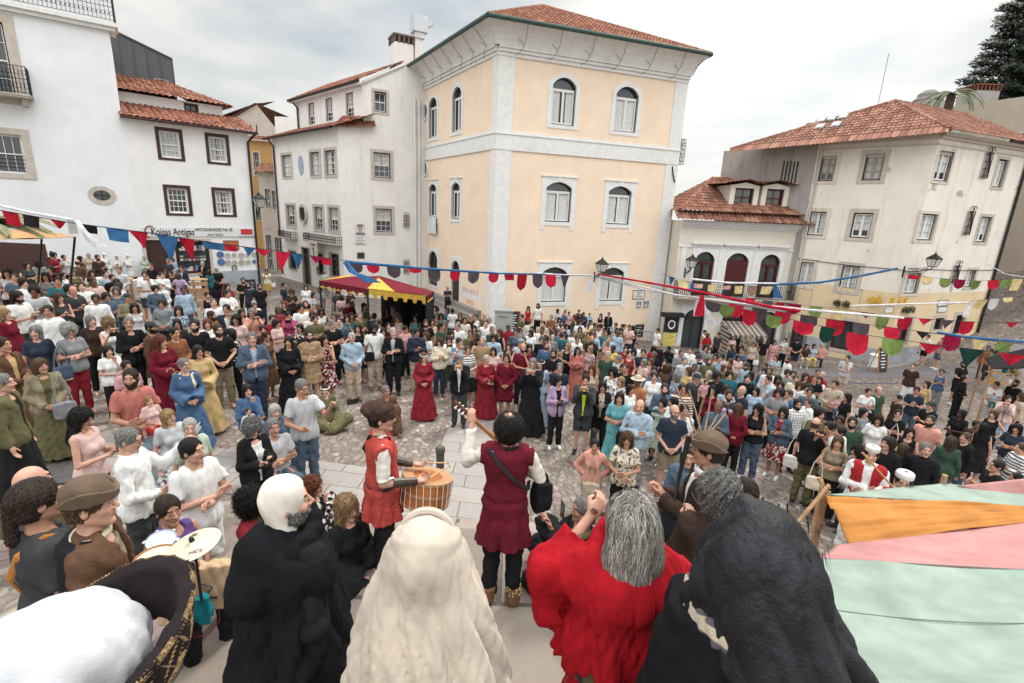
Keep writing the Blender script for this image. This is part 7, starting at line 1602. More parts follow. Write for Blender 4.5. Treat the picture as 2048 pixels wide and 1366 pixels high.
E 195 931|m1sk+e|down|t green|r black|1.74|g|bearded man in sunglasses and dark green tee
E 110 996|f1nk|down|t offwhite|r black|1.64|L|dark haired woman in off-white looking left
E 440 1066|m1ld|down|t black|r black|1.78|F|young man with long hair in black printed tee
E 695 1108|m1sg|down|s black|r black|1.78|F|silver haired man in black polo
E 238 1126|f1xk|down|t floral-grey|r navy|1.64|L|curly person in grey floral shirt behind the soldier
E 543 1110|f1lb|down|t darkbrown|r black|1.62|B|long brown haired woman beside the silver haired man
E 866 1066|f1wb|down|j green/grey|r denim|1.62|B|wavy haired woman in green cardigan from behind
E 968 1038|f1nb|down|h black|o denim|1.66|L|woman in black hoodie and denim shorts
E 1095 976|f1wk|down|d black|-|1.66|B|curly woman in black strapless dress from behind
E 1315 981|f2wk|fold|t navy|r grey|1.68||curly haired woman in navy tee, arms folded
E 1350 1108|m1sb|fold|s striped-white|r beige|1.74|L|man in pale striped shirt at the right edge
E 1182 1225|m1sk|chest|t black|r black|1.66|gL|man with glasses, black tee and white towel
E 1312 1310|f2sk|chest|t brown|r black|1.5|L|woman eating at the right edge
E 1345 770|f1wb|down|t beige|r black|1.66|L|woman in beige cut by the right edge
"""
PH=mat('phone_black',(.015,.015,.017),.3,spec=.5);PHW=mat('phone_case_pale',(.42,.44,.42),.4);PHL=mat('phone_lens',(.002,.002,.003),.1)
TGT=Vector((.3,2.6,0));people={}
def phone(loc,rz,label,w=.078,h=.155,m=None,tilt=0.,roll=0.):
 r=empty('phone',loc,label=label,cat='phone',group='phones held up by spectators');r.rotation_euler=(tilt,roll,rz)
 key='ph'
 if key not in _mesh:
  bm_=bmesh.new();bmesh.ops.create_cube(bm_,size=1,matrix=Matrix.Diagonal((.078,.009,.155,1)));bmesh.ops.bevel(bm_,geom=bm_.edges[:],offset=.003,segments=2,affect='EDGES');me=bpy.data.meshes.new('case');bm_.to_mesh(me);bm_.free();me.materials.append(None);_mesh[key]=me
  bm_=bmesh.new();bmesh.ops.create_cube(bm_,size=1,matrix=Matrix.Translation((-.018,-.006,.048))@Matrix.Diagonal((.026,.004,.034,1)));me=bpy.data.meshes.new('lens');bm_.to_mesh(me);bm_.free();me.materials.append(None);_mesh['phl']=me
 child('case',_mesh['ph'],r,[m or PH]);child('lens',_mesh['phl'],r,[PHL]);return r
def bag(loc,rz,label,col,w=.26,h=.24,d=.09,strap=.5,cat='bag',name='bag'):
 r=empty(name,loc,rz,label=label,cat=cat);V,F=surfnet(lambda P:ell(P,(0,0,0),(w/2*1.05,d/2*1.2,h/2))*.2+.8*(np.maximum(np.maximum(np.abs(P[...,0])-w/2,np.abs(P[...,1])-d/2),np.abs(P[...,2])-h/2))+fold(P,.003,30),(-w*.7,-d,-h*.7),(w*.7,d,h*.7),.012)
 child('pouch',np_mesh(None,'pouch',V,F),r,[cloth_mat(col)]);mb=MB()
 mb.tube([(-w*.4,0,h*.4),(-w*.25,.0,h*.5+strap*.6),(0,0.02,h*.5+strap),(w*.25,0,h*.5+strap*.6),(w*.4,0,h*.4)],.011,5);o=mb.build('strap',cloth_mat(col),None);o.parent=r;return r
rr=random.Random(11);k_=0
SKIP=set()
for ln in CROWD.strip().split('\n'):
 c=ln.split('|');pn,x,y=c[0].split();s_,ox,oy=PAN[pn];u,v=ox+float(x)/s_,oy+float(y)/s_
 lk=c[1];hair=lk[2]+(lk.split('+')[1]if '+' in lk else '');hc=lk[3]if lk[3]in HC else 'g'
 if lk[2]=='z' and lk[3]=='e':hair='ze';hc='g'
 if lk[2]in 'aft':hair='s'+lk[2]+(lk.split('+')[1]if '+' in lk else '')
 pose=c[2]if '.' in c[2]else c[2]+'.st';hgt=float(c[5]);ex=c[6];tk,tcol=c[3].split();bk=(c[4].split()+[None])[:2]if c[4]!='-' else(None,None)
 leg=pose.split('.')[1];eff=hgt*{'st':1.,'wk':1.,'be':.75,'gr':.55,'kn':.55}[leg]
 p=place_head(u,v,eff);gz_=p[2]-eff;base=Vector((p[0],p[1],gz_))
 d=TGT-base;rz=atan2(d.x,-d.y)+rr.uniform(-.22,.22)
 if 'B' in ex:rz+=pi+rr.uniform(-.3,.3)
 if 'L' in ex:rz-=rr.uniform(.6,1.0)
 if 'R' in ex:rz+=rr.uniform(.6,1.0)
 yaw=rr.choice((-22,0,0,22))if not('B' in ex or 'L' in ex or 'R' in ex)else 0
 sex='m' if lk[0]=='m' else 'f';shoe=next((int(q)for q in '012' if q in ex),None)
 if shoe is None and(v>700 and leg=='st' and tk not in 'D'):shoe=rr.choice((0,1,1,2))
 if leg in('kn','gr','be')and shoe is None:shoe=rr.choice((0,1,2))
 far=v<640
 if tk=='D' and '/' in tcol:pass
 o=person(c[7],base,rz,sex,int(lk[1]),hair,hc,pose,tk,tcol,bk[0],bk[1],hgt*(1+rr.uniform(-.0,.0)),yaw,0 if 'P' not in ex else 14,ex,fine='F' in ex,shoes=shoe)
 people[c[7]]=o;s=o.scale[0];R_=Matrix.Rotation(rz,4,'Z');at_=lambda q:base+(R_@Vector(q))*s
 if 'P' in ex:
  arm=pose.split('.')[0];q={'eyes':(0,-.38,1.62),'chest':(.01,-.36,1.36),'up':(.0,-.38,1.78),'left':(.64,-.42,1.55)}[arm]
  if sex=='f':q=(q[0]*.92,q[1],q[2])
  ph_=phone(at_(q),rz,'phone held by the '+' '.join(c[7].replace('person ','').split()[:12]),m=PHW if k_%3==0 else PH);k_+=1
  if arm in('eyes','up','left'):ph_.rotation_euler=(0,pi/2,rz)
  ph_.scale=(1.05,)*3
BAGS=[('woman in navy blouse with a cream shoulder bag','cream',(.26,-.12,.86),'cream shoulder bag on the woman in navy, left'),('woman in khaki vest with a cream bag, arms folded','cream',(-.22,-.16,.78),'small cream crossbody bag on the woman in khaki vest'),('balding man in black tee with a white tote, from behind','offwhite',(.27,.05,.86),'white tote on the balding man in black'),('black haired woman in turquoise dress, arms folded','black',(.16,-.20,.88),'black bag against the turquoise dress'),('woman in beige tee with a white tote','white',(.25,-.05,.8),'white tote near the tavern crowd'),('woman with glasses and black tee with EL tote','offwhite',(.1,-.26,.95),'off-white tote lettered EL held by the woman in glasses'),('short haired woman in white tee with black bag','black',(.1,-.22,.95),'black belt bag on the woman in white'),('woman in a mustard skirt photographing by the plates','offwhite',(.3,-.0,.85),'pale bag hanging beside the mustard skirt'),('cap wearing man in white tee with a crossbody bag','black',(-.16,-.15,.98),'black crossbody bag on the man in white tee'),('long haired woman in black with a cream tote','cream',(.22,.05,.9),'cream tote on the long haired woman in black'),('woman in light blue dress with a yellow bag','mustard',(.0,-.20,.95),'mustard bag on the light blue dress'),('wavy haired woman in teal dress with orange bag','orange',(.05,-.22,1.05),'orange bag on the teal dress'),('girl in salmon sweater with hands on hips','beige',(.0,-.19,.88),'beige belt bag on the girl in the salmon sweater'),('balding man in light blue shirt, arms folded','charcoal',(-.2,-.1,.75),'dark jacket bag over the arm of the balding man in light blue'),('auburn haired lady in olive medieval dress, hands clasped','grey',(.16,-.26,.92),'grey translucent carrier bag held by the lady in olive'),('white curly haired woman in grey tee and crimson trousers','denim',(-.24,-.12,.95),'small denim blue bag by the crimson trousers')]
for who,col,q,lb in BAGS:
 o=people[who];R_=Matrix.Rotation(o.rotation_euler.z,4,'Z');bag(o.location+(R_@Vector(q))*o.scale[0],o.rotation_euler.z,lb,col,strap=.42 if q[2]<.96 else .25)
 # children carried
def kid(at,rz,label,sex,skin,hair,hc,tcol,bcol,h=1.0,pose='down.be'):
 return person(label,at,rz,sex,skin,hair,hc,pose,'t',tcol,'r',bcol,h,0,0,'',fine=True,group='children carried in arms')
for who,q,lb,lk,tc_,bc_,h in(('bearded man in coral tee carrying a little girl',(.14,-.22,.80),'little blonde girl in dusty pink carried by the man in coral','f0py','palepink','red',.95),('man in beige shirt holding a toddler',(.16,-.2,.82),'toddler in pink tee carried by the man in beige','f1nb','pink','denim',.8),('woman with striped trousers holding a baby',(.06,-.22,.85),'baby in pale blue held by the woman in striped trousers','f1sd','lightblue','teal',.68),('bearded man in charcoal with a girl on his shoulders',(.0,.02,1.18),'girl with pink headband riding on the bearded man','f1wb','floral-white','lilac',.9),('grey haired man in charcoal tee',(.22,-.12,.95),'boy in pink polo lifted above the grey haired man','m1sd','pink','charcoal',1.0),('seated woman in blue denim shirt minding a toddler',(-.12,-.34,.30),'toddler in white tee on the seated woman in denim','m1bd','white','lightgrey',.85)):
 o=people[who];R_=Matrix.Rotation(o.rotation_euler.z,4,'Z');kid(o.location+(R_@Vector(q))*o.scale[0],o.rotation_euler.z+.3,lb,lk[0],int(lk[1]),lk[2],lk[3],tc_,bc_,h)
 # ================================================================== performers in the foreground
def sdf_obj(name,fn,lo,hi,h,m,parent=None,M_=None):
 V,F=surfnet(fn,lo,hi,h);me=np_mesh(None,name,V,F);o=bpy.data.objects.new(name,me);COL.objects.link(o);setmat(o,[m])
 if parent is not None:o.parent=parent
 if M_ is not None:o.matrix_local=M_
 return o
def cm(name,col,**k):return mat(name,col,k.pop('rough',.93),var=.20,vs=k.pop('vs',9),bump=.16,bs=k.pop('bs',300),spec=.1,**k)
PG='costumed performers on the church steps'
def performer(u,v,Y,rz,sex,skin,hair,hc,pose,label,h=1.76,top=None,tc=None,bot=None,bc=None,yaw=0,pitch=0,shoes=1,ex=''):
 p=atY(u,v,Y);return person(label,(p.x,p.y,p.z-h),rz,sex,skin,hair,hc,pose,top,tc,bot,bc,h,yaw,pitch,ex,fine=True,shoes=shoes,group=PG)
def cone_r(P,z0,r0,z1,r1,sy=.8,nf=9,amp=.07,ph=0.,pw=1.):
 th=np.arctan2(P[...,1],P[...,0]);Z=P[...,2];t=np.clip((z0-Z)/(z0-z1),0,1);rad=(r0+(r1-r0)*t**pw)*(1+amp*t*(np.sin(th*nf+ph)+.5*np.sin(th*(nf*1.7//1)+3*Z+ph)))
 return np.maximum((np.sqrt(P[...,0]**2+(P[...,1]/sy)**2)-rad)*.75,np.maximum(Z-z0,z1-Z))
def pleat(P,z0,z1,amp,seed=0,y0=0.,ks=(9,15,24,37)):
 r=np.random.default_rng(seed);th=np.arctan2(P[...,1]-y0,P[...,0]);t=np.clip((z0-P[...,2])/(z0-z1),0,1);d=0
 for i,k in enumerate(ks):d=d+(1-2*np.abs(np.sin(th*k/2+r.uniform(0,6)+(1.2+.5*i)*np.sin(P[...,2]*(5+2*i)+r.uniform(0,6))+.8*np.sin(th*2+i)))**.6)/(1+.8*i)
 return amp*d*t**.7
FELT=cm('brown_felt',(.13,.092,.065));
def felt_hat(o,sex='m',yaw=0,scale=1.,m=None):
 M_=head_xf(sex,0,yaw)
 def f(P):
  Z=P[...,2];y=P[...,1]-.01;x=P[...,0];th=np.arctan2(x,-y);rr_=np.sqrt((x/.100)**2+(y/.122)**2)
  crown=smax(ell(P,(0,.012,.075),(.094,.115,.082)),.045-Z,.01)
  ht=.085+.030*np.cos(th*2)*-1+.02*np.clip(-y/.12,-1,1)
  brim=np.maximum(np.abs(rr_-1.06-(Z-.05)*1.5)*.1-.006,np.maximum(.040-Z,Z-ht));return smin(crown,brim,.012)+fold(P,.0015,30)
 return sdf_obj('felt_hat',f,(-.17,-.2,.0),(.17,.2,.19),.006,m or FELT,o,M_)
 # ---- lute player, back to the camera
ARMS['lute']=[((.36,-.08,1.27),(.35,-.26,1.53),(.1,-.1,1),1),((-.30,-.02,1.19),(-.08,-.27,1.14),(.9,-.3,-.2),1)]
ARMS['drum']=[((.23,.0,1.13),(.14,-.33,1.06),(-.3,-.9,-.1),1),((-.26,.02,1.13),(-.18,-.30,1.06),(.2,-.9,0),1)]
ARMS['pipe']=[((.34,-.10,1.34),(.13,-.20,1.55),(-.6,-.3,.6),1),((-.34,-.12,1.20),(-.05,-.30,1.34),(.8,-.3,.4),1)]
lp=performer(1018,832,3.62,pi-.05,'m',1,'z','k','lute.st','lute player in dark red velvet tunic seen from behind',1.76,yaw=18)
lp.location.z=LZ+.01
hm=sdf_obj;LH=lambda P:smax(smax(ell(P,(0,.03,.0),(.106,.110,.110)),-ell(P,(0,-.10,-.03),(.075,.09,.11)),.01),-ell(P,(0,.035,.135),(.06,.062,.055)),.01)+fold(P,.005,60,8,(1,1,1))
V,F=surfnet(LH,(-.15,-.12,-.17),(.15,.2,.16),.007);V,F=add_strands(LH,V,F,(3600,7,.014,.0018,1.1,.030),1.,2);hm=bpy.data.objects.new('hair',np_mesh(None,'hair',V,F,tv=HTV['t']));COL.objects.link(hm);setmat(hm,[hair_mat('k')]);hm.parent=lp;hm.matrix_local=head_xf('m',0,18)
for ch in list(lp.children):
 if ch.name.startswith('hair')and ch!=hm:bpy.data.objects.remove(ch)
VELV=cm('maroon_velvet',(.115,.012,.022),vs=4)
def tunic(o,m,hem=.60,sleeveless=True,belt=1.02,name='tunic',sex='m',inf=.028,R=.235,split=False):
 def f(P):
  Z=P[...,2];d=torso(P,sex,0,inf);d=smin(d,ell(P,(0,0,1.0),(.185,.14,.2)),.05)
  if sleeveless:
   for s in(1,-1):d=smin(d,cone(P,(s*.14,0,1.41),(s*.21,0,1.38),.07,.075),.02);d=np.maximum(d,np.abs(P[...,0])-.225)
  sk=cone_r(P,belt+.02,.165,hem,R,.8,7,.06);d=smin(d,sk,.03);d=smax(d,-np.maximum(np.abs(Z-belt)-.02,.0)*0-.0+hem-Z,.004)if False else np.maximum(d,hem-Z)
  d=smax(d,-ell(P,(0,-.01,1.50),(.085,.085,.055)),.006);d=np.maximum(d,Z-1.48)
  pinch=.014*np.exp(-((Z-belt)/.03)**2);return np.maximum(d+pinch+pleat(P,belt+.05,hem,.010,5)+fold(P,.0040,15,4,(1.4,1,.35))+fold(P,.0016,45,6,(1,1,.5)),hem-Z)
 return sdf_obj(name,f,(-.34,-.34,hem-.02),(.34,.34,1.52),.010,m,o)
tunic(lp,VELV,.60);child('shirt',cloth_mesh('l','lute.st','m',True),lp,[cm('linen_shirt',(.62,.58,.52))]);child('leggings',cloth_mesh('r','lute.st','m',True),lp,[cloth_mat('black')])
def boot(o,s,turn=0.):
 f=lambda P:smin(smin(cone(P,(0,.03,.05),(0,-.14,.035),.052,.045),cone(P,(0,-.14,.035),(0,-.25,.09),.040,.008),.03),cone(P,(0,.035,.05),(0,.035,.16),.058,.066,cut=True),.03)+fold(P,.002,50)
 M_=Matrix.Translation((s*.115,.02,0))@Matrix.Rotation(turn,4,'Z');b=sdf_obj('pointed_boot',f,(-.1,-.3,-.02),(.1,.14,.2),.007,mat('brown_leather',(.16,.075,.04),.45,var=.3,bump=.2),o,M_);return b
for ch in list(lp.children):
 if ch.name.startswith('shoe'):bpy.data.objects.remove(ch)
boot(lp,1,-.1);bt=boot(lp,-1,.1)
mb=MB()
for i in range(26):a=i*2*pi/26*2;mb.lathe([(.002,-.011),(.010,-.006),(.012,0),(.009,.007),(.002,.011)],(.066*cos(a),.035+.066*sin(a),.13+.03*(i%3)),6)
bl=mb.build('ankle_bells',mat('brass',(.45,.33,.15),.3,metal=.8),None);bl.parent=bt
mb=MB();mb.tube([(.16,.10,1.47),(.05,.155,1.36),(-.08,.155,1.24),(-.20,.09,1.13),(-.2,-.08,1.12)],.022,6,sq=.25);st=mb.build('shoulder_strap',mat('black_leather',(.03,.03,.035),.45),None);st.parent=lp
mb=MB();mb.tube([(.095*cos(a),.01+.075*sin(a),1.465)for a in np.linspace(0,2*pi,17)],.018,6);cl=mb.build('collar_trim',cm('black_trim',(.02,.016,.018)),None);cl.parent=lp
# lute (held: a thing of its own)
RL=Matrix.Translation(lp.location)@Matrix.Rotation(lp.rotation_euler.z,4,'Z')
hd,bd=RL@Vector((.47,-.40,1.62)),RL@Vector((-.12,-.30,1.18));lt=empty('lute',tuple(bd),label='wooden lute held by the player in dark red, its neck pointing left',cat='lute')
ax=(hd-bd).normalized();rm=ax.to_track_quat('Z','Y').to_matrix();WOOD=mat('varnished_wood',(.33,.15,.05),.35,var=.3,vs=7,spec=.5)
V,F=surfnet(lambda P:smax(ell(P,(0,0,0),(.16,.10,.22)),-P[...,1]-.0,.006),(-.18,-.02,-.24),(.18,.12,.24),.011);me=np_mesh(None,'bowl',V@np.array(rm).T,F);o_=bpy.data.objects.new('bowl',me);COL.objects.link(o_);o_.parent=lt;setmat(o_,[WOOD])
mb=MB();L_=(hd-bd).length;mb.tube([bd+ax*.15,bd+ax*(L_-.12)],[.028,.022],8,sq=.6);mb.build('neck',WOOD,lt)
mb=MB();mb.tube([bd+ax*(L_-.13),hd+ax*.06],[.026,.036],6,sq=.45);hk=mb.build('peg_head',mat('dark_walnut',(.09,.035,.018),.4,var=.3),lt)
for i in range(8):mb=MB();c=bd+ax*(L_-.11+.04*(i//2));s_=rm@Vector((1 if i%2 else-1,0,0));mb.tube([c,c+s_*.052],.005,5);mb.box(c+s_*.058,(.014,.012,.014),None);mb.build('peg',PAPER,hk)
mb=MB()
for i in range(6):o2=rm@Vector(((i-2.5)*.006,-.022,0));mb.tube([bd+o2,hd+o2*.9],.0012,3)
mb.build('strings',PAPER,lt)
# leather bag at his side
bq=RL@Vector((-.30,-.1,.98));b_=bag(bq,.5,'black leather pouch hanging beside the lute player','black',.16,.26,.12,.1)
# ---- drummer in red
dr=performer(760,812,4.0,radians(112),'m',1,'s','k','drum.st','drummer in red tabard and black cap seen side-on',1.74,yaw=-8)
RED=cm('faded_red_wool',(.36,.055,.045),vs=5);tunic(dr,RED,.68,R=.215);child('shirt',cloth_mesh('l','drum.st','m',True),dr,[cm('linen_shirt',(.62,.58,.52))]);child('leggings',cloth_mesh('r','drum.st','m',True),dr,[cloth_mat('black')])
mb=MB();mb.tube([(.175*cos(a),.13*sin(a),1.02)for a in np.linspace(0,2*pi,21)],.022,6,cap=False);bl=mb.build('belt',mat('black_leather',(.03,.03,.035),.45),None);bl.parent=dr
mb=MB();mb.tube([(-.12,-.07,1.47),(-.02,.10,1.47),(.10,.15,1.30),(.17,.08,1.14),(.17,-.06,1.08)],.022,6,sq=.3);bl=mb.build('shoulder_strap',cm('black_trim',(.02,.016,.018)),None);bl.parent=dr
for i in(0,1):
 sh,e,w=SK('drum.st','m')[1][i][:3];mb=MB();e,w=Vector(e),Vector(w);mb.tube([w+(e-w)*.05,w+(e-w)*.75],[.036,.048],10);bl=mb.build('bracer',mat('dark_leather',(.05,.035,.03),.4,var=.3),None);bl.parent=dr
sdf_obj('floppy_cap',lambda P:smin(smax(ell(P,(0,.035,.085),(.105,.145,.075)),.035-P[...,2],.01),np.maximum(np.abs(np.sqrt((P[...,0]/.092)**2+((P[...,1]-.01)/.112)**2)-1)*.09-.008,np.abs(P[...,2]-.045)-.018),.01)+fold(P,.006,22,2),(-.16,-.17,.0),(.16,.22,.2),.007,cm('dark_brown_velvet',(.055,.032,.026)),dr,head_xf('m',0,-8))
RD=Matrix.Translation(dr.location)@Matrix.Rotation(dr.rotation_euler.z,4,'Z')
dc=RD@Vector((0,-.40,.86));dm=empty('drum',tuple(dc),label='orange wooden rope drum hanging in front of the red drummer',cat='drum')
tl=Euler((radians(-10),radians(8),0)).to_matrix();mb=MB();mb.lathe([(.225,-.13),(.228,.13)],dc,28,tl);mb.build('shell',mat('drum_wood',(.40,.13,.025),.4,var=.25,vs=5,spec=.6),dm)
mb=MB()
for z in(-.12,-.0,.12):mb.lathe([(.231,z-.012),(.238,z-.012),(.238,z+.012),(.231,z+.012)],dc,28,tl)
mb.build('hoop',mat('drum_hoop',(.40,.22,.11),.5),dm);mb=MB();mb.lathe([(.222,.131),(.01,.1335)],dc,28,tl);mb.build('drum_skin',mat('drum_skin',(.36,.13,.05),.9,var=.15,spec=.05),dm)
mb=MB()
for i in range(24):a=i*pi/12;b=a+.13;mb.tube([dc+tl@Vector((.242*cos(a),.242*sin(a),.12)),dc+tl@Vector((.242*cos(b),.242*sin(b),-.12))],.004,4)
mb.build('rope',PAPER,dm)
for sgn,lb in((1,'far'),(-1,'near')):
 a=RD@Vector((sgn*.15,-.40,1.05));b=RD@Vector((sgn*.03,-.62,1.08));ds=empty('drumstick',tuple(a),label=f'pale drumstick in the {lb} hand of the red drummer',cat='drumstick');mb=MB();mb.tube([a,b],[.009,.007],6);mb.lathe([(.004,-.016),(.014,0),(.004,.016)],b,8);mb.build('stick',mat('pale_wood',(.55,.36,.2),.5),ds)
 # ---- man in brown felt hat, left, with frame drum
bh=performer(168,968,2.15,radians(118),'m',1,'s','b','drum.st','man in a brown felt hat and brown coat, left foreground',1.78,'j','brown/khaki','r','black');felt_hat(bh)
sdf_obj('black_cape',lambda P:smax(cone_r(P,1.47,.19,.5,.34,.75,6,.08),-P[...,1]-.02+np.abs(P[...,0])*-.2,.02)+fold(P,.006,13,2,(1.5,1,.3)),(-.4,-.1,.5),(.4,.4,1.5),.013,cm('black_wool',(.014,.014,.017)),bh)
mb=MB();mb.tube([(.085*cos(a),.01+.075*sin(a),1.475+.01*cos(a))for a in np.linspace(0,2*pi,17)],.020,6);cl=mb.build('collar',cm('cream_linen',(.50,.43,.32)),None);cl.parent=bh
pt=performer(62,962,2.25,radians(150),'m',2,'p','d','down.st','man with a dark ponytail and orange strap, far left foreground',1.8,'t','charcoal','r','navy')
mb=MB();mb.tube([(-.10,-.10,1.42),(-.11,.02,1.47),(-.06,.12,1.40),(.08,.145,1.22),(.16,.09,1.05)],.022,6,sq=.3);o_=mb.build('shoulder_strap',mat('orange_strap',(.40,.16,.03),.6),None);o_.parent=pt
bm1=performer(55,935,3.0,radians(175),'m',1,'-','d','down.st','bald man seen from behind at the far left',1.78,'t','olive','r','navy')
# kit beside him
SKIN_D=mat('drum_head_cream',(.58,.50,.40),.5,var=.1);RIM=mat('rim_orange_wood',(.42,.19,.07),.4,var=.2);CHR=mat('chrome',(.6,.6,.62),.2,metal=.9)
def disc_rot(tx,ty):return Euler((radians(tx),radians(ty),0)).to_matrix()
c=atY(388,1090,2.2);cy=empty('cymbal',tuple(c),label='cream white cymbal with a black centre on the small percussion set',cat='cymbal');ro=disc_rot(6,-10);mb=MB();mb.lathe([(.128,0),(.06,.010),(.03,.016),(.022,.026),(.001,.028)],c,36,ro);mb.lathe([(.128,0),(.128,-.002),(.001,.012)],c,36,ro)
mb.build('disc',mat('cymbal_metal',(.60,.53,.40),.35,var=.1,vs=40,metal=.25),cy);mb=MB();mb.lathe([(.014,.024),(.012,.045),(.004,.055)],c,12,ro);mb.tube([c,c+Vector((0,0,-.35))],.008,6);mb.build('stem',IRON,cy)
fz=Face((c.x,c.y),(1,0))
tx=text('HCS',Face((c.x,c.y),(1,0)),0,0,.03,INK,None,name='lettering')
bpy.data.objects.remove(tx)
def flat_text(body,org,ro_,x,y,size,m,parent,ang=0.):
 cu=bpy.data.curves.new('lettering','FONT');cu.body=body;cu.size=size;cu.align_x='CENTER';cu.extrude=.0006;tmp=bpy.data.objects.new('t',cu);COL.objects.link(tmp);bpy.context.view_layer.update()
 me=bpy.data.meshes.new_from_object(tmp.evaluated_get(bpy.context.evaluated_depsgraph_get()));bpy.data.objects.remove(tmp);of=ORG[parent.name]
 for v in me.vertices:q=Matrix.Rotation(ang,3,'Z')@Vector((v.co.x,v.co.y,0));p=Vector(org)+ro_@(Vector((x+q.x,y+q.y,.012+v.co.z)));v.co=p-of
 me.materials.clear();me.materials.append(m);ob=bpy.data.objects.new('lettering',me);COL.objects.link(ob);ob.parent=parent;return ob
flat_text('HCS',c,ro,.055,-.075,.035,INK,cy,.2);flat_text('8',c,ro,-.02,.065,.045,INK,cy,1.4)
def frame_drum(u,v,Y,r,h,label,ro,head=SKIN_D,rim=RIM,name='frame_drum'):
 c=atY(u,v,Y);o=empty(name,tuple(c),label=label,cat='drum');mb=MB();mb.lathe([(r,-h),(r*1.02,0),(r*.97,.004),(r*.95,-.004)],c,28,ro);mb.build('rim',rim,o);mb=MB();mb.lathe([(r*.95,-.003),(.002,-.002)],c,28,ro);mb.build('head',head,o)
 for i in range(6):a=i*pi/3+.3;mb=MB();mb.box(c+ro@Vector((r*1.05*cos(a),r*1.05*sin(a),-.02)),(.018,.018,.03),ro);mb.build('tuning_lug',CHR,o)
 return o
frame_drum(322,1080,2.35,.075,.04,'small silver rimmed drum with a pale blue head',disc_rot(12,6),mat('blue_drum_head',(.42,.50,.56),.35),CHR,'snare_drum')
frame_drum(322,1135,2.15,.135,.07,'wide frame drum with cream skin and orange rim under the cymbal',disc_rot(14,22))
c=atY(378,1142,2.1);mc=empty('microphone',tuple(c),label='black clip microphone below the cymbal',cat='microphone');mb=MB();mb.tube([c+Vector((0,0,.03)),c-Vector((0,0,.03))],[.028,.025],14);mb.build('capsule',mat('black_plastic',(.02,.02,.022),.5,bump=.4,bs=300),mc);mb=MB();mb.tube([c-Vector((0,0,.03)),c+Vector((-.01,0,-.07)),c+Vector((-.05,0,-.10)),c+Vector((-.09,0,-.08))],.006,6);mb.build('gooseneck',IRON,mc)
# bags on the slabs
def sack(u,v,Y,w,h,d,m,label,rz=0.,name='tote_bag',cat='bag'):
 p=atY(u,v,Y);o=empty(name,tuple(p),rz,label=label,cat=cat)
 sdf_obj('bag_body',lambda P:smin(np.maximum(np.maximum(np.abs(P[...,0])-w/2-.1*(P[...,2]+h/2)*0,np.abs(P[...,1])-d/2*(1.1-P[...,2]/h)),np.abs(P[...,2])-h/2),ell(P,(0,0,-h*.2),(w*.55,d*.6,h*.3)),.02)+fold(P,.007,20,5),(-w*.7,-d,-h*.7),(w*.7,d,h*.7),.008,m,o);return o
KR=cm('kraft_bag',(.42,.29,.18));sk=sack(425,1160,2.7,.30,.24,.14,KR,'tan paper carrier bag with black brush drawing by the cymbal',.3)
mb=MB();mb.tube([(-.03,-.105,.06),(.03,-.11,.03),(-.02,-.115,-.03),(.05,-.11,-.05)],.006,4);o_=mb.build('brush_drawing',INK,None);o_.parent=sk
sk2=sack(350,1205,2.1,.10,.20,.05,KR,'narrow tan bag with black script standing under the frame drum',.1);
sk3=sack(398,1215,2.45,.11,.13,.06,cm('teal_nylon',(.01,.14,.17)),'teal pouch with a red strap on the slabs',.3,'pouch');mb=MB();mb.tube([(-.04,-.03,-.05),(-.02,-.08,-.14),(.05,-.05,-.16),(.10,0,-.12),(.09,.04,-.07),(.03,.03,-.05)],.008,6,sq=.3);o_=mb.build('strap',cloth_mat('crimson'),None);o_.parent=sk3
# ---- white and gold headdress, bottom left corner
def headset(u,v,Y,rz,label,sex='f',hair='-',hc='k',skin=1,h=1.68,pose='down.st',tc='black',yaw=0,top='D',bc=None,bot=None):return performer(u,v,Y,rz,sex,skin,hair,hc,pose,label,h,top,tc,bot,bc,yaw=yaw)
wg=headset(172,1300,.72,pi-.25,'person in a white hood with a black and gold trimmed headdress, bottom left',tc='white')
MW=head_xf('f',0,0);WH=cm('white_wool',(.48,.49,.51));VB=cm('black_velvet_band',(.018,.014,.015));GT=mat('gold_braid',(.34,.23,.11),.45,metal=.5,var=.4,vs=60,bump=1.,bs=120)
sdf_obj('white_hood',lambda P:smin(ell(P,(.050,.035,.085),(.132,.146,.118)),ell(P,(.15,.15,-.06),(.15,.13,.20)),.09)+pleat(P,.25,-.3,.010,8)+fold(P,.004,16,3),(-.16,-.18,-.34),(.32,.36,.27),.009,WH,wg,MW)
def crown(P,t=.011,lo=-.036,hi=.036):
 y=P[...,1]-.0;x=P[...,0]-.0;z=P[...,2]-.07+y*.35+x*.1;r=np.sqrt((x/.142)**2+(y/.160)**2);return np.maximum(np.abs(r-1-z*1.2)*.14-t,np.maximum(z-hi,lo-z))
hb=sdf_obj('headdress_band',lambda P:crown(P,.013,-.05,.05)+fold(P,.002,40),(-.22,-.24,-.1),(.22,.24,.24),.0065,VB,wg,MW)
mb=MB()
def cp(a,z):k=1.09+z*1.2;x,y=.142*k*cos(a),.160*k*sin(a);return(x,y,.07-y*.35-x*.1+z)
def bead(p,r=.0062):mb.lathe([(.001,-r),(r,0),(.001,r)],p,5)
for i in range(170):
 a=i*2*pi/170
 for z in(-.042,.040):bead(cp(a,z));bead(cp(a+.015,z+.007))
for j in range(22):
 a0=j*2*pi/22;da=2*pi/22
 for i in range(13):t=i/12;bead(cp(a0+da*t,-.036+.07*(t if j%2 else 1-t)));bead(cp(a0+da*t,-.036+.07*(1-t if j%2 else t)),.004)
gb=mb.build('gold_braid',GT,None);gb.parent=hb
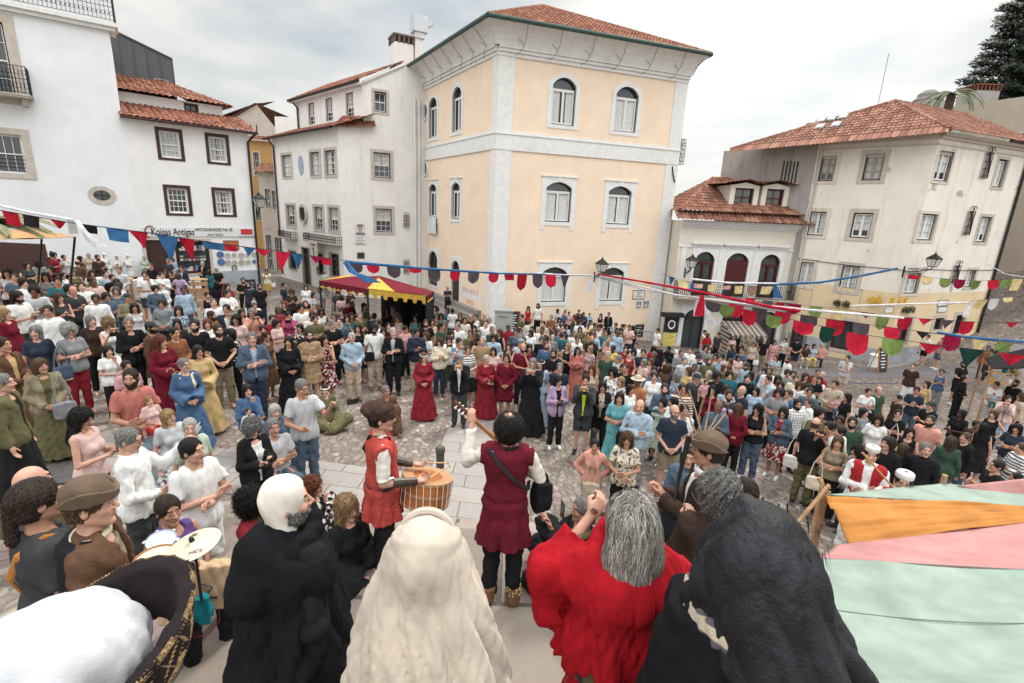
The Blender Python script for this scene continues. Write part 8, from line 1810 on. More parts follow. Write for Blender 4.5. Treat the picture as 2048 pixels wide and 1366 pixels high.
# ---- black cloak and white coif
bc_=performer(566,958,1.95,radians(150),'m',1,'-','g','back.st','man in a black hooded cloak and white linen coif, seen from behind',1.78,'s','black','r','black',yaw=-28)
MC=head_xf('m',0,-28);BKW=mat('black_cloak_wool',(.010,.010,.012),.95,var=.2,vs=6,bump=.3,bs=90,spec=.08);child('beard',hair_mesh('e','m',True),bc_,[hair_mat('g')],MC)
sdf_obj('linen_coif',lambda P:smax(smin(ell(P,(0,.019,.034),(.087,.107,.100)),cone(P,(0,.03,-.03),(0,.03,-.15),.072,.068),.04),-ell(P,(0,-.115,-.035),(.072,.085,.125)),.008)+fold(P,.0016,22,4,(1.4,1,.5)),(-.13,-.13,-.2),(.13,.16,.16),.006,cm('white_linen',(.66,.62,.55)),bc_,MC)
sdf_obj('cloak',lambda P:smin(smin(cone_r(P,1.40,.20,.25,.42,.72,8,.10,1.),ell(P,(0,.02,1.36),(.25,.16,.12)),.06),cone(P,(0,.13,1.44),(0,.20,1.30),.10,.09),.05)+pleat(P,1.42,.5,.030,6)-.012+fold(P,.005,12,2)+fold(P,.002,40,5),(-.52,-.42,.25),(.52,.46,1.56),.013,BKW,bc_)
sdf_obj('hood',lambda P:smin(np.sqrt((np.sqrt(P[...,0]**2+(P[...,1]-.02)**2)-.135)**2+((P[...,2]-1.46+P[...,1]*.35)*.8)**2)-.045,ell(P,(0,.17,1.37),(.13,.07,.11)),.05)+fold(P,.006,20,9),(-.24,-.22,1.2),(.24,.32,1.6),.009,BKW,bc_)
# ---- woman in the long cream veil
vl=headset(852,1050,1.55,pi,'woman in a long cream linen veil, bottom centre, seen from behind',hair='s',hc='k',tc='crimson',top='v')
VE=cm('cream_veil_linen',(.50,.43,.36),vs=4,bs=260)
MV=head_xf('f',0,0)
sdf_obj('veil',lambda P:smin(ell(P,(0,.03,.02),(.108,.125,.128)),cone_r(P,.05,.10,-.95,.38,.68,10,.07,.6,.62),.11)+pleat(P,.10,-.7,.020,3)+fold(P,.0016,40,5),(-.6,-.36,-.95),(.6,.40,.19),.010,VE,vl,MV)
mb=MB();mb.tube([(.108*cos(a),-.035,.025+.125*sin(a))for a in np.linspace(-.1,pi+.1,21)],.016,8);tb=mb.build('veil_roll',VE,None);tb.parent=vl;tb.matrix_local=MV
# ---- grey haired piper in red
rp_=performer(1268,998,1.86,pi+.12,'m',1,'-','w','pipe.st','long grey haired man in a bright red hooded cape playing a pipe',1.76,'T','olive','r','black')
MR=head_xf('m',0,0)
def wild(P):return smax(smin(smin(ell(P,(0,.03,.03),(.108,.120,.112)),ell(P,(0,.08,-.10),(.125,.085,.17)),.05),ell(P,(.03,.10,-.22),(.08,.06,.10)),.04),-ell(P,(0,-.12,-.05),(.07,.09,.12)),.01)+fold(P,.005,28,5,(1,1,.25))
wildb=lambda P:wild(P)+.004
def strand_obj(name,S,lo,hi,h,st,m,parent,M_,seed=3):V,F=surfnet(S,lo,hi,h);V,F=add_strands(S,V,F,st,1.,seed);o=bpy.data.objects.new(name,np_mesh(None,name,V,F,tv=HTV['t']));COL.objects.link(o);setmat(o,[m]);o.parent=parent;o.matrix_local=M_;return o
HC['j']=(.34,.315,.285);HCN['j']='ash_grey';GS=hair_mat('j');strand_obj('hair',wildb,(-.19,-.14,-.36),(.19,.22,.19),.007,(5200,12,.024,.0016,.22,.020),GS,rp_,MR)
REDC=cm('bright_red_wool',(.31,.008,.014),vs=6)
def cape(P):
 d=smin(ell(P,(0,.02,1.34),(.245,.17,.16)),cone_r(P,1.36,.20,.98,.265,.75,5,.10,2.),.06)
 for s,e,w in((1,(.35,-.10,1.34),(.22,-.16,1.46)),(-1,(-.36,-.12,1.20),(-.20,-.24,1.28))):d=smin(d,cone(P,(s*.16,0,1.40),e,.10,.095),.05);d=smin(d,cone(P,e,w,.09,.065,cut=True),.03);d=smin(d,cone(P,e,(e[0],e[1]+.02,e[2]-.22),.08,.04),.05)
 d=smin(d,np.sqrt((np.sqrt(P[...,0]**2+(P[...,1]-.03)**2)-.15)**2+((P[...,2]-1.47+P[...,1]*.6)*.8)**2)-.035,.04);d=smax(d,-ell(P,(0,.0,1.52),(.10,.09,.09)),.01)
 return d+pleat(P,1.46,1.05,.017,9)+fold(P,.005,16,8,(1.7,1.6,.3))+fold(P,.002,42,5)
sdf_obj('red_cape',cape,(-.56,-.36,.96),(.60,.34,1.60),.011,REDC,rp_)
sdf_obj('lining',lambda P:np.sqrt((np.sqrt(P[...,0]**2+(P[...,1]-.035)**2)-.128)**2+((P[...,2]-1.475+P[...,1]*.6)*.8)**2)-.02,(-.2,-.2,1.3),(.2,.24,1.62),.008,cm('cream_lining',(.55,.43,.36)),rp_)
sdf_obj('red_skirt',lambda P:cone_r(P,.92,.19,.35,.32,.8,8,.08)+pleat(P,.95,.4,.02,2),(-.4,-.4,.35),(.4,.4,.95),.013,REDC,rp_)
for i,(z,r_,c_)in enumerate(((.98,.205,'black'),(.93,.212,'brown'),(.87,.218,'black'))):
 mb=MB();mb.tube([(r_*cos(a),r_*.78*sin(a),z+.02*sin(a*2+i))for a in np.linspace(0,2*pi,29)],.026,6,cap=False,sq=.3);b_=mb.build('belt',mat('worn_leather_'+c_,{'black':(.025,.022,.022),'brown':(.09,.035,.025)}[c_],.4,var=.3),None);b_.parent=rp_
 mb=MB()
 for k in range(18):a=k*2*pi/18;mb.lathe([(.007,0),(.004,.005)],((r_+.008)*cos(a),(r_+.008)*.78*sin(a),z),6)
 o_=mb.build('studs',GT,None);o_.parent=b_
RP=Matrix.Translation(rp_.location)@Matrix.Rotation(rp_.rotation_euler.z,4,'Z');pa,pb=RP@Vector((.12,-.16,1.60)),RP@Vector((-.12,-.42,1.36));pp=empty('pipe',tuple(pa),label='dark wooden pipe in the hands of the grey haired man in red',cat='pipe');mb=MB();mb.tube([pa,pb,pb+(pb-pa)*.15],[.012,.014,.028],10);mb.build('tube',mat('dark_walnut',(.09,.035,.018),.4,var=.3),pp)
# ---- black fur hood, right foreground
bf=performer(1535,1040,1.38,radians(165),'m',1,'-','k','down.st','person in a huge black furry hooded cloak, right foreground',1.80,'t','black','r','black')
FUR=mat('black_fur',(.010,.011,.014),.6,var=.8,vs=9,bump=.35,bs=90,spec=.3)
def fur(P):return smin(smin(ell(P,(-.0,.03,-.02),(.145,.165,.17)),cone(P,(0,.06,-.10),(-.14,.10,-.42),.17,.22),.10),cone(P,(0,.02,.08),(.06,-.04,.13),.07,.03),.06)+pleat(P,.14,-.45,.034,4,ks=(5,9,14))+fold(P,.004,10,3,(1.5,1.4,.3))+fold(P,.0012,60,6)
sdf_obj('fur_hood',fur,(-.42,-.24,-.68),(.24,.40,.24),.009,FUR,bf,head_xf('m',0,0))
sdf_obj('cloak',lambda P:cone_r(P,1.40,.26,.4,.42,.8,7,.08)+fold(P,.008,12,3,(1.4,1,.4)),(-.5,-.4,.4),(.5,.4,1.45),.014,BKW,bf)
mb=MB();rg=random.Random(4)
for i in range(420):
 a=rg.uniform(0,2*pi);z=rg.uniform(1.38,1.74);r_=.16+.03*rg.random();p=Vector((r_*cos(a),r_*sin(a)-.02,z));q=p+Vector((cos(a)*.03,sin(a)*.03,-.05-.04*rg.random()));w=Vector((-sin(a),cos(a),0))*.0035;mb.add([p-w,p+w,q],[(0,1,2)])
o_=mb.build('fur_tufts',FUR,None);o_.parent=bf;o_['kind']='stuff'
sdf_obj('striped_scarf',lambda P:np.sqrt((np.sqrt(P[...,0]**2+P[...,1]**2)-.19)**2+((P[...,2]-1.40)*.7)**2)-.035+fold(P,.004,60),(-.28,-.28,1.3),(.28,.28,1.5),.009,cloth_mat('striped-beige'),bf)
# ---- piper in brown hat (right), curly grey head, neighbours
b2=performer(1425,872,3.3,radians(255),'m',2,'s','d','chest.st','piper in a brown felt hat, white collar and brown coat, right of the steps',1.78,'j','darkbrown/white','r','black',yaw=-10);felt_hat(b2,yaw=-10)
mb=MB();mb.tube([(.09*cos(a),.01+.08*sin(a),1.475)for a in np.linspace(0,2*pi,17)],.024,6);cl=mb.build('white_collar',cloth_mat('white'),None);cl.parent=b2
c=Vector(b2.location)+Vector((-.25,-.1,1.05));bp_=empty('bagpipe',tuple(c),label='bagpipe with a black bag and dark drones under the hatted piper\'s arm',cat='bagpipe');V,F=surfnet(lambda P:ell(P,(0,0,0),(.13,.22,.13))+fold(P,.004,20),(-.2,-.3,-.2),(.2,.3,.2),.012);o_=bpy.data.objects.new('bag_body',np_mesh(None,'bag_body',V,F));COL.objects.link(o_);o_.parent=bp_;setmat(o_,[BKW])
mb=MB();mb.tube([c+Vector((0,0,.1)),c+Vector((.05,.1,.35)),c+Vector((.1,.15,.7))],[.02,.014,.022],8);mb.build('drone',IRON,bp_);mb=MB();mb.tube([c+Vector((-.1,-.1,0)),c+Vector((-.2,-.2,-.25))],[.012,.02],8);mb.build('chanter',IRON,bp_)
performer(1443,955,2.7,pi,'m',1,'c','g','chest.st','performer with a mop of grey curls in front of the hatted piper',1.70,'j','darkbrown/beige','r','black')
performer(1495,958,3.4,radians(200),'f',2,'l','d','down.st','long haired woman with glasses behind the black fur hood',1.62,'t','black','r','black',ex='g')
# ---- seated and close spectators on the steps
def near(u,v,Y,rz,sex,skin,hair,hc,pose,label,h,top,tc,bot=None,bc=None,ex='',yaw=0,shoes=1):
 leg=pose.split('.')[1];p=atY(u,v,Y);eff=h*{'st':1.,'be':.75,'gr':.55,'kn':.55}[leg]
 return person(label,(p.x,p.y,p.z-eff),rz,sex,skin,hair,hc,pose,top,tc,bot,bc,h,yaw,0,ex,fine=True,shoes=shoes,group='spectators sitting on the church steps')
near(332,992,3.2,radians(60),'f',3,'n','d','lap.be','woman in a purple vest with gathered dark hair beside the cymbal',1.66,'v','purple','r','black')
near(500,978,3.6,radians(100),'f',5,'c','k','lap.gr','woman in red tee with short locks and glasses behind the cloak',1.68,'t','crimson','r','black','g')
near(622,950,4.6,radians(95),'f',0,'w','r','chin.kn','red haired woman in a spotted dress behind the white coif',1.66,'D','patterned-black')
near(692,990,4.0,radians(60),'f',0,'v','y','lap.gr','blonde curly woman with a headband in a black shawl',1.70,'D','black')
ws=near(1168,992,3.9,radians(285),'f',2,'s','g','eyes.gr','grey haired woman in a black shawl filming from the steps',1.66,'D','black')
phone(atY(1125,1020,3.75),radians(285),'black cased phone held up by the grey haired woman on the steps',m=PH)
near(1280,992,4.6,radians(10),'f',1,'p','d','lap.gr','girl with brown hair sitting behind the man in red',1.5,'t','beige','r','navy')
near(1240,1040,3.6,radians(320),'f',2,'k','d','lap.kn','person in dark clothes crouched at the red cape',1.6,'t','charcoal','r','black')
near(1384,895,5.4,radians(330),'m',2,'s','k','chest.be','bearded man in a blue shirt and turquoise shawl, sitting',1.76,'s','denim','r','black','e')
near(1330,1010,3.3,radians(20),'f',1,'w','b','lap.gr','brown haired woman low between the red cape and the piper',1.6,'t','black','r','black')
# soldiers
for(u,v,Y,lb,ps)in((1747,893,6.3,'musician in a white cap and red waistcoat with a cane flute, left of two','fold.st'),(1812,945,5.2,'musician in a white cap and red waistcoat raising a glass, right of two','chin.st')):
 p=atY(u,v,Y);o=person(lb,(p.x,p.y,p.z-1.75),radians(-35),'m',1,'so','k',ps,'s','white','r','white',1.75,0,0,'g' if 'right' in lb else '',fine=True,shoes=1,group='musicians in white caps and red waistcoats')
 sdf_obj('red_waistcoat',lambda P:smax(smax(smax(torso(P,'m',0,.044),-np.maximum(np.abs(P[...,0])-.05,P[...,1]+.02),.01),-ell(P,(0,0,1.5),(.09,.1,.08)),.01),.98-P[...,2],.01),(-.24,-.2,.96),(.24,.2,1.5),.012,cloth_mat('red'),o)
 sdf_obj('sash',lambda P:np.maximum(torso(P,'m',0,.046),np.abs(P[...,2]-1.0)-.06),(-.24,-.22,.92),(.24,.22,1.08),.012,cloth_mat('red'),o)
p=atY(1757,945,6.0);fl=empty('flute',tuple(p),label='slender cane flute held slantwise by the left white capped musician',cat='flute');mb=MB();mb.tube([p+Vector((-.28,0,.28)),p+Vector((.22,-.05,-.2))],.012,8);mb.build('tube',mat('cane',(.50,.26,.09),.4),fl)
# ================================================================== wall lanterns
LG=mat('lantern_glass',(.55,.58,.56),.15,spec=.6,alpha=.45)
def lantern(f,u,v,h,lb,out=.9,side=0.,arm=True):
 s,z=f.at(u,v);c=f.P(s,z,out);L=empty('wall_lantern',tuple(c),label=lb,cat='lamp',group='iron lanterns on the house walls')
 w=h*.34;ro=Matrix(((f.d[0],f.n[0],0),(f.d[1],f.n[1],0),(0,0,1)))
 def sqr(r,zz):return[c+ro@Vector((a*r,b*r,zz))for a,b in((-1,-1),(1,-1),(1,1),(-1,1))]
 A,B=sqr(w*.55,-h*.45),sqr(w,h*.12);mb=MB()
 for i in range(4):mb.quad(A[i],A[(i+1)%4],B[(i+1)%4],B[i])
 mb.build('glass',LG,L);mb=MB()
 for i in range(4):mb.tube([A[i],B[i]],.018,4);mb.tube([A[i],A[(i+1)%4]],.018,4);mb.tube([B[i],B[(i+1)%4]],.024,4)
 C_=sqr(w*1.1,h*.13);D_=sqr(w*.35,h*.40)
 for i in range(4):mb.quad(C_[i],C_[(i+1)%4],D_[(i+1)%4],D_[i])
 mb.quad(*D_);mb.lathe([(w*.3,h*.40),(w*.36,h*.46),(w*.12,h*.5),(w*.1,h*.58),(.01,h*.62)],c,10);mb.build('frame',IRON,L)
 mb=MB();b0=c+Vector((0,0,-h*.45));wv=f.P(s-side,z-h*.95,.02)
 mb.tube([b0,b0+Vector((0,0,-h*.18)),b0.lerp(wv,.5)+Vector((0,0,-h*.15)),wv],.03,6)
 for k in(.25,.6):q=b0.lerp(wv,k)+Vector((0,0,-h*.12));mb.tube([q+(wv-b0).normalized()*(.13*cos(t))+Vector((0,0,.13*sin(t)))for t in np.linspace(0,5.2,10)],.016,4)
 mb.box(wv,(.06,.06,.6));mb.build('bracket',IRON,L);return L
lantern(KF,511,401,.82,'black iron lantern at the corner of the antique shop house',.7)
lantern(YR,1191,528,.82,'black iron lantern between the ground floor windows of the yellow house',.8)
lantern(L2,1373,521,.78,'black iron lantern beside the low house balcony doors',.8)
lantern(RR,1834,518,.72,'black iron lantern on the corner of the weathered tavern',.8,side=.9)
# ================================================================== bunting and cloth ribbons
FL=dict(rd=cm('red_flag_cloth',(.42,.015,.035),bs=300),dk=cm('grey_brown_flag_cloth',(.075,.06,.07),bs=300),gn=cm('green_flag_cloth',(.17,.24,.07),bs=300),cr=cm('cream_flag_cloth',(.60,.48,.24),bs=300),dg=cm('dark_green_flag_cloth',(.012,.05,.04),bs=300),bl=cm('blue_flag_cloth',(.035,.115,.25),bs=300),wh=cm('white_flag_cloth',(.60,.60,.62),bs=300),mr=cm('crimson_flag_cloth',(.24,.01,.04),bs=300),pk=cm('pink_flag_cloth',(.50,.30,.24),bs=300),tn=cm('tan_flag_cloth',(.34,.20,.15),bs=300),bk=cm('black_flag_cloth',(.02,.018,.02),bs=300))
for m_ in FL.values():m_.node_tree.nodes['Principled BSDF'].inputs['Transmission Weight'].default_value=0
CORD=mat('black_cord',(.02,.018,.02),.8);rq=random.Random(3)
def bunting(label,cord,flags,r=.008):
 P_=[atY(*c)for c in cord];B=empty('bunting',tuple(P_[0]),label=label,cat='bunting',group='strings of bunting over the square');mb=MB();mb.tube(P_,r,5);mb.build('cord',CORD,B)
 us=[c[0]for c in cord];vs_=[c[1]for c in cord];Ys=[c[2]for c in cord]
 for(u,col,w,h,kind)in flags:
  Yv=float(np.interp(u,us,Ys));v0=float(np.interp(u-w/2,us,vs_));v1=float(np.interp(u+w/2,us,vs_));a=atY(u-w/2,v0,Yv);b=atY(u+w/2,v1,Yv);H=h*Yv/FPX;X=b-a;n=8;m_=6;vs=[];tw=rq.uniform(-.25,.25);nv=X.cross(Vector((0,0,1))).normalized();ph=rq.uniform(0,6);sk_=rq.uniform(-.12,.12)
  for j in range(m_+1):
   t=j/m_
   for i in range(n+1):
    s=i/n;e=(2*s-1)
    if kind=='u':wd=sqrt(max(0,1-max(0,t-.45)**2/.3026))if t>.45 else 1.
    elif kind=='v':wd=1-t*.97
    else:wd=1-.1*t
    x=.5+e*.5*wd+sk_*t;p=a+X*x+Vector((0,0,-H*t))+nv*(H*t*tw+.05*X.length*sin(s*5+ph+t*2)*(.3+t));vs.append(p)
  mb=MB();mb.add(vs,[(j*(n+1)+i,j*(n+1)+i+1,(j+1)*(n+1)+i+1,(j+1)*(n+1)+i)for j in range(m_)for i in range(n)]);mb.build('pennant',FL[col],B,smooth=True)
 return B
def F_(s,k='u'):return[(float(x.split()[0]),x.split()[1],float(x.split()[2]),float(x.split()[3]),x.split()[4]if len(x.split())>4 else k)for x in s.split(',')]
bunting('long left string of red, blue and dark pennants running to the yellow house lantern',[(-30,415,9),(150,447,8.3),(300,466,8),(430,486,8.4),(560,503,9.5),(690,521,12),(860,537,15),(1020,548,20),(1185,552,27.5)],F_('20 rd 34 26 q,62 bk 34 22 q,115 rd 34 16 v,178 bk 30 16 q,235 bl 46 24 q,276 rd 40 32 v,334 bl 46 48 v,372 rd 34 44 v,425 bl 44 14 q,458 rd 26 12 q,498 bl 26 16 v,524 rd 36 14 v,566 rd 30 38 v,594 bl 24 30 v,632 mr 24 14 v,652 rd 22 14 q,712 dk 25 24,745 rd 25 20,787 dk 27 26,830 rd 26 12,868 dk 25 28,911 rd 20 22,948 dk 22 24,988 rd 20 20,1018 rd 20 13 q,1045 rd 19 34,1075 dk 20 27,1101 rd 21 25,1130 dk 18 27 v'))
bunting('upper right string of cream, pink and blue squares before the low house balcony',[(1325,548,25),(1380,566,25),(1450,571,25),(1545,573,26)],F_('1344 bl 12 18 v,1392 bl 22 18 q,1365 cr 20 14 q,1397 pk 18 9 q,1425 cr 18 14 q,1453 pk 17 8 q,1478 cr 16 16 q,1505 tn 18 21,1535 cr 22 16 q'))
bunting('string of small green, red and cream scallops on the tavern wall',[(1812,548,24),(1870,556,24),(1960,562,23),(2060,556,22)],F_('1830 rd 22 9,1857 cr 20 16,1891 gn 21 18,1921 mr 21 19,1953 gn 20 19,1986 rd 22 18,2014 gn 23 16,2036 cr 20 24 q'))
bunting('front right string with the biggest red and green scalloped pennants',[(1195,553,27),(1300,572,23),(1430,606,17),(1560,634,14.5),(1716,668,12.5),(1860,688,12),(2060,712,11.5)],F_('1427 dk 30 20,1456 gn 27 26,1500 rd 28 32,1549 gn 30 26,1608 rd 42 26,1657 dg 28 34,1716 rd 44 44,1788 gn 44 36,1862 rd 48 22 v,1945 dg 52 44 v,2025 rd 60 24 v'))
bunting('second right string of red, dark and green pennants',[(1195,556,27),(1380,594,20),(1520,617,17),(1672,640,15),(1790,656,15),(1950,678,15),(2060,690,15)],F_('1473 rd 30 28,1520 dk 30 30,1567 rd 32 26,1618 dk 34 24,1672 rd 38 34,1723 dk 34 28,1786 rd 34 26,1846 bk 28 15 v,1906 mr 34 32,1962 cr 36 34 v,2012 gn 32 18 q'))
bunting('third right string high over the road with small red and cream pennants',[(1420,585,22),(1560,605,21),(1680,618,20),(1800,634,19),(1930,643,18),(2060,646,18)],F_('1500 rd 20 14 q,1536 dk 20 12 q,1562 rd 17 14 q,1590 mr 26 22,1633 gn 26 26,1676 cr 28 28 q,1735 mr 30 12 v,1768 gn 24 32,1812 rd 28 28,1852 rd 30 13 v,1896 dk 26 18 v,1936 rd 27 28,2024 rd 28 10 v'))
bunting('short string of cream and white pennants at the alley mouth',[(1880,612,24),(1962,600,24),(2060,590,24)],F_('1966 cr 22 20,1990 wh 20 24,2016 cr 20 9'))
def ribbon(label,pts,m,r=.05,tail=None):
 P_=[atY(*c)for c in pts];o=empty('cloth_ribbon',tuple(P_[0]),label=label,cat='ribbon',group='cloth ribbons tied along the bunting');mb=MB();Q=[]
 for a,b in zip(P_,P_[1:]):
  for i in range(6):Q.append(a.lerp(b,i/6))
 Q.append(P_[-1]);mb.tube(Q,[r*.68*(.75+.4*abs(sin(i*1.3)))for i in range(len(Q))],7,sq=.6);mb.build('twisted_cloth',m,o,smooth=True)
 if tail:
  T=[atY(*c)for c in tail];mb=MB();vs=[]
  for i,p in enumerate(T):w=r*(1+i*.9);vs+=[p+Vector((-w,.03*sin(i*2),0)),p+Vector((0,-.04,.0)),p+Vector((w,.03*cos(i*2),0))]
  mb.add(vs,[(3*i+j,3*i+j+1,3*i+4+j,3*i+3+j)for i in range(len(T)-1)for j in(0,1)]);mb.build('loose_end',m,o,smooth=True)
ribbon('white twisted cloth across the left house ending in a hanging tail',[(-30,405,8.7),(60,425,8.4),(150,441,8.2)],FL['wh'],.035,[(150,440,8.2),(168,462,8.1),(185,480,8.1),(205,494,8.1)])
ribbon('bright blue cloth ribbon across the middle of the square',[(690,524,11.8),(860,538,14.8),(1000,547,19),(1090,549,23)],FL['bl'],.055,[(690,524,11.7),(706,545,11.6),(728,553,11.5),(745,565,11.5)])
ribbon('white cloth strip tied to the yellow house lantern',[(1070,546,25),(1120,550,26),(1186,551,27.5)],FL['wh'],.07,[(1186,551,27.4),(1180,566,27.4),(1178,580,27.4)])
ribbon('long red twisted cloth sagging to the right',[(1195,548,27.4),(1300,566,22),(1420,588,18),(1541,614,15),(1600,622,14)],FL['rd'],.07,[(1405,590,18),(1402,610,18),(1398,632,18)])
ribbon('long white twisted cloth under the red one, reaching to the right edge',[(1200,553,27.4),(1350,590,20),(1480,607,17),(1640,622,15),(1808,636,14.5)],FL['wh'],.055,[(1400,594,18.6),(1408,615,18.5),(1418,635,18.5),(1426,648,18.5)])
ribbon('lower white cloth cord looping past the low house',[(1200,556,27.4),(1300,582,22),(1400,597,19)],FL['wh'],.05,[(1396,597,18.9),(1394,612,18.9),(1393,632,18.9)])
ribbon('white cloth crossing above the balcony',[(1380,558,24),(1460,566,24),(1556,567,25)],FL['wh'],.07)
ribbon('blue cloth ribbon pulled up to the tavern lantern',[(1550,569,25),(1640,565,25),(1720,552,25),(1795,537,25.5)],FL['bl'],.085,[(1550,569,25),(1553,582,25),(1556,596,25)])
ribbon('white cloth line across the tavern ground floor',[(1700,612,19),(1820,608,20),(1942,605,21)],FL['wh'],.05,[(1940,605,21),(1936,618,21),(1930,634,21)])
ribbon('blue twisted cloth at the far right above the dark tent',[(1875,665,14),(1930,674,14),(2000,680,14),(2070,686,14)],FL['bl'],.055)
ribbon('thin white line running up to the alley houses',[(1975,528,24),(2010,548,23),(2060,556,22)],FL['wh'],.03)
# ================================================================== tents
def cloth_patch(name,corners,nu,nv,m,parent,sag=.0,wr=.0,th=.012,colf=None,seed=0):
 """corners TL, TR, BR, BL as world points: a stretched cloth with sag and creases"""
 a,b,c,d=[Vector(p)for p in corners];nrm=(b-a).cross(d-a).normalized();nrm=nrm if nrm.z>0 else-nrm;mb=MB();rg=np.random.default_rng(seed);K=rg.normal(size=(6,2))*[5,9];ph=rg.uniform(0,6,6)
 for j in range(nv+1):
  for i in range(nu+1):
   s,t=i/nu,j/nv;p=a.lerp(b,s).lerp(d.lerp(c,s),t);w=sum((1-2*abs(sin(K[q][0]*s+K[q][1]*t+ph[q])))for q in range(6))/6
   mb.v.append(tuple(p+nrm*(-sag*16*s*(1-s)*t*(1-t)+wr*w)))
 for j in range(nv):
  for i in range(nu):mb.f.append((j*(nu+1)+i,j*(nu+1)+i+1,(j+1)*(nu+1)+i+1,(j+1)*(nu+1)+i));mb.m.append(colf((i+.5)/nu,(j+.5)/nv)if colf else 0);mb.a.append(0)
 o=mb.build(name,m,parent,smooth=True);md=o.modifiers.new('thickness','SOLIDIFY');md.thickness=th;md.offset=-1;return o
def hh(u,v,h):return Vector(hit(u,v,h))
TR_,TY_=cm('maroon_tent_cloth',(.13,.012,.022)),cm('yellow_tent_cloth',(.52,.32,.06))
A=hh(640,560,2.1);B=hh(735,578,2.1);Cc=hh(853,592,2.1);ht=2.1;Yt=(A.y+B.y+Cc.y)/3
B=atY(735,578,14.6);A=atY(640,561,17.2);Cc=atY(853,592,15.4);D_=A+Cc-B;pk=atY(757,557,16.6);pk2=atY(700,553,17.6);D_=atY(866,583,17.5)
mt_=empty('market_tent',tuple(B-Vector((0,0,2))),label='market tent with maroon and yellow roof and scalloped yellow edge',cat='tent')
mb=MB();mb.add([A,B,pk,pk2],[(0,1,2,3)]);mb.build('maroon_roof',TR_,mt_);mb=MB();mb.add([B,Cc,pk],[(0,1,2)],mi=0);mb.build('front_roof',TY_,mt_)
mb=MB();q_=B.lerp(Cc,.45);mb.add([B+Vector((0,0,.02)),q_+Vector((0,0,.02)),pk+Vector((0,0,.03))],[(0,1,2)]);mb.build('roof_panel',TY_,mt_);mb=MB();mb.add([q_+Vector((0,0,.025)),Cc+Vector((0,0,.025)),pk+Vector((0,0,.03))],[(0,1,2)]);mb.build('roof_panel',TR_,mt_)
mb=MB();mb.add([Cc,D_,pk],[(0,1,2)]);mb.add([D_,atY(760,552,19),pk2,pk],[(0,1,2,3)]);mb.build('rear_roof',TR_,mt_);mb=MB();mb.add([A,pk2,atY(700,549,19)],[(0,1,2)]);mb.build('roof_panel',TY_,mt_)
for P0,P1,m_ in((A,B,TR_),(B,Cc,TY_),(Cc,D_,TR_)):
 n=12;mb=MB()
 for i in range(n):
  a,b=P0.lerp(P1,i/n),P0.lerp(P1,(i+1)/n);dz_=Vector((0,0,-.16));mb.add([a,b,b+dz_,a.lerp(b,.8)+dz_*(1.7 if i%2 else 1.),a.lerp(b,.2)+dz_*(1.7 if i%2 else 1.),a+dz_],[(0,1,2,3,4,5)])
 mb.build('valance',m_,mt_)
 if m_ is TR_:mb=MB();mb.tube([P0.lerp(P1,i/24)+Vector((0,-.01,-.2-.04*(i%2)))for i in range(25)],.018,4);mb.build('yellow_fringe',TY_,mt_)
BLK=cm('black_cloth',(.012,.011,.012))
for P0,P1,nm in((Cc,D_,'black_side_cloth'),(D_,atY(760,552,19),'black_back_cloth')):
 z0=GB(P0.x,P0.y);z1=GB(P1.x,P1.y);mb=MB();n=10
 for i in range(n+1):p=P0.lerp(P1,i/n);mb.v+=[tuple(p+Vector((0,.05*sin(i*2.),-.05))),(p.x,p.y+.05*sin(i*2.),z0+(z1-z0)*i/n+.05)]
 mb.f=[(2*i,2*i+2,2*i+3,2*i+1)for i in range(n)];mb.m=[0]*n;mb.a=mb.m;mb.build(nm,BLK,mt_)
for p in(A,B,Cc,D_):mb=MB();mb.tube([p,(p.x,p.y,GB(p.x,p.y)-.05)],.035,6);mb.build('post',IRON,mt_)
def table(p,w,d,h,rz,top,label,legm=IRON,cloth=None):
 o=empty('stall_table',(p.x,p.y,GB(p.x,p.y)),rz,label=label,cat='table');mb=MB();mb.box((0,0,h),(w,d,.05));t_=mb.build('table_top',top,None);t_.parent=o
 for a in(-1,1):
  for b in(-1,1):mb=MB();mb.box((a*(w/2-.06),b*(d/2-.06),h/2-.02),(.06,.06,h-.04));l_=mb.build('leg',legm,None);l_.parent=o
 if cloth:mb=MB();mb.box((0,0,h-.2),(w+.04,d+.04,.46));c_=mb.build('tablecloth',cloth,None);c_.parent=o
 return o
GRN=cm('green_table_cloth',(.01,.16,.11));WD=mat('pine_wood',(.36,.21,.11),.7,var=.35,vs=6,bump=.3)
pT=B.lerp(D_,.45);table(pT,1.8,.8,.85,.4,GRN,'green covered counter inside the market tent',cloth=GRN);pT2=B.lerp(Cc,.35)+Vector((0,.4,0));table(pT2,1.5,.6,.8,.1,WD,'low wooden counter at the front of the market tent',cloth=BLK)
for i,(dx,lb)in enumerate(((0,'left pink drink can on the tent counter'),(.12,'middle pink drink can on the tent counter'),(.24,'right pink drink can on the tent counter'))):mb=MB();mb.lathe([(.05,0),(.055,.02),(.055,.2),(.04,.22)],(pT2.x+dx+.2,pT2.y-.1,GB(pT2.x,pT2.y)+1.04),10);tag(mb.build('drink_can',cloth_mat('pink'),None),lb,'can','pink cans on the counter')
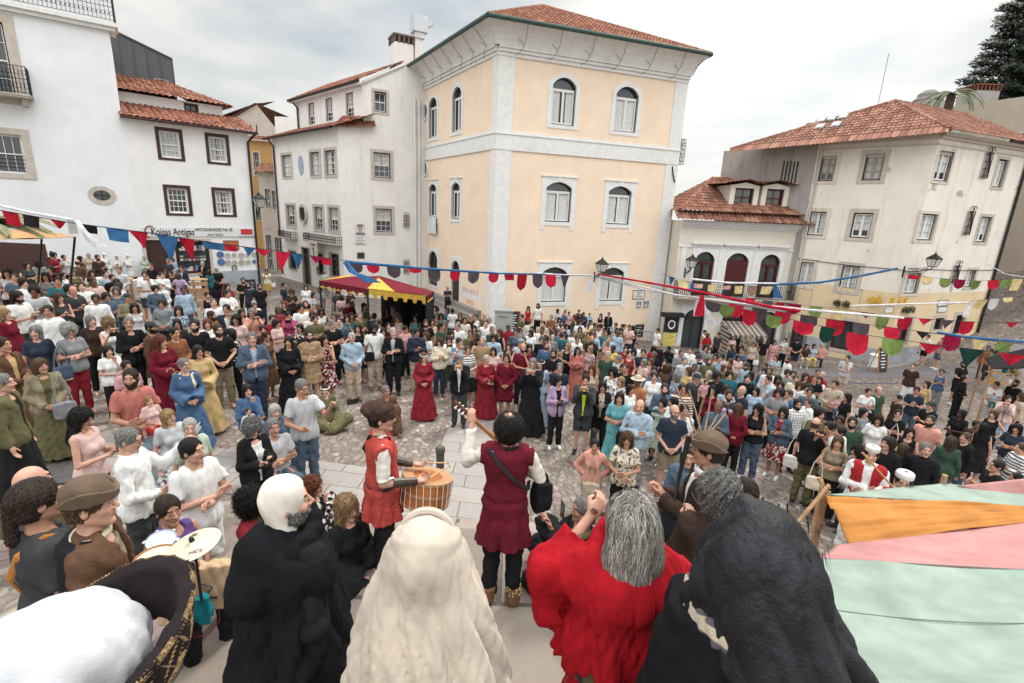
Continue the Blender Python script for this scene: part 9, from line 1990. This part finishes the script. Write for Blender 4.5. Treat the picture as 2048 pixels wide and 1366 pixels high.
# big striped awning, right foreground
tp=empty('striped_tent',tuple(atY(1650,992,4.6)),label='large stretched tent of pink, mint green and orange cloth, right foreground',cat='tent')
PK,MT,OR_=cm('pink_tent_cloth',(.38,.19,.18),vs=3,bs=220),cm('mint_tent_cloth',(.235,.29,.245),vs=3,bs=220),cm('orange_tent_cloth',(.38,.165,.045),vs=3,bs=220)
for m_ in(PK,MT,OR_):m_.node_tree.nodes['Principled BSDF'].inputs['Sheen Weight'].default_value=0
TL,TRt=atY(1652,992,4.5),atY(2300,1030,4.6);L1,R1=atY(1700,1086,3.9),atY(2300,1012,4.45);L2_,R2=atY(1640,1118,3.4),atY(2300,1155,3.3);L3,R3=atY(1560,1420,1.95),atY(2400,1400,2.0)
cloth_patch('orange_panel',(TL,TRt,R1,L1),70,26,OR_,tp,-.02,.05,seed=2)
cloth_patch('pink_panel',(L1+Vector((-.1,0,-.03)),R1+Vector((0,0,-.03)),R2,L2_),60,20,PK,tp,.03,.012,seed=3)
cloth_patch('mint_panel',(L2_,R2,R3,L3),80,70,MT,tp,.10,.034,seed=5)
for(a,b,c,d)in((.0,.02,1,0),):pass
for t_,m_ in((0.0,0),(.42,0)):mb=MB();a,b=L2_.lerp(L3,t_),R2.lerp(R3,t_);nz_=Vector((0,0,1));mb.tube([a.lerp(b,i/24)+nz_*(.006-.10*16*(i/24)*(1-i/24)*t_*(1-t_))for i in range(25)],.004,4);mb.build('seam',mat('seam_thread',(.12,.16,.15),.9),tp)
pkT=atY(1885,968,5.4);cloth_patch('far_mint_panel',(pkT,atY(2300,1010,5.6),TRt+Vector((0,0,.01)),TL+Vector((.02,0,.01))),30,10,MT,tp,.04,.006,seed=7);cloth_patch('far_pink_panel',(atY(1912,979,5.35)+Vector((0,0,.05)),atY(2300,930,5.9),atY(2300,1012,5.5),atY(1990,1002,5.3)+Vector((0,0,.04))),24,8,PK,tp,.02,.01,seed=9)
mb=MB();mb.tube([pkT,atY(1990,1003,5.25),atY(2300,1014,5.3)],.02,5);mb.build('green_edge_cord',FL['dg'],tp)
for(u,v,Y,u2,v2,Y2)in((1637,955,4.7,1665,1010,4.6),(1658,970,4.6,1600,1040,4.4),(1645,965,4.65,1625,1060,4.5)):mb=MB();a,b=atY(u,v,Y),atY(u2,v2,Y2);mb.tube([a,a.lerp(b,1.05)],.02,8);mb.build('pole',WD,tp)
p=atY(1650,990,4.6);mb=MB();mb.tube([p,(p.x,p.y,GB(p.x,p.y))],.035,8);mb.build('pole',WD,tp);mb=MB();a=pkT+Vector((0,0,.12));mb.tube([a,(a.x,a.y,GB(a.x,a.y))],.03,8);mb.build('pole',WD,tp)
mb=MB();mb.tube([p+Vector((.04*cos(t),.04*sin(t),.08-t*.006))for t in np.linspace(0,20,50)],.008,4);mb.tube([p,atY(1588,1052,4.3)],.008,4);mb.build('rope',WD,tp)
# dark tent far right
dt=empty('dark_tent',(22,18,-6),label='low black tent roof at the right edge behind the plant stand',cat='tent');q=[atY(1968,716,17),atY(2080,690,16.2),atY(2110,735,14.2),atY(1985,738,14.6)];cloth_patch('black_roof',q,12,8,BLK,dt,.05,.03)
for a in(q[0],q[3]):mb=MB();mb.tube([a,(a.x,a.y,GB(a.x,a.y))],.03,6);mb.build('post',WD,dt)
# ================================================================== plants and trees
def leafy(mb,c,r,n,s,rg,flat=1.):
 for i in range(n):
  d=Vector((rg.gauss(0,1),rg.gauss(0,1),rg.gauss(0,1))).normalized()*r*rg.random()**.4;d.z*=flat;p=Vector(c)+d;a=Vector((rg.gauss(0,1),rg.gauss(0,1),rg.gauss(0,.6))).normalized();b=a.orthogonal().normalized();a*=s;b*=s*.35;mb.add([p-a,p-b,p+a,p+b],[(0,1,2,3)])
LF,LFd,BARK=mat('leaf_green',(.06,.085,.03),.6,var=.5,vs=2),mat('conifer_green',(.022,.035,.018),.7,var=.5,vs=.5),mat('bark',(.10,.07,.05),.9,var=.3)
tr=empty('araucaria',(43,52,-2),label='tall dark conifer with tiered drooping branches at the top right',cat='tree');rg=random.Random(5);tb_=atY(2095,200,48);X0,Y0_=tb_.x,tb_.y
mb=MB();mb.tube([(X0,Y0_,-4),(X0,Y0_,12),(X0+.3,Y0_,30)],[.6,.5,.15],8);mb.build('trunk',BARK,tr);mb=MB();lf=MB()
for k in range(15):
 z=8.5+k*1.45;R_=6.2*(1-max(0,k-4)/15)*rg.uniform(.85,1.1)
 for j in range(9):
  a=j*2*pi/9+k*.7;tip=Vector((X0+R_*cos(a),Y0_+R_*sin(a),z+.8));ro_=Vector((X0,Y0_,z));mb.tube([ro_,ro_.lerp(tip,.6)+Vector((0,0,-.3)),tip],[.1,.06,.02],4)
  for i in range(9):p=ro_.lerp(tip,.3+.08*i)+Vector((0,0,-.15));leafy(lf,p,.95*(1.1-.04*i),100,.24,rg,.55)
mb.build('limbs',BARK,tr);lf.build('crown',LFd,tr)
def palm(c,h,n,L,label,m=LF,droop=1.,rz=0,tr_=True,span=2*pi):
 o=empty('palm_tree',tuple(c),label=label,cat='palm');rg=random.Random(int(h*10)+n)
 if tr_:mb=MB();mb.tube([Vector(c)-Vector((0,0,h)),c],[.3,.25],8);mb.build('trunk',BARK,o)
 for k in range(n):
  a=rz+k*span/n+rg.uniform(-.2,.2);up=rg.uniform(.2,1.1);mb=MB();P_=[Vector(c)+Vector((cos(a),sin(a),0))*L*t+Vector((0,0,L*(up*t-droop*(up+.45)*t*t)))for t in np.linspace(0,1,14)];mb.tube(P_,[.03]*7+[.012]*7,4)
  for i in range(1,14):
   d=(P_[i]-P_[i-1]).normalized();s_=d.cross(Vector((0,0,1))).normalized()
   for q in(0,.33,.66):
    p0=P_[i-1].lerp(P_[i],q)
    for sg in(1,-1):e=p0+(s_*sg+d*.8+Vector((0,0,-.35))).normalized()*L*.24*(1.1-i/20);mb.add([p0-d*.02,p0+d*.03,e],[(0,1,2)])
  mb.build('frond',m,o)
palm(atY(1903,190,37),9,16,1.9,'palm top showing behind the tavern roof',mat('palm_green',(.09,.11,.04),.6,var=.4));DRY=mat('dry_palm',(.22,.21,.11),.7,var=.4)
palm(atY(-20,452,9.5),3,12,.95,'drooping dry palm leaves over the stall at the left edge',DRY,.6,-.6,tr_=False,span=2.0)
# orange awning and dark stall at the left
aw=empty('orange_awning',tuple(atY(60,465,13)),label='sagging orange brown awning over the left edge stall',cat='awning');cloth_patch('canopy',(atY(-40,462,13.5),atY(85,458,15),atY(152,474,13.5),atY(-40,478,12.4)),12,6,cm('ochre_canvas',(.38,.22,.10)),aw,.1,.04)
for(u,v,Y)in((150,474,13.5),(85,458,15)):a=atY(u,v,Y);mb=MB();mb.tube([a,(a.x-.8,a.y,GB(a.x,a.y))],.03,5);mb.build('strut',IRON,aw)
dkb=empty('dark_stall',(-20,17,-4),label='dark timber stall under the orange awning at the left edge',cat='stall');mb=MB();c=atY(35,520,17.5);mb.box((c.x-2.2,c.y+1.2,GB(c.x,c.y)+1.0),(4.2,.15,2.0));mb.build('back_panel',BROWNP,dkb);mb=MB();mb.box((c.x-1,c.y,GB(c.x,c.y)+.5),(4,.7,1));mb.build('counter',WD,dkb)
tbp=hh(235,560,.85);table(tbp,3.0,.9,.85,.55,cloth_mat('offwhite'),'long food table with a white cloth run by the servants',cloth=cloth_mat('offwhite'))
for i,(dx,c_,r_,lb)in enumerate(((-1.1,'rust',.18,'orange food bowl at the left of the long table'),(-.6,'white',.2,'white dish on the long food table'),(0,'beige',.22,'wide beige tray of food on the long table'),(.55,'brown',.18,'brown bread basket on the long table'),(1.1,'cream',.16,'cream bowl at the right of the long table'))):mb=MB();mb.lathe([(r_*.6,0),(r_,.09),(r_*.9,.09),(.02,.05)],(tbp.x+dx*cos(.55),tbp.y+dx*sin(.55),GB(tbp.x,tbp.y)+.88),14);tag(mb.build('bowl',cloth_mat(c_),None),lb,'bowl','dishes on the food table')
def pallet(u,v,w,h,rz,lb,rows=4):
 p=hit(u,v);o=empty('pallet_bench',(p[0],p[1],p[2]),rz,label=lb,cat='bench')
 for i in range(rows):mb=MB();mb.box((0,0,.12+i*h/rows),(w,.03,h/rows*.6));b=mb.build('slat',WD,None);b.parent=o
 for s in(-1,0,1):mb=MB();mb.box((s*(w/2-.08),.06,h/2),(.09,.08,h));b=mb.build('post',WD,None);b.parent=o
 mb=MB();mb.box((0,.3,h),(w,.6,.035));b=mb.build('top_board',WD,None);b.parent=o
pallet(90,690,3.2,.95,.35,'long low pallet bench behind the front left spectators');pallet(198,668,1.1,.9,.9,'pallet crate stand at the end of the left bench');pallet(200,614,1.6,1.0,.5,'pallet counter under the food table');pallet(392,612,1.1,1.15,.5,'stack of wooden crates beside the lilac top');pallet(238,610,1.1,1.0,.6,'wooden crate stand beside the monk in brown')
# ================================================================== street furniture
def bollard(u,v,Y,h,lb,m=mat('bollard_iron',(.07,.065,.055),.5,var=.2),r=.075):
 p=Vector(hit(u,Y));z=p.z;h=ray(u,v)[2]*p.y-z;r=r*min(1.5,h/.8)if r<.1 else r;o=empty('bollard',(p.x,p.y,z),label=lb,cat='bollard');mb=MB();mb.lathe([(r*1.1,0),(r,.06),(r,h-.12)],(p.x,p.y,z),14);mb.build('post',m,o);mb=MB();mb.lathe([(r*.85,h-.12),(r*1.2,h-.10),(r*1.2,h-.03),(r*.9,h),(.005,h+.01)],(p.x,p.y,z),14);mb.build('cap',m,o)
bollard(880,893,971,.66,'iron bollard between the drummer and the lute player');bollard(1184,857,905,.62,'iron bollard at the feet of the neon shirted man');bollard(1982,810,838,.62,'iron bollard next to the black jumpsuit woman');bollard(1748,708,733,.85,'stubby pale stone bollard by the tavern',STONEW,.27)
def aboard(u,v,Y,w,h,lb,fm,f=(1,.1),lean=.25):
 p=atY(u,v,Y);z=GB(p.x,p.y);F0=Face((p.x,p.y),f);o=empty('chalkboard',(p.x,p.y,z),label=lb,cat='sign');mb=MB();q=[F0.P(-w/2,z,.25),F0.P(w/2,z,.25),F0.P(w/2,z+h,0),F0.P(-w/2,z+h,0)];mb.add(q,[(0,1,2,3)]);mb.build('board',mat('slate',(.03,.033,.04),.6),o);mb=MB()
 for i in range(4):mb.tube([q[i],q[(i+1)%4]],.035,4)
 mb.tube([q[3],F0.P(-w/2,z,-.3)],.03,4);mb.tube([q[2],F0.P(w/2,z,-.3)],.03,4);mb.build('frame',fm,o)
 for i in range(6):mb=MB();t0,t1=.16+i*.12,.20+i*.12;ww=w*(.30-.05*(i%3));n_=Vector((F0.n[0],F0.n[1],0))*.012;L_=lambda s,t:F0.P(s,z+h*(1-t),.25*t)+n_;mb.add([L_(-ww,t0),L_(ww,t0),L_(ww,t1),L_(-ww,t1)],[(0,1,2,3)]);mb.build('chalk_line',PAPER,o)
ORW=mat('orange_wood',(.42,.16,.05),.6,var=.2);aboard(1024,612,27.2,.95,1.15,'orange framed chalkboard leaning on the yellow house',ORW);aboard(1766,700,24.5,.6,1.3,'tall wooden chalkboard on the tavern pavement',ORW,(1,.3))
p=hit(1006,668);cb=empty('utility_cabinet',tuple(p),label='grey metal street cabinet against the yellow house corner',cat='cabinet');mb=MB();mb.box((p[0],p[1],p[2]+.65),(.95,.45,1.25));mb.build('cabinet_body',mat('grey_cabinet',(.34,.35,.34),.6,var=.1,stain=.3),cb);mb=MB();mb.box((p[0],p[1],p[2]+1.3),(1.05,.55,.07));mb.build('lid',mat('grey_cabinet',(.34,.35,.34),.6),cb);mb=MB();mb.tube([(p[0]-.3+.05*i,p[1]-.235,p[2]+.95+.07*(i%2))for i in range(12)],.012,3);mb.build('scrawl',INK,cb)
rl=empty('railing',tuple(YR.P(5,Y0[2])),label='grey metal handrail fencing the raised pavement by the yellow house',cat='railing');mb=MB()
ra,rbq=YR.at(1165,660)[0],YR.at(1262,676)[0];z0,z1=GB(*YR.P(ra,0,2)[:2]),GB(*YR.P(rbq,0,2)[:2])
for h_ in(1.05,.15):mb.tube([YR.P(ra,z0+h_,3.0),YR.P(rbq,z1+h_,3.0)],.03,6)
for i in range(22):t=i/21;mb.tube([YR.P(ra+(rbq-ra)*t,z0+(z1-z0)*t,3.0),YR.P(ra+(rbq-ra)*t,z0+(z1-z0)*t+1.05,3.0)],.012,4)
mb.build('bars',mat('railing_metal',(.2,.2,.2),.5),rl)
def chair(u,v,lb,m=CHR):
 p=hit(u,v);o=empty('cafe_chair',tuple(p),.5,label=lb,cat='chair',group='metal cafe chairs by the plate wall')
 for nm,c,s in(('seat',(0,0,.45),(.42,.42,.03)),('backrest',(0,.2,.72),(.42,.03,.3))):mb=MB();mb.box(c,s);b=mb.build(nm,m,None);b.parent=o
 for a in(-1,1):
  for b_ in(-1,1):mb=MB();mb.tube([(a*.19,b_*.19,0),(a*.19,b_*.19,.45 if b_<0 else .85)],.014,5);b=mb.build('leg',m,None);b.parent=o
chair(466,598,'left metal cafe chair by the plate wall');chair(484,600,'right metal cafe chair by the plate wall');aboard(500,590,27,.6,.9,'dark board lettered LIBR beside the cafe chairs',IRON,(1.1,1))
p=hit(452,592);mb=MB();mb.lathe([(.14,0),(.14,.06),(.10,.08),(.10,.5),(.14,.52),(.12,.62),(.04,.7)],p,14);fh=mb.build('fire_hydrant',cloth_mat('red'),None);fh['label']='small red fire hydrant by the antique shop wall';fh['category']='hydrant'
sc=empty('scooter',tuple(YL.P(.6,Y0[2]+.5,1.2)),label='blue motor scooter parked by the white house corner',cat='scooter');q=atY(847,596,28);mb=MB();V,F=surfnet(lambda P:smin(ell(P,(-.1,0,.62),(.5,.17,.16)),cone(P,(.45,0,.35),(.62,0,1.0),.12,.07),.12),(-.7,-.3,.3),(.9,.3,1.2),.03);o_=bpy.data.objects.new('fairing',np_mesh(None,'fairing',V+np.array(q)-np.array([0,0,.9])-np.array(sc.location),F));COL.objects.link(o_);o_.parent=sc;setmat(o_,[mat('blue_paint',(.02,.12,.35),.25,spec=.6)])
for dx in(-.5,.65):mb=MB();mb.lathe([(.24,-.05),(.27,0),(.24,.05)],q+Vector((dx,0,-.65)),16,Matrix.Rotation(pi/2,3,'X'));mb.build('wheel',IRON,sc)
mb=MB();mb.tube([q+Vector((.5,-.3,.2)),q+Vector((.5,.3,.2))],.02,6);mb.build('handlebar',IRON,sc)
# staffs carried upright in the crowd
for i,(u,v,u2,v2)in enumerate(((1352,775,1392,868),(1378,780,1402,866),(1424,778,1408,866),(1452,826,1418,866),(1436,828,1412,868))):
 a,b=atY(u,v,7.6),atY(u2,v2,7.0);o=empty('wooden_staff',tuple(b),label=('leftmost','second','tallest middle','rightmost','short right-leaning')[i]+' peeled wooden staff of the bundle behind the brown hat',cat='staff',group='wooden staffs held above the crowd');mb=MB();mb.tube([a,a.lerp(b,.5)+Vector((.01,0,0)),a.lerp(b,1.5)],[.011,.014,.016],7);mb.build('shaft',mat('peeled_branch',(.20,.12,.075),.7,var=.3,vs=9),o)
 # plant stand at the right
p=hit(2000,790);ps_=empty('plant_stand',tuple(p),label='wooden ladder shelf with pots at the right edge',cat='shelf');mb=MB()
for a in(-.6,.6):mb.tube([p+np.array([a,0,0]),p+np.array([a,.3,1.7])],.03,5)
for z in(.5,.95,1.4):mb.box((p[0],p[1]+.12,p[2]+z),(1.3,.35,.03))
mb.build('ladder_frame',WD,ps_);rg=random.Random(9);mb=MB();leafy(mb,p+np.array([-.4,.1,1.7]),.45,260,.07,rg);leafy(mb,p+np.array([.3,.1,1.1]),.3,120,.06,rg);mb.build('foliage',LF,ps_)
for i,(dx,dz_)in enumerate(((-.4,.5),(0,.95),(.4,.95),(.35,.5),(-.1,1.4))):mb=MB();mb.lathe([(.07,0),(.1,.16),(.09,.16),(.01,.14)],(p[0]+dx,p[1]+.12,p[2]+dz_+.02),10);mb.build('pot',(TY_,cloth_mat('teal'),ORW,PAPER,cloth_mat('rust'))[i],ps_)
fc=YR.P(yr_len+.6,zb_+.3,-.6);mb=MB();leafy(mb,YS.P(1.2,zb_+.45,.5),.4,200,.07,random.Random(2));o_=mb.build('balcony_plants',LF,bc)
# tavern lettering and leaf ornaments
YLW=mat('yellow_sign_letters',(.62,.34,.02),.4);og=empty('tavern_sign',tuple(RLp.P(-.5,-3,.2)),label='yellow letters OASIS fixed at the tavern corner',cat='sign')
for i,ch in enumerate('OÁSIS'):
 f_=RLp if i<2 else RR;u_=(1746,1759,1775,1789,1801)[i];s_,z_=f_.at(u_,601);text(ch,f_,s_,z_,.50,YLW,og,o=.22,name='letter',bold=.03,ext=.03)
for u_,v_,lb in((1684,607,'left green leaf shaped ornament on the tavern wall'),(1812,619,'right green leaf shaped ornament on the tavern wall')):
 f_=RLp if u_<1766 else RR;s_,z_=f_.at(u_,v_);o=empty('leaf_ornament',tuple(f_.P(s_,z_,.1)),label=lb,cat='ornament');mb=MB();leafy(mb,f_.P(s_-.22,z_,.12),.2,160,.06,random.Random(1));leafy(mb,f_.P(s_+.22,z_,.12),.22,160,.06,random.Random(4));mb.build('leaves',LFd,o)
for(u0,v0,u1,v1,lb)in((1770,613,1784,626,'pale enamel menu plate under the OASIS letters'),(1876,600,1892,612,'small notice high on the tavern right wall'),(1876,613,1892,624,'lower notice on the tavern right wall')):sign(RR,u0,v0,u1,v1,'notice',lb,'notice',edge=INKG)
# ================================================================== the rest of the crowd that nobody could count
bg_=[];tri={};cols=['black','white','white','offwhite','lightgrey','navy','grey','maroon','olive','denim','palepink','lightblue','beige','crimson','teal']
MI={};MATS=[]
def mi_(m):
 if m.name not in MI:MI[m.name]=len(MATS);MATS.append(m)
 return MI[m.name]
def arr(me):
 n=len(me.vertices);V=np.empty(n*3,np.float32);me.vertices.foreach_get('co',V);F=np.empty(len(me.polygons)*4,np.int32);me.loops.foreach_get('vertex_index',F);return V.reshape(-1,3),F.reshape(-1,4)
VV,FF,MM,nn=[],[],[],0;rg=random.Random(21)
taken=[(o.location.x,o.location.y)for o in people.values()]
zones=[(640,690,900,1260,36),(690,750,1240,1480,20),(735,780,1420,1640,16),(600,660,430,640,12),(535,590,10,240,22),(560,610,230,480,10),(600,645,640,900,14)]
for v0,v1,u0,u1,n in zones:
 for _ in range(n):
  for t_ in range(12):
   u,v=rg.uniform(u0,u1),rg.uniform(v0,v1);sex=rg.choice('mf');h=rg.uniform(1.58,1.78);p=place_head(u,v,h)
   if min((p[0]-a)**2+(p[1]-b)**2 for a,b in taken)>.30:break
  else:continue
  taken.append((p[0],p[1]));rz=atan2(TGT.x-p[0],-(TGT.y-p[1]))+rg.uniform(-.5,.5);M4=Matrix.Translation((p[0],p[1],p[2]-h))@Matrix.Rotation(rz,4,'Z')@Matrix.Scale(h/1.74,4);pose=rg.choice(('down.st','fold.st','clasp.st'));HX=head_xf(sex,0,0);c1,c2=rg.choice(cols),rg.choice(('navy','black','beige','denim'))
  items=[(body_mesh(pose,sex,0,0),None,None),(hair_mesh(rg.choice('sqb' if sex=='m' else 'lwkp'),sex),hair_mat(rg.choice('kkddbg')),HX),(cloth_mesh(rg.choice('ts' if sex=='m' else 'tv'),pose,sex),cloth_mat(c1),None),(cloth_mesh('r',pose,sex),cloth_mat(c2),None)];sk_=rg.randrange(5)
  for me,m_,X in items:
   if me.name not in tri:tri[me.name]=arr(me)
   V,F=tri[me.name];V=xform(V,M4@X if X is not None else M4);VV.append(V);FF.append(F+nn);nn+=len(V)
   if m_ is None:a_=np.empty(len(F),np.int32);me.polygons.foreach_get('material_index',a_);lut=np.array([mi_(SKINS[sk_]),mi_(LIP),mi_(EYED),mi_(EYEW)]);MM.append(lut[a_])
   else:MM.append(np.full(len(F),mi_(m_)))
me=np_mesh(None,'crowd',np.concatenate(VV),np.concatenate(FF),np.concatenate(MM),0)
for m_ in MATS:me.materials.append(m_)
me.polygons.foreach_set('material_index',np.concatenate(MM).astype(np.int32));o=bpy.data.objects.new('crowd',me);COL.objects.link(o);o['kind']='stuff';o['label']='packed spectators filling the gaps further back in the crowd'
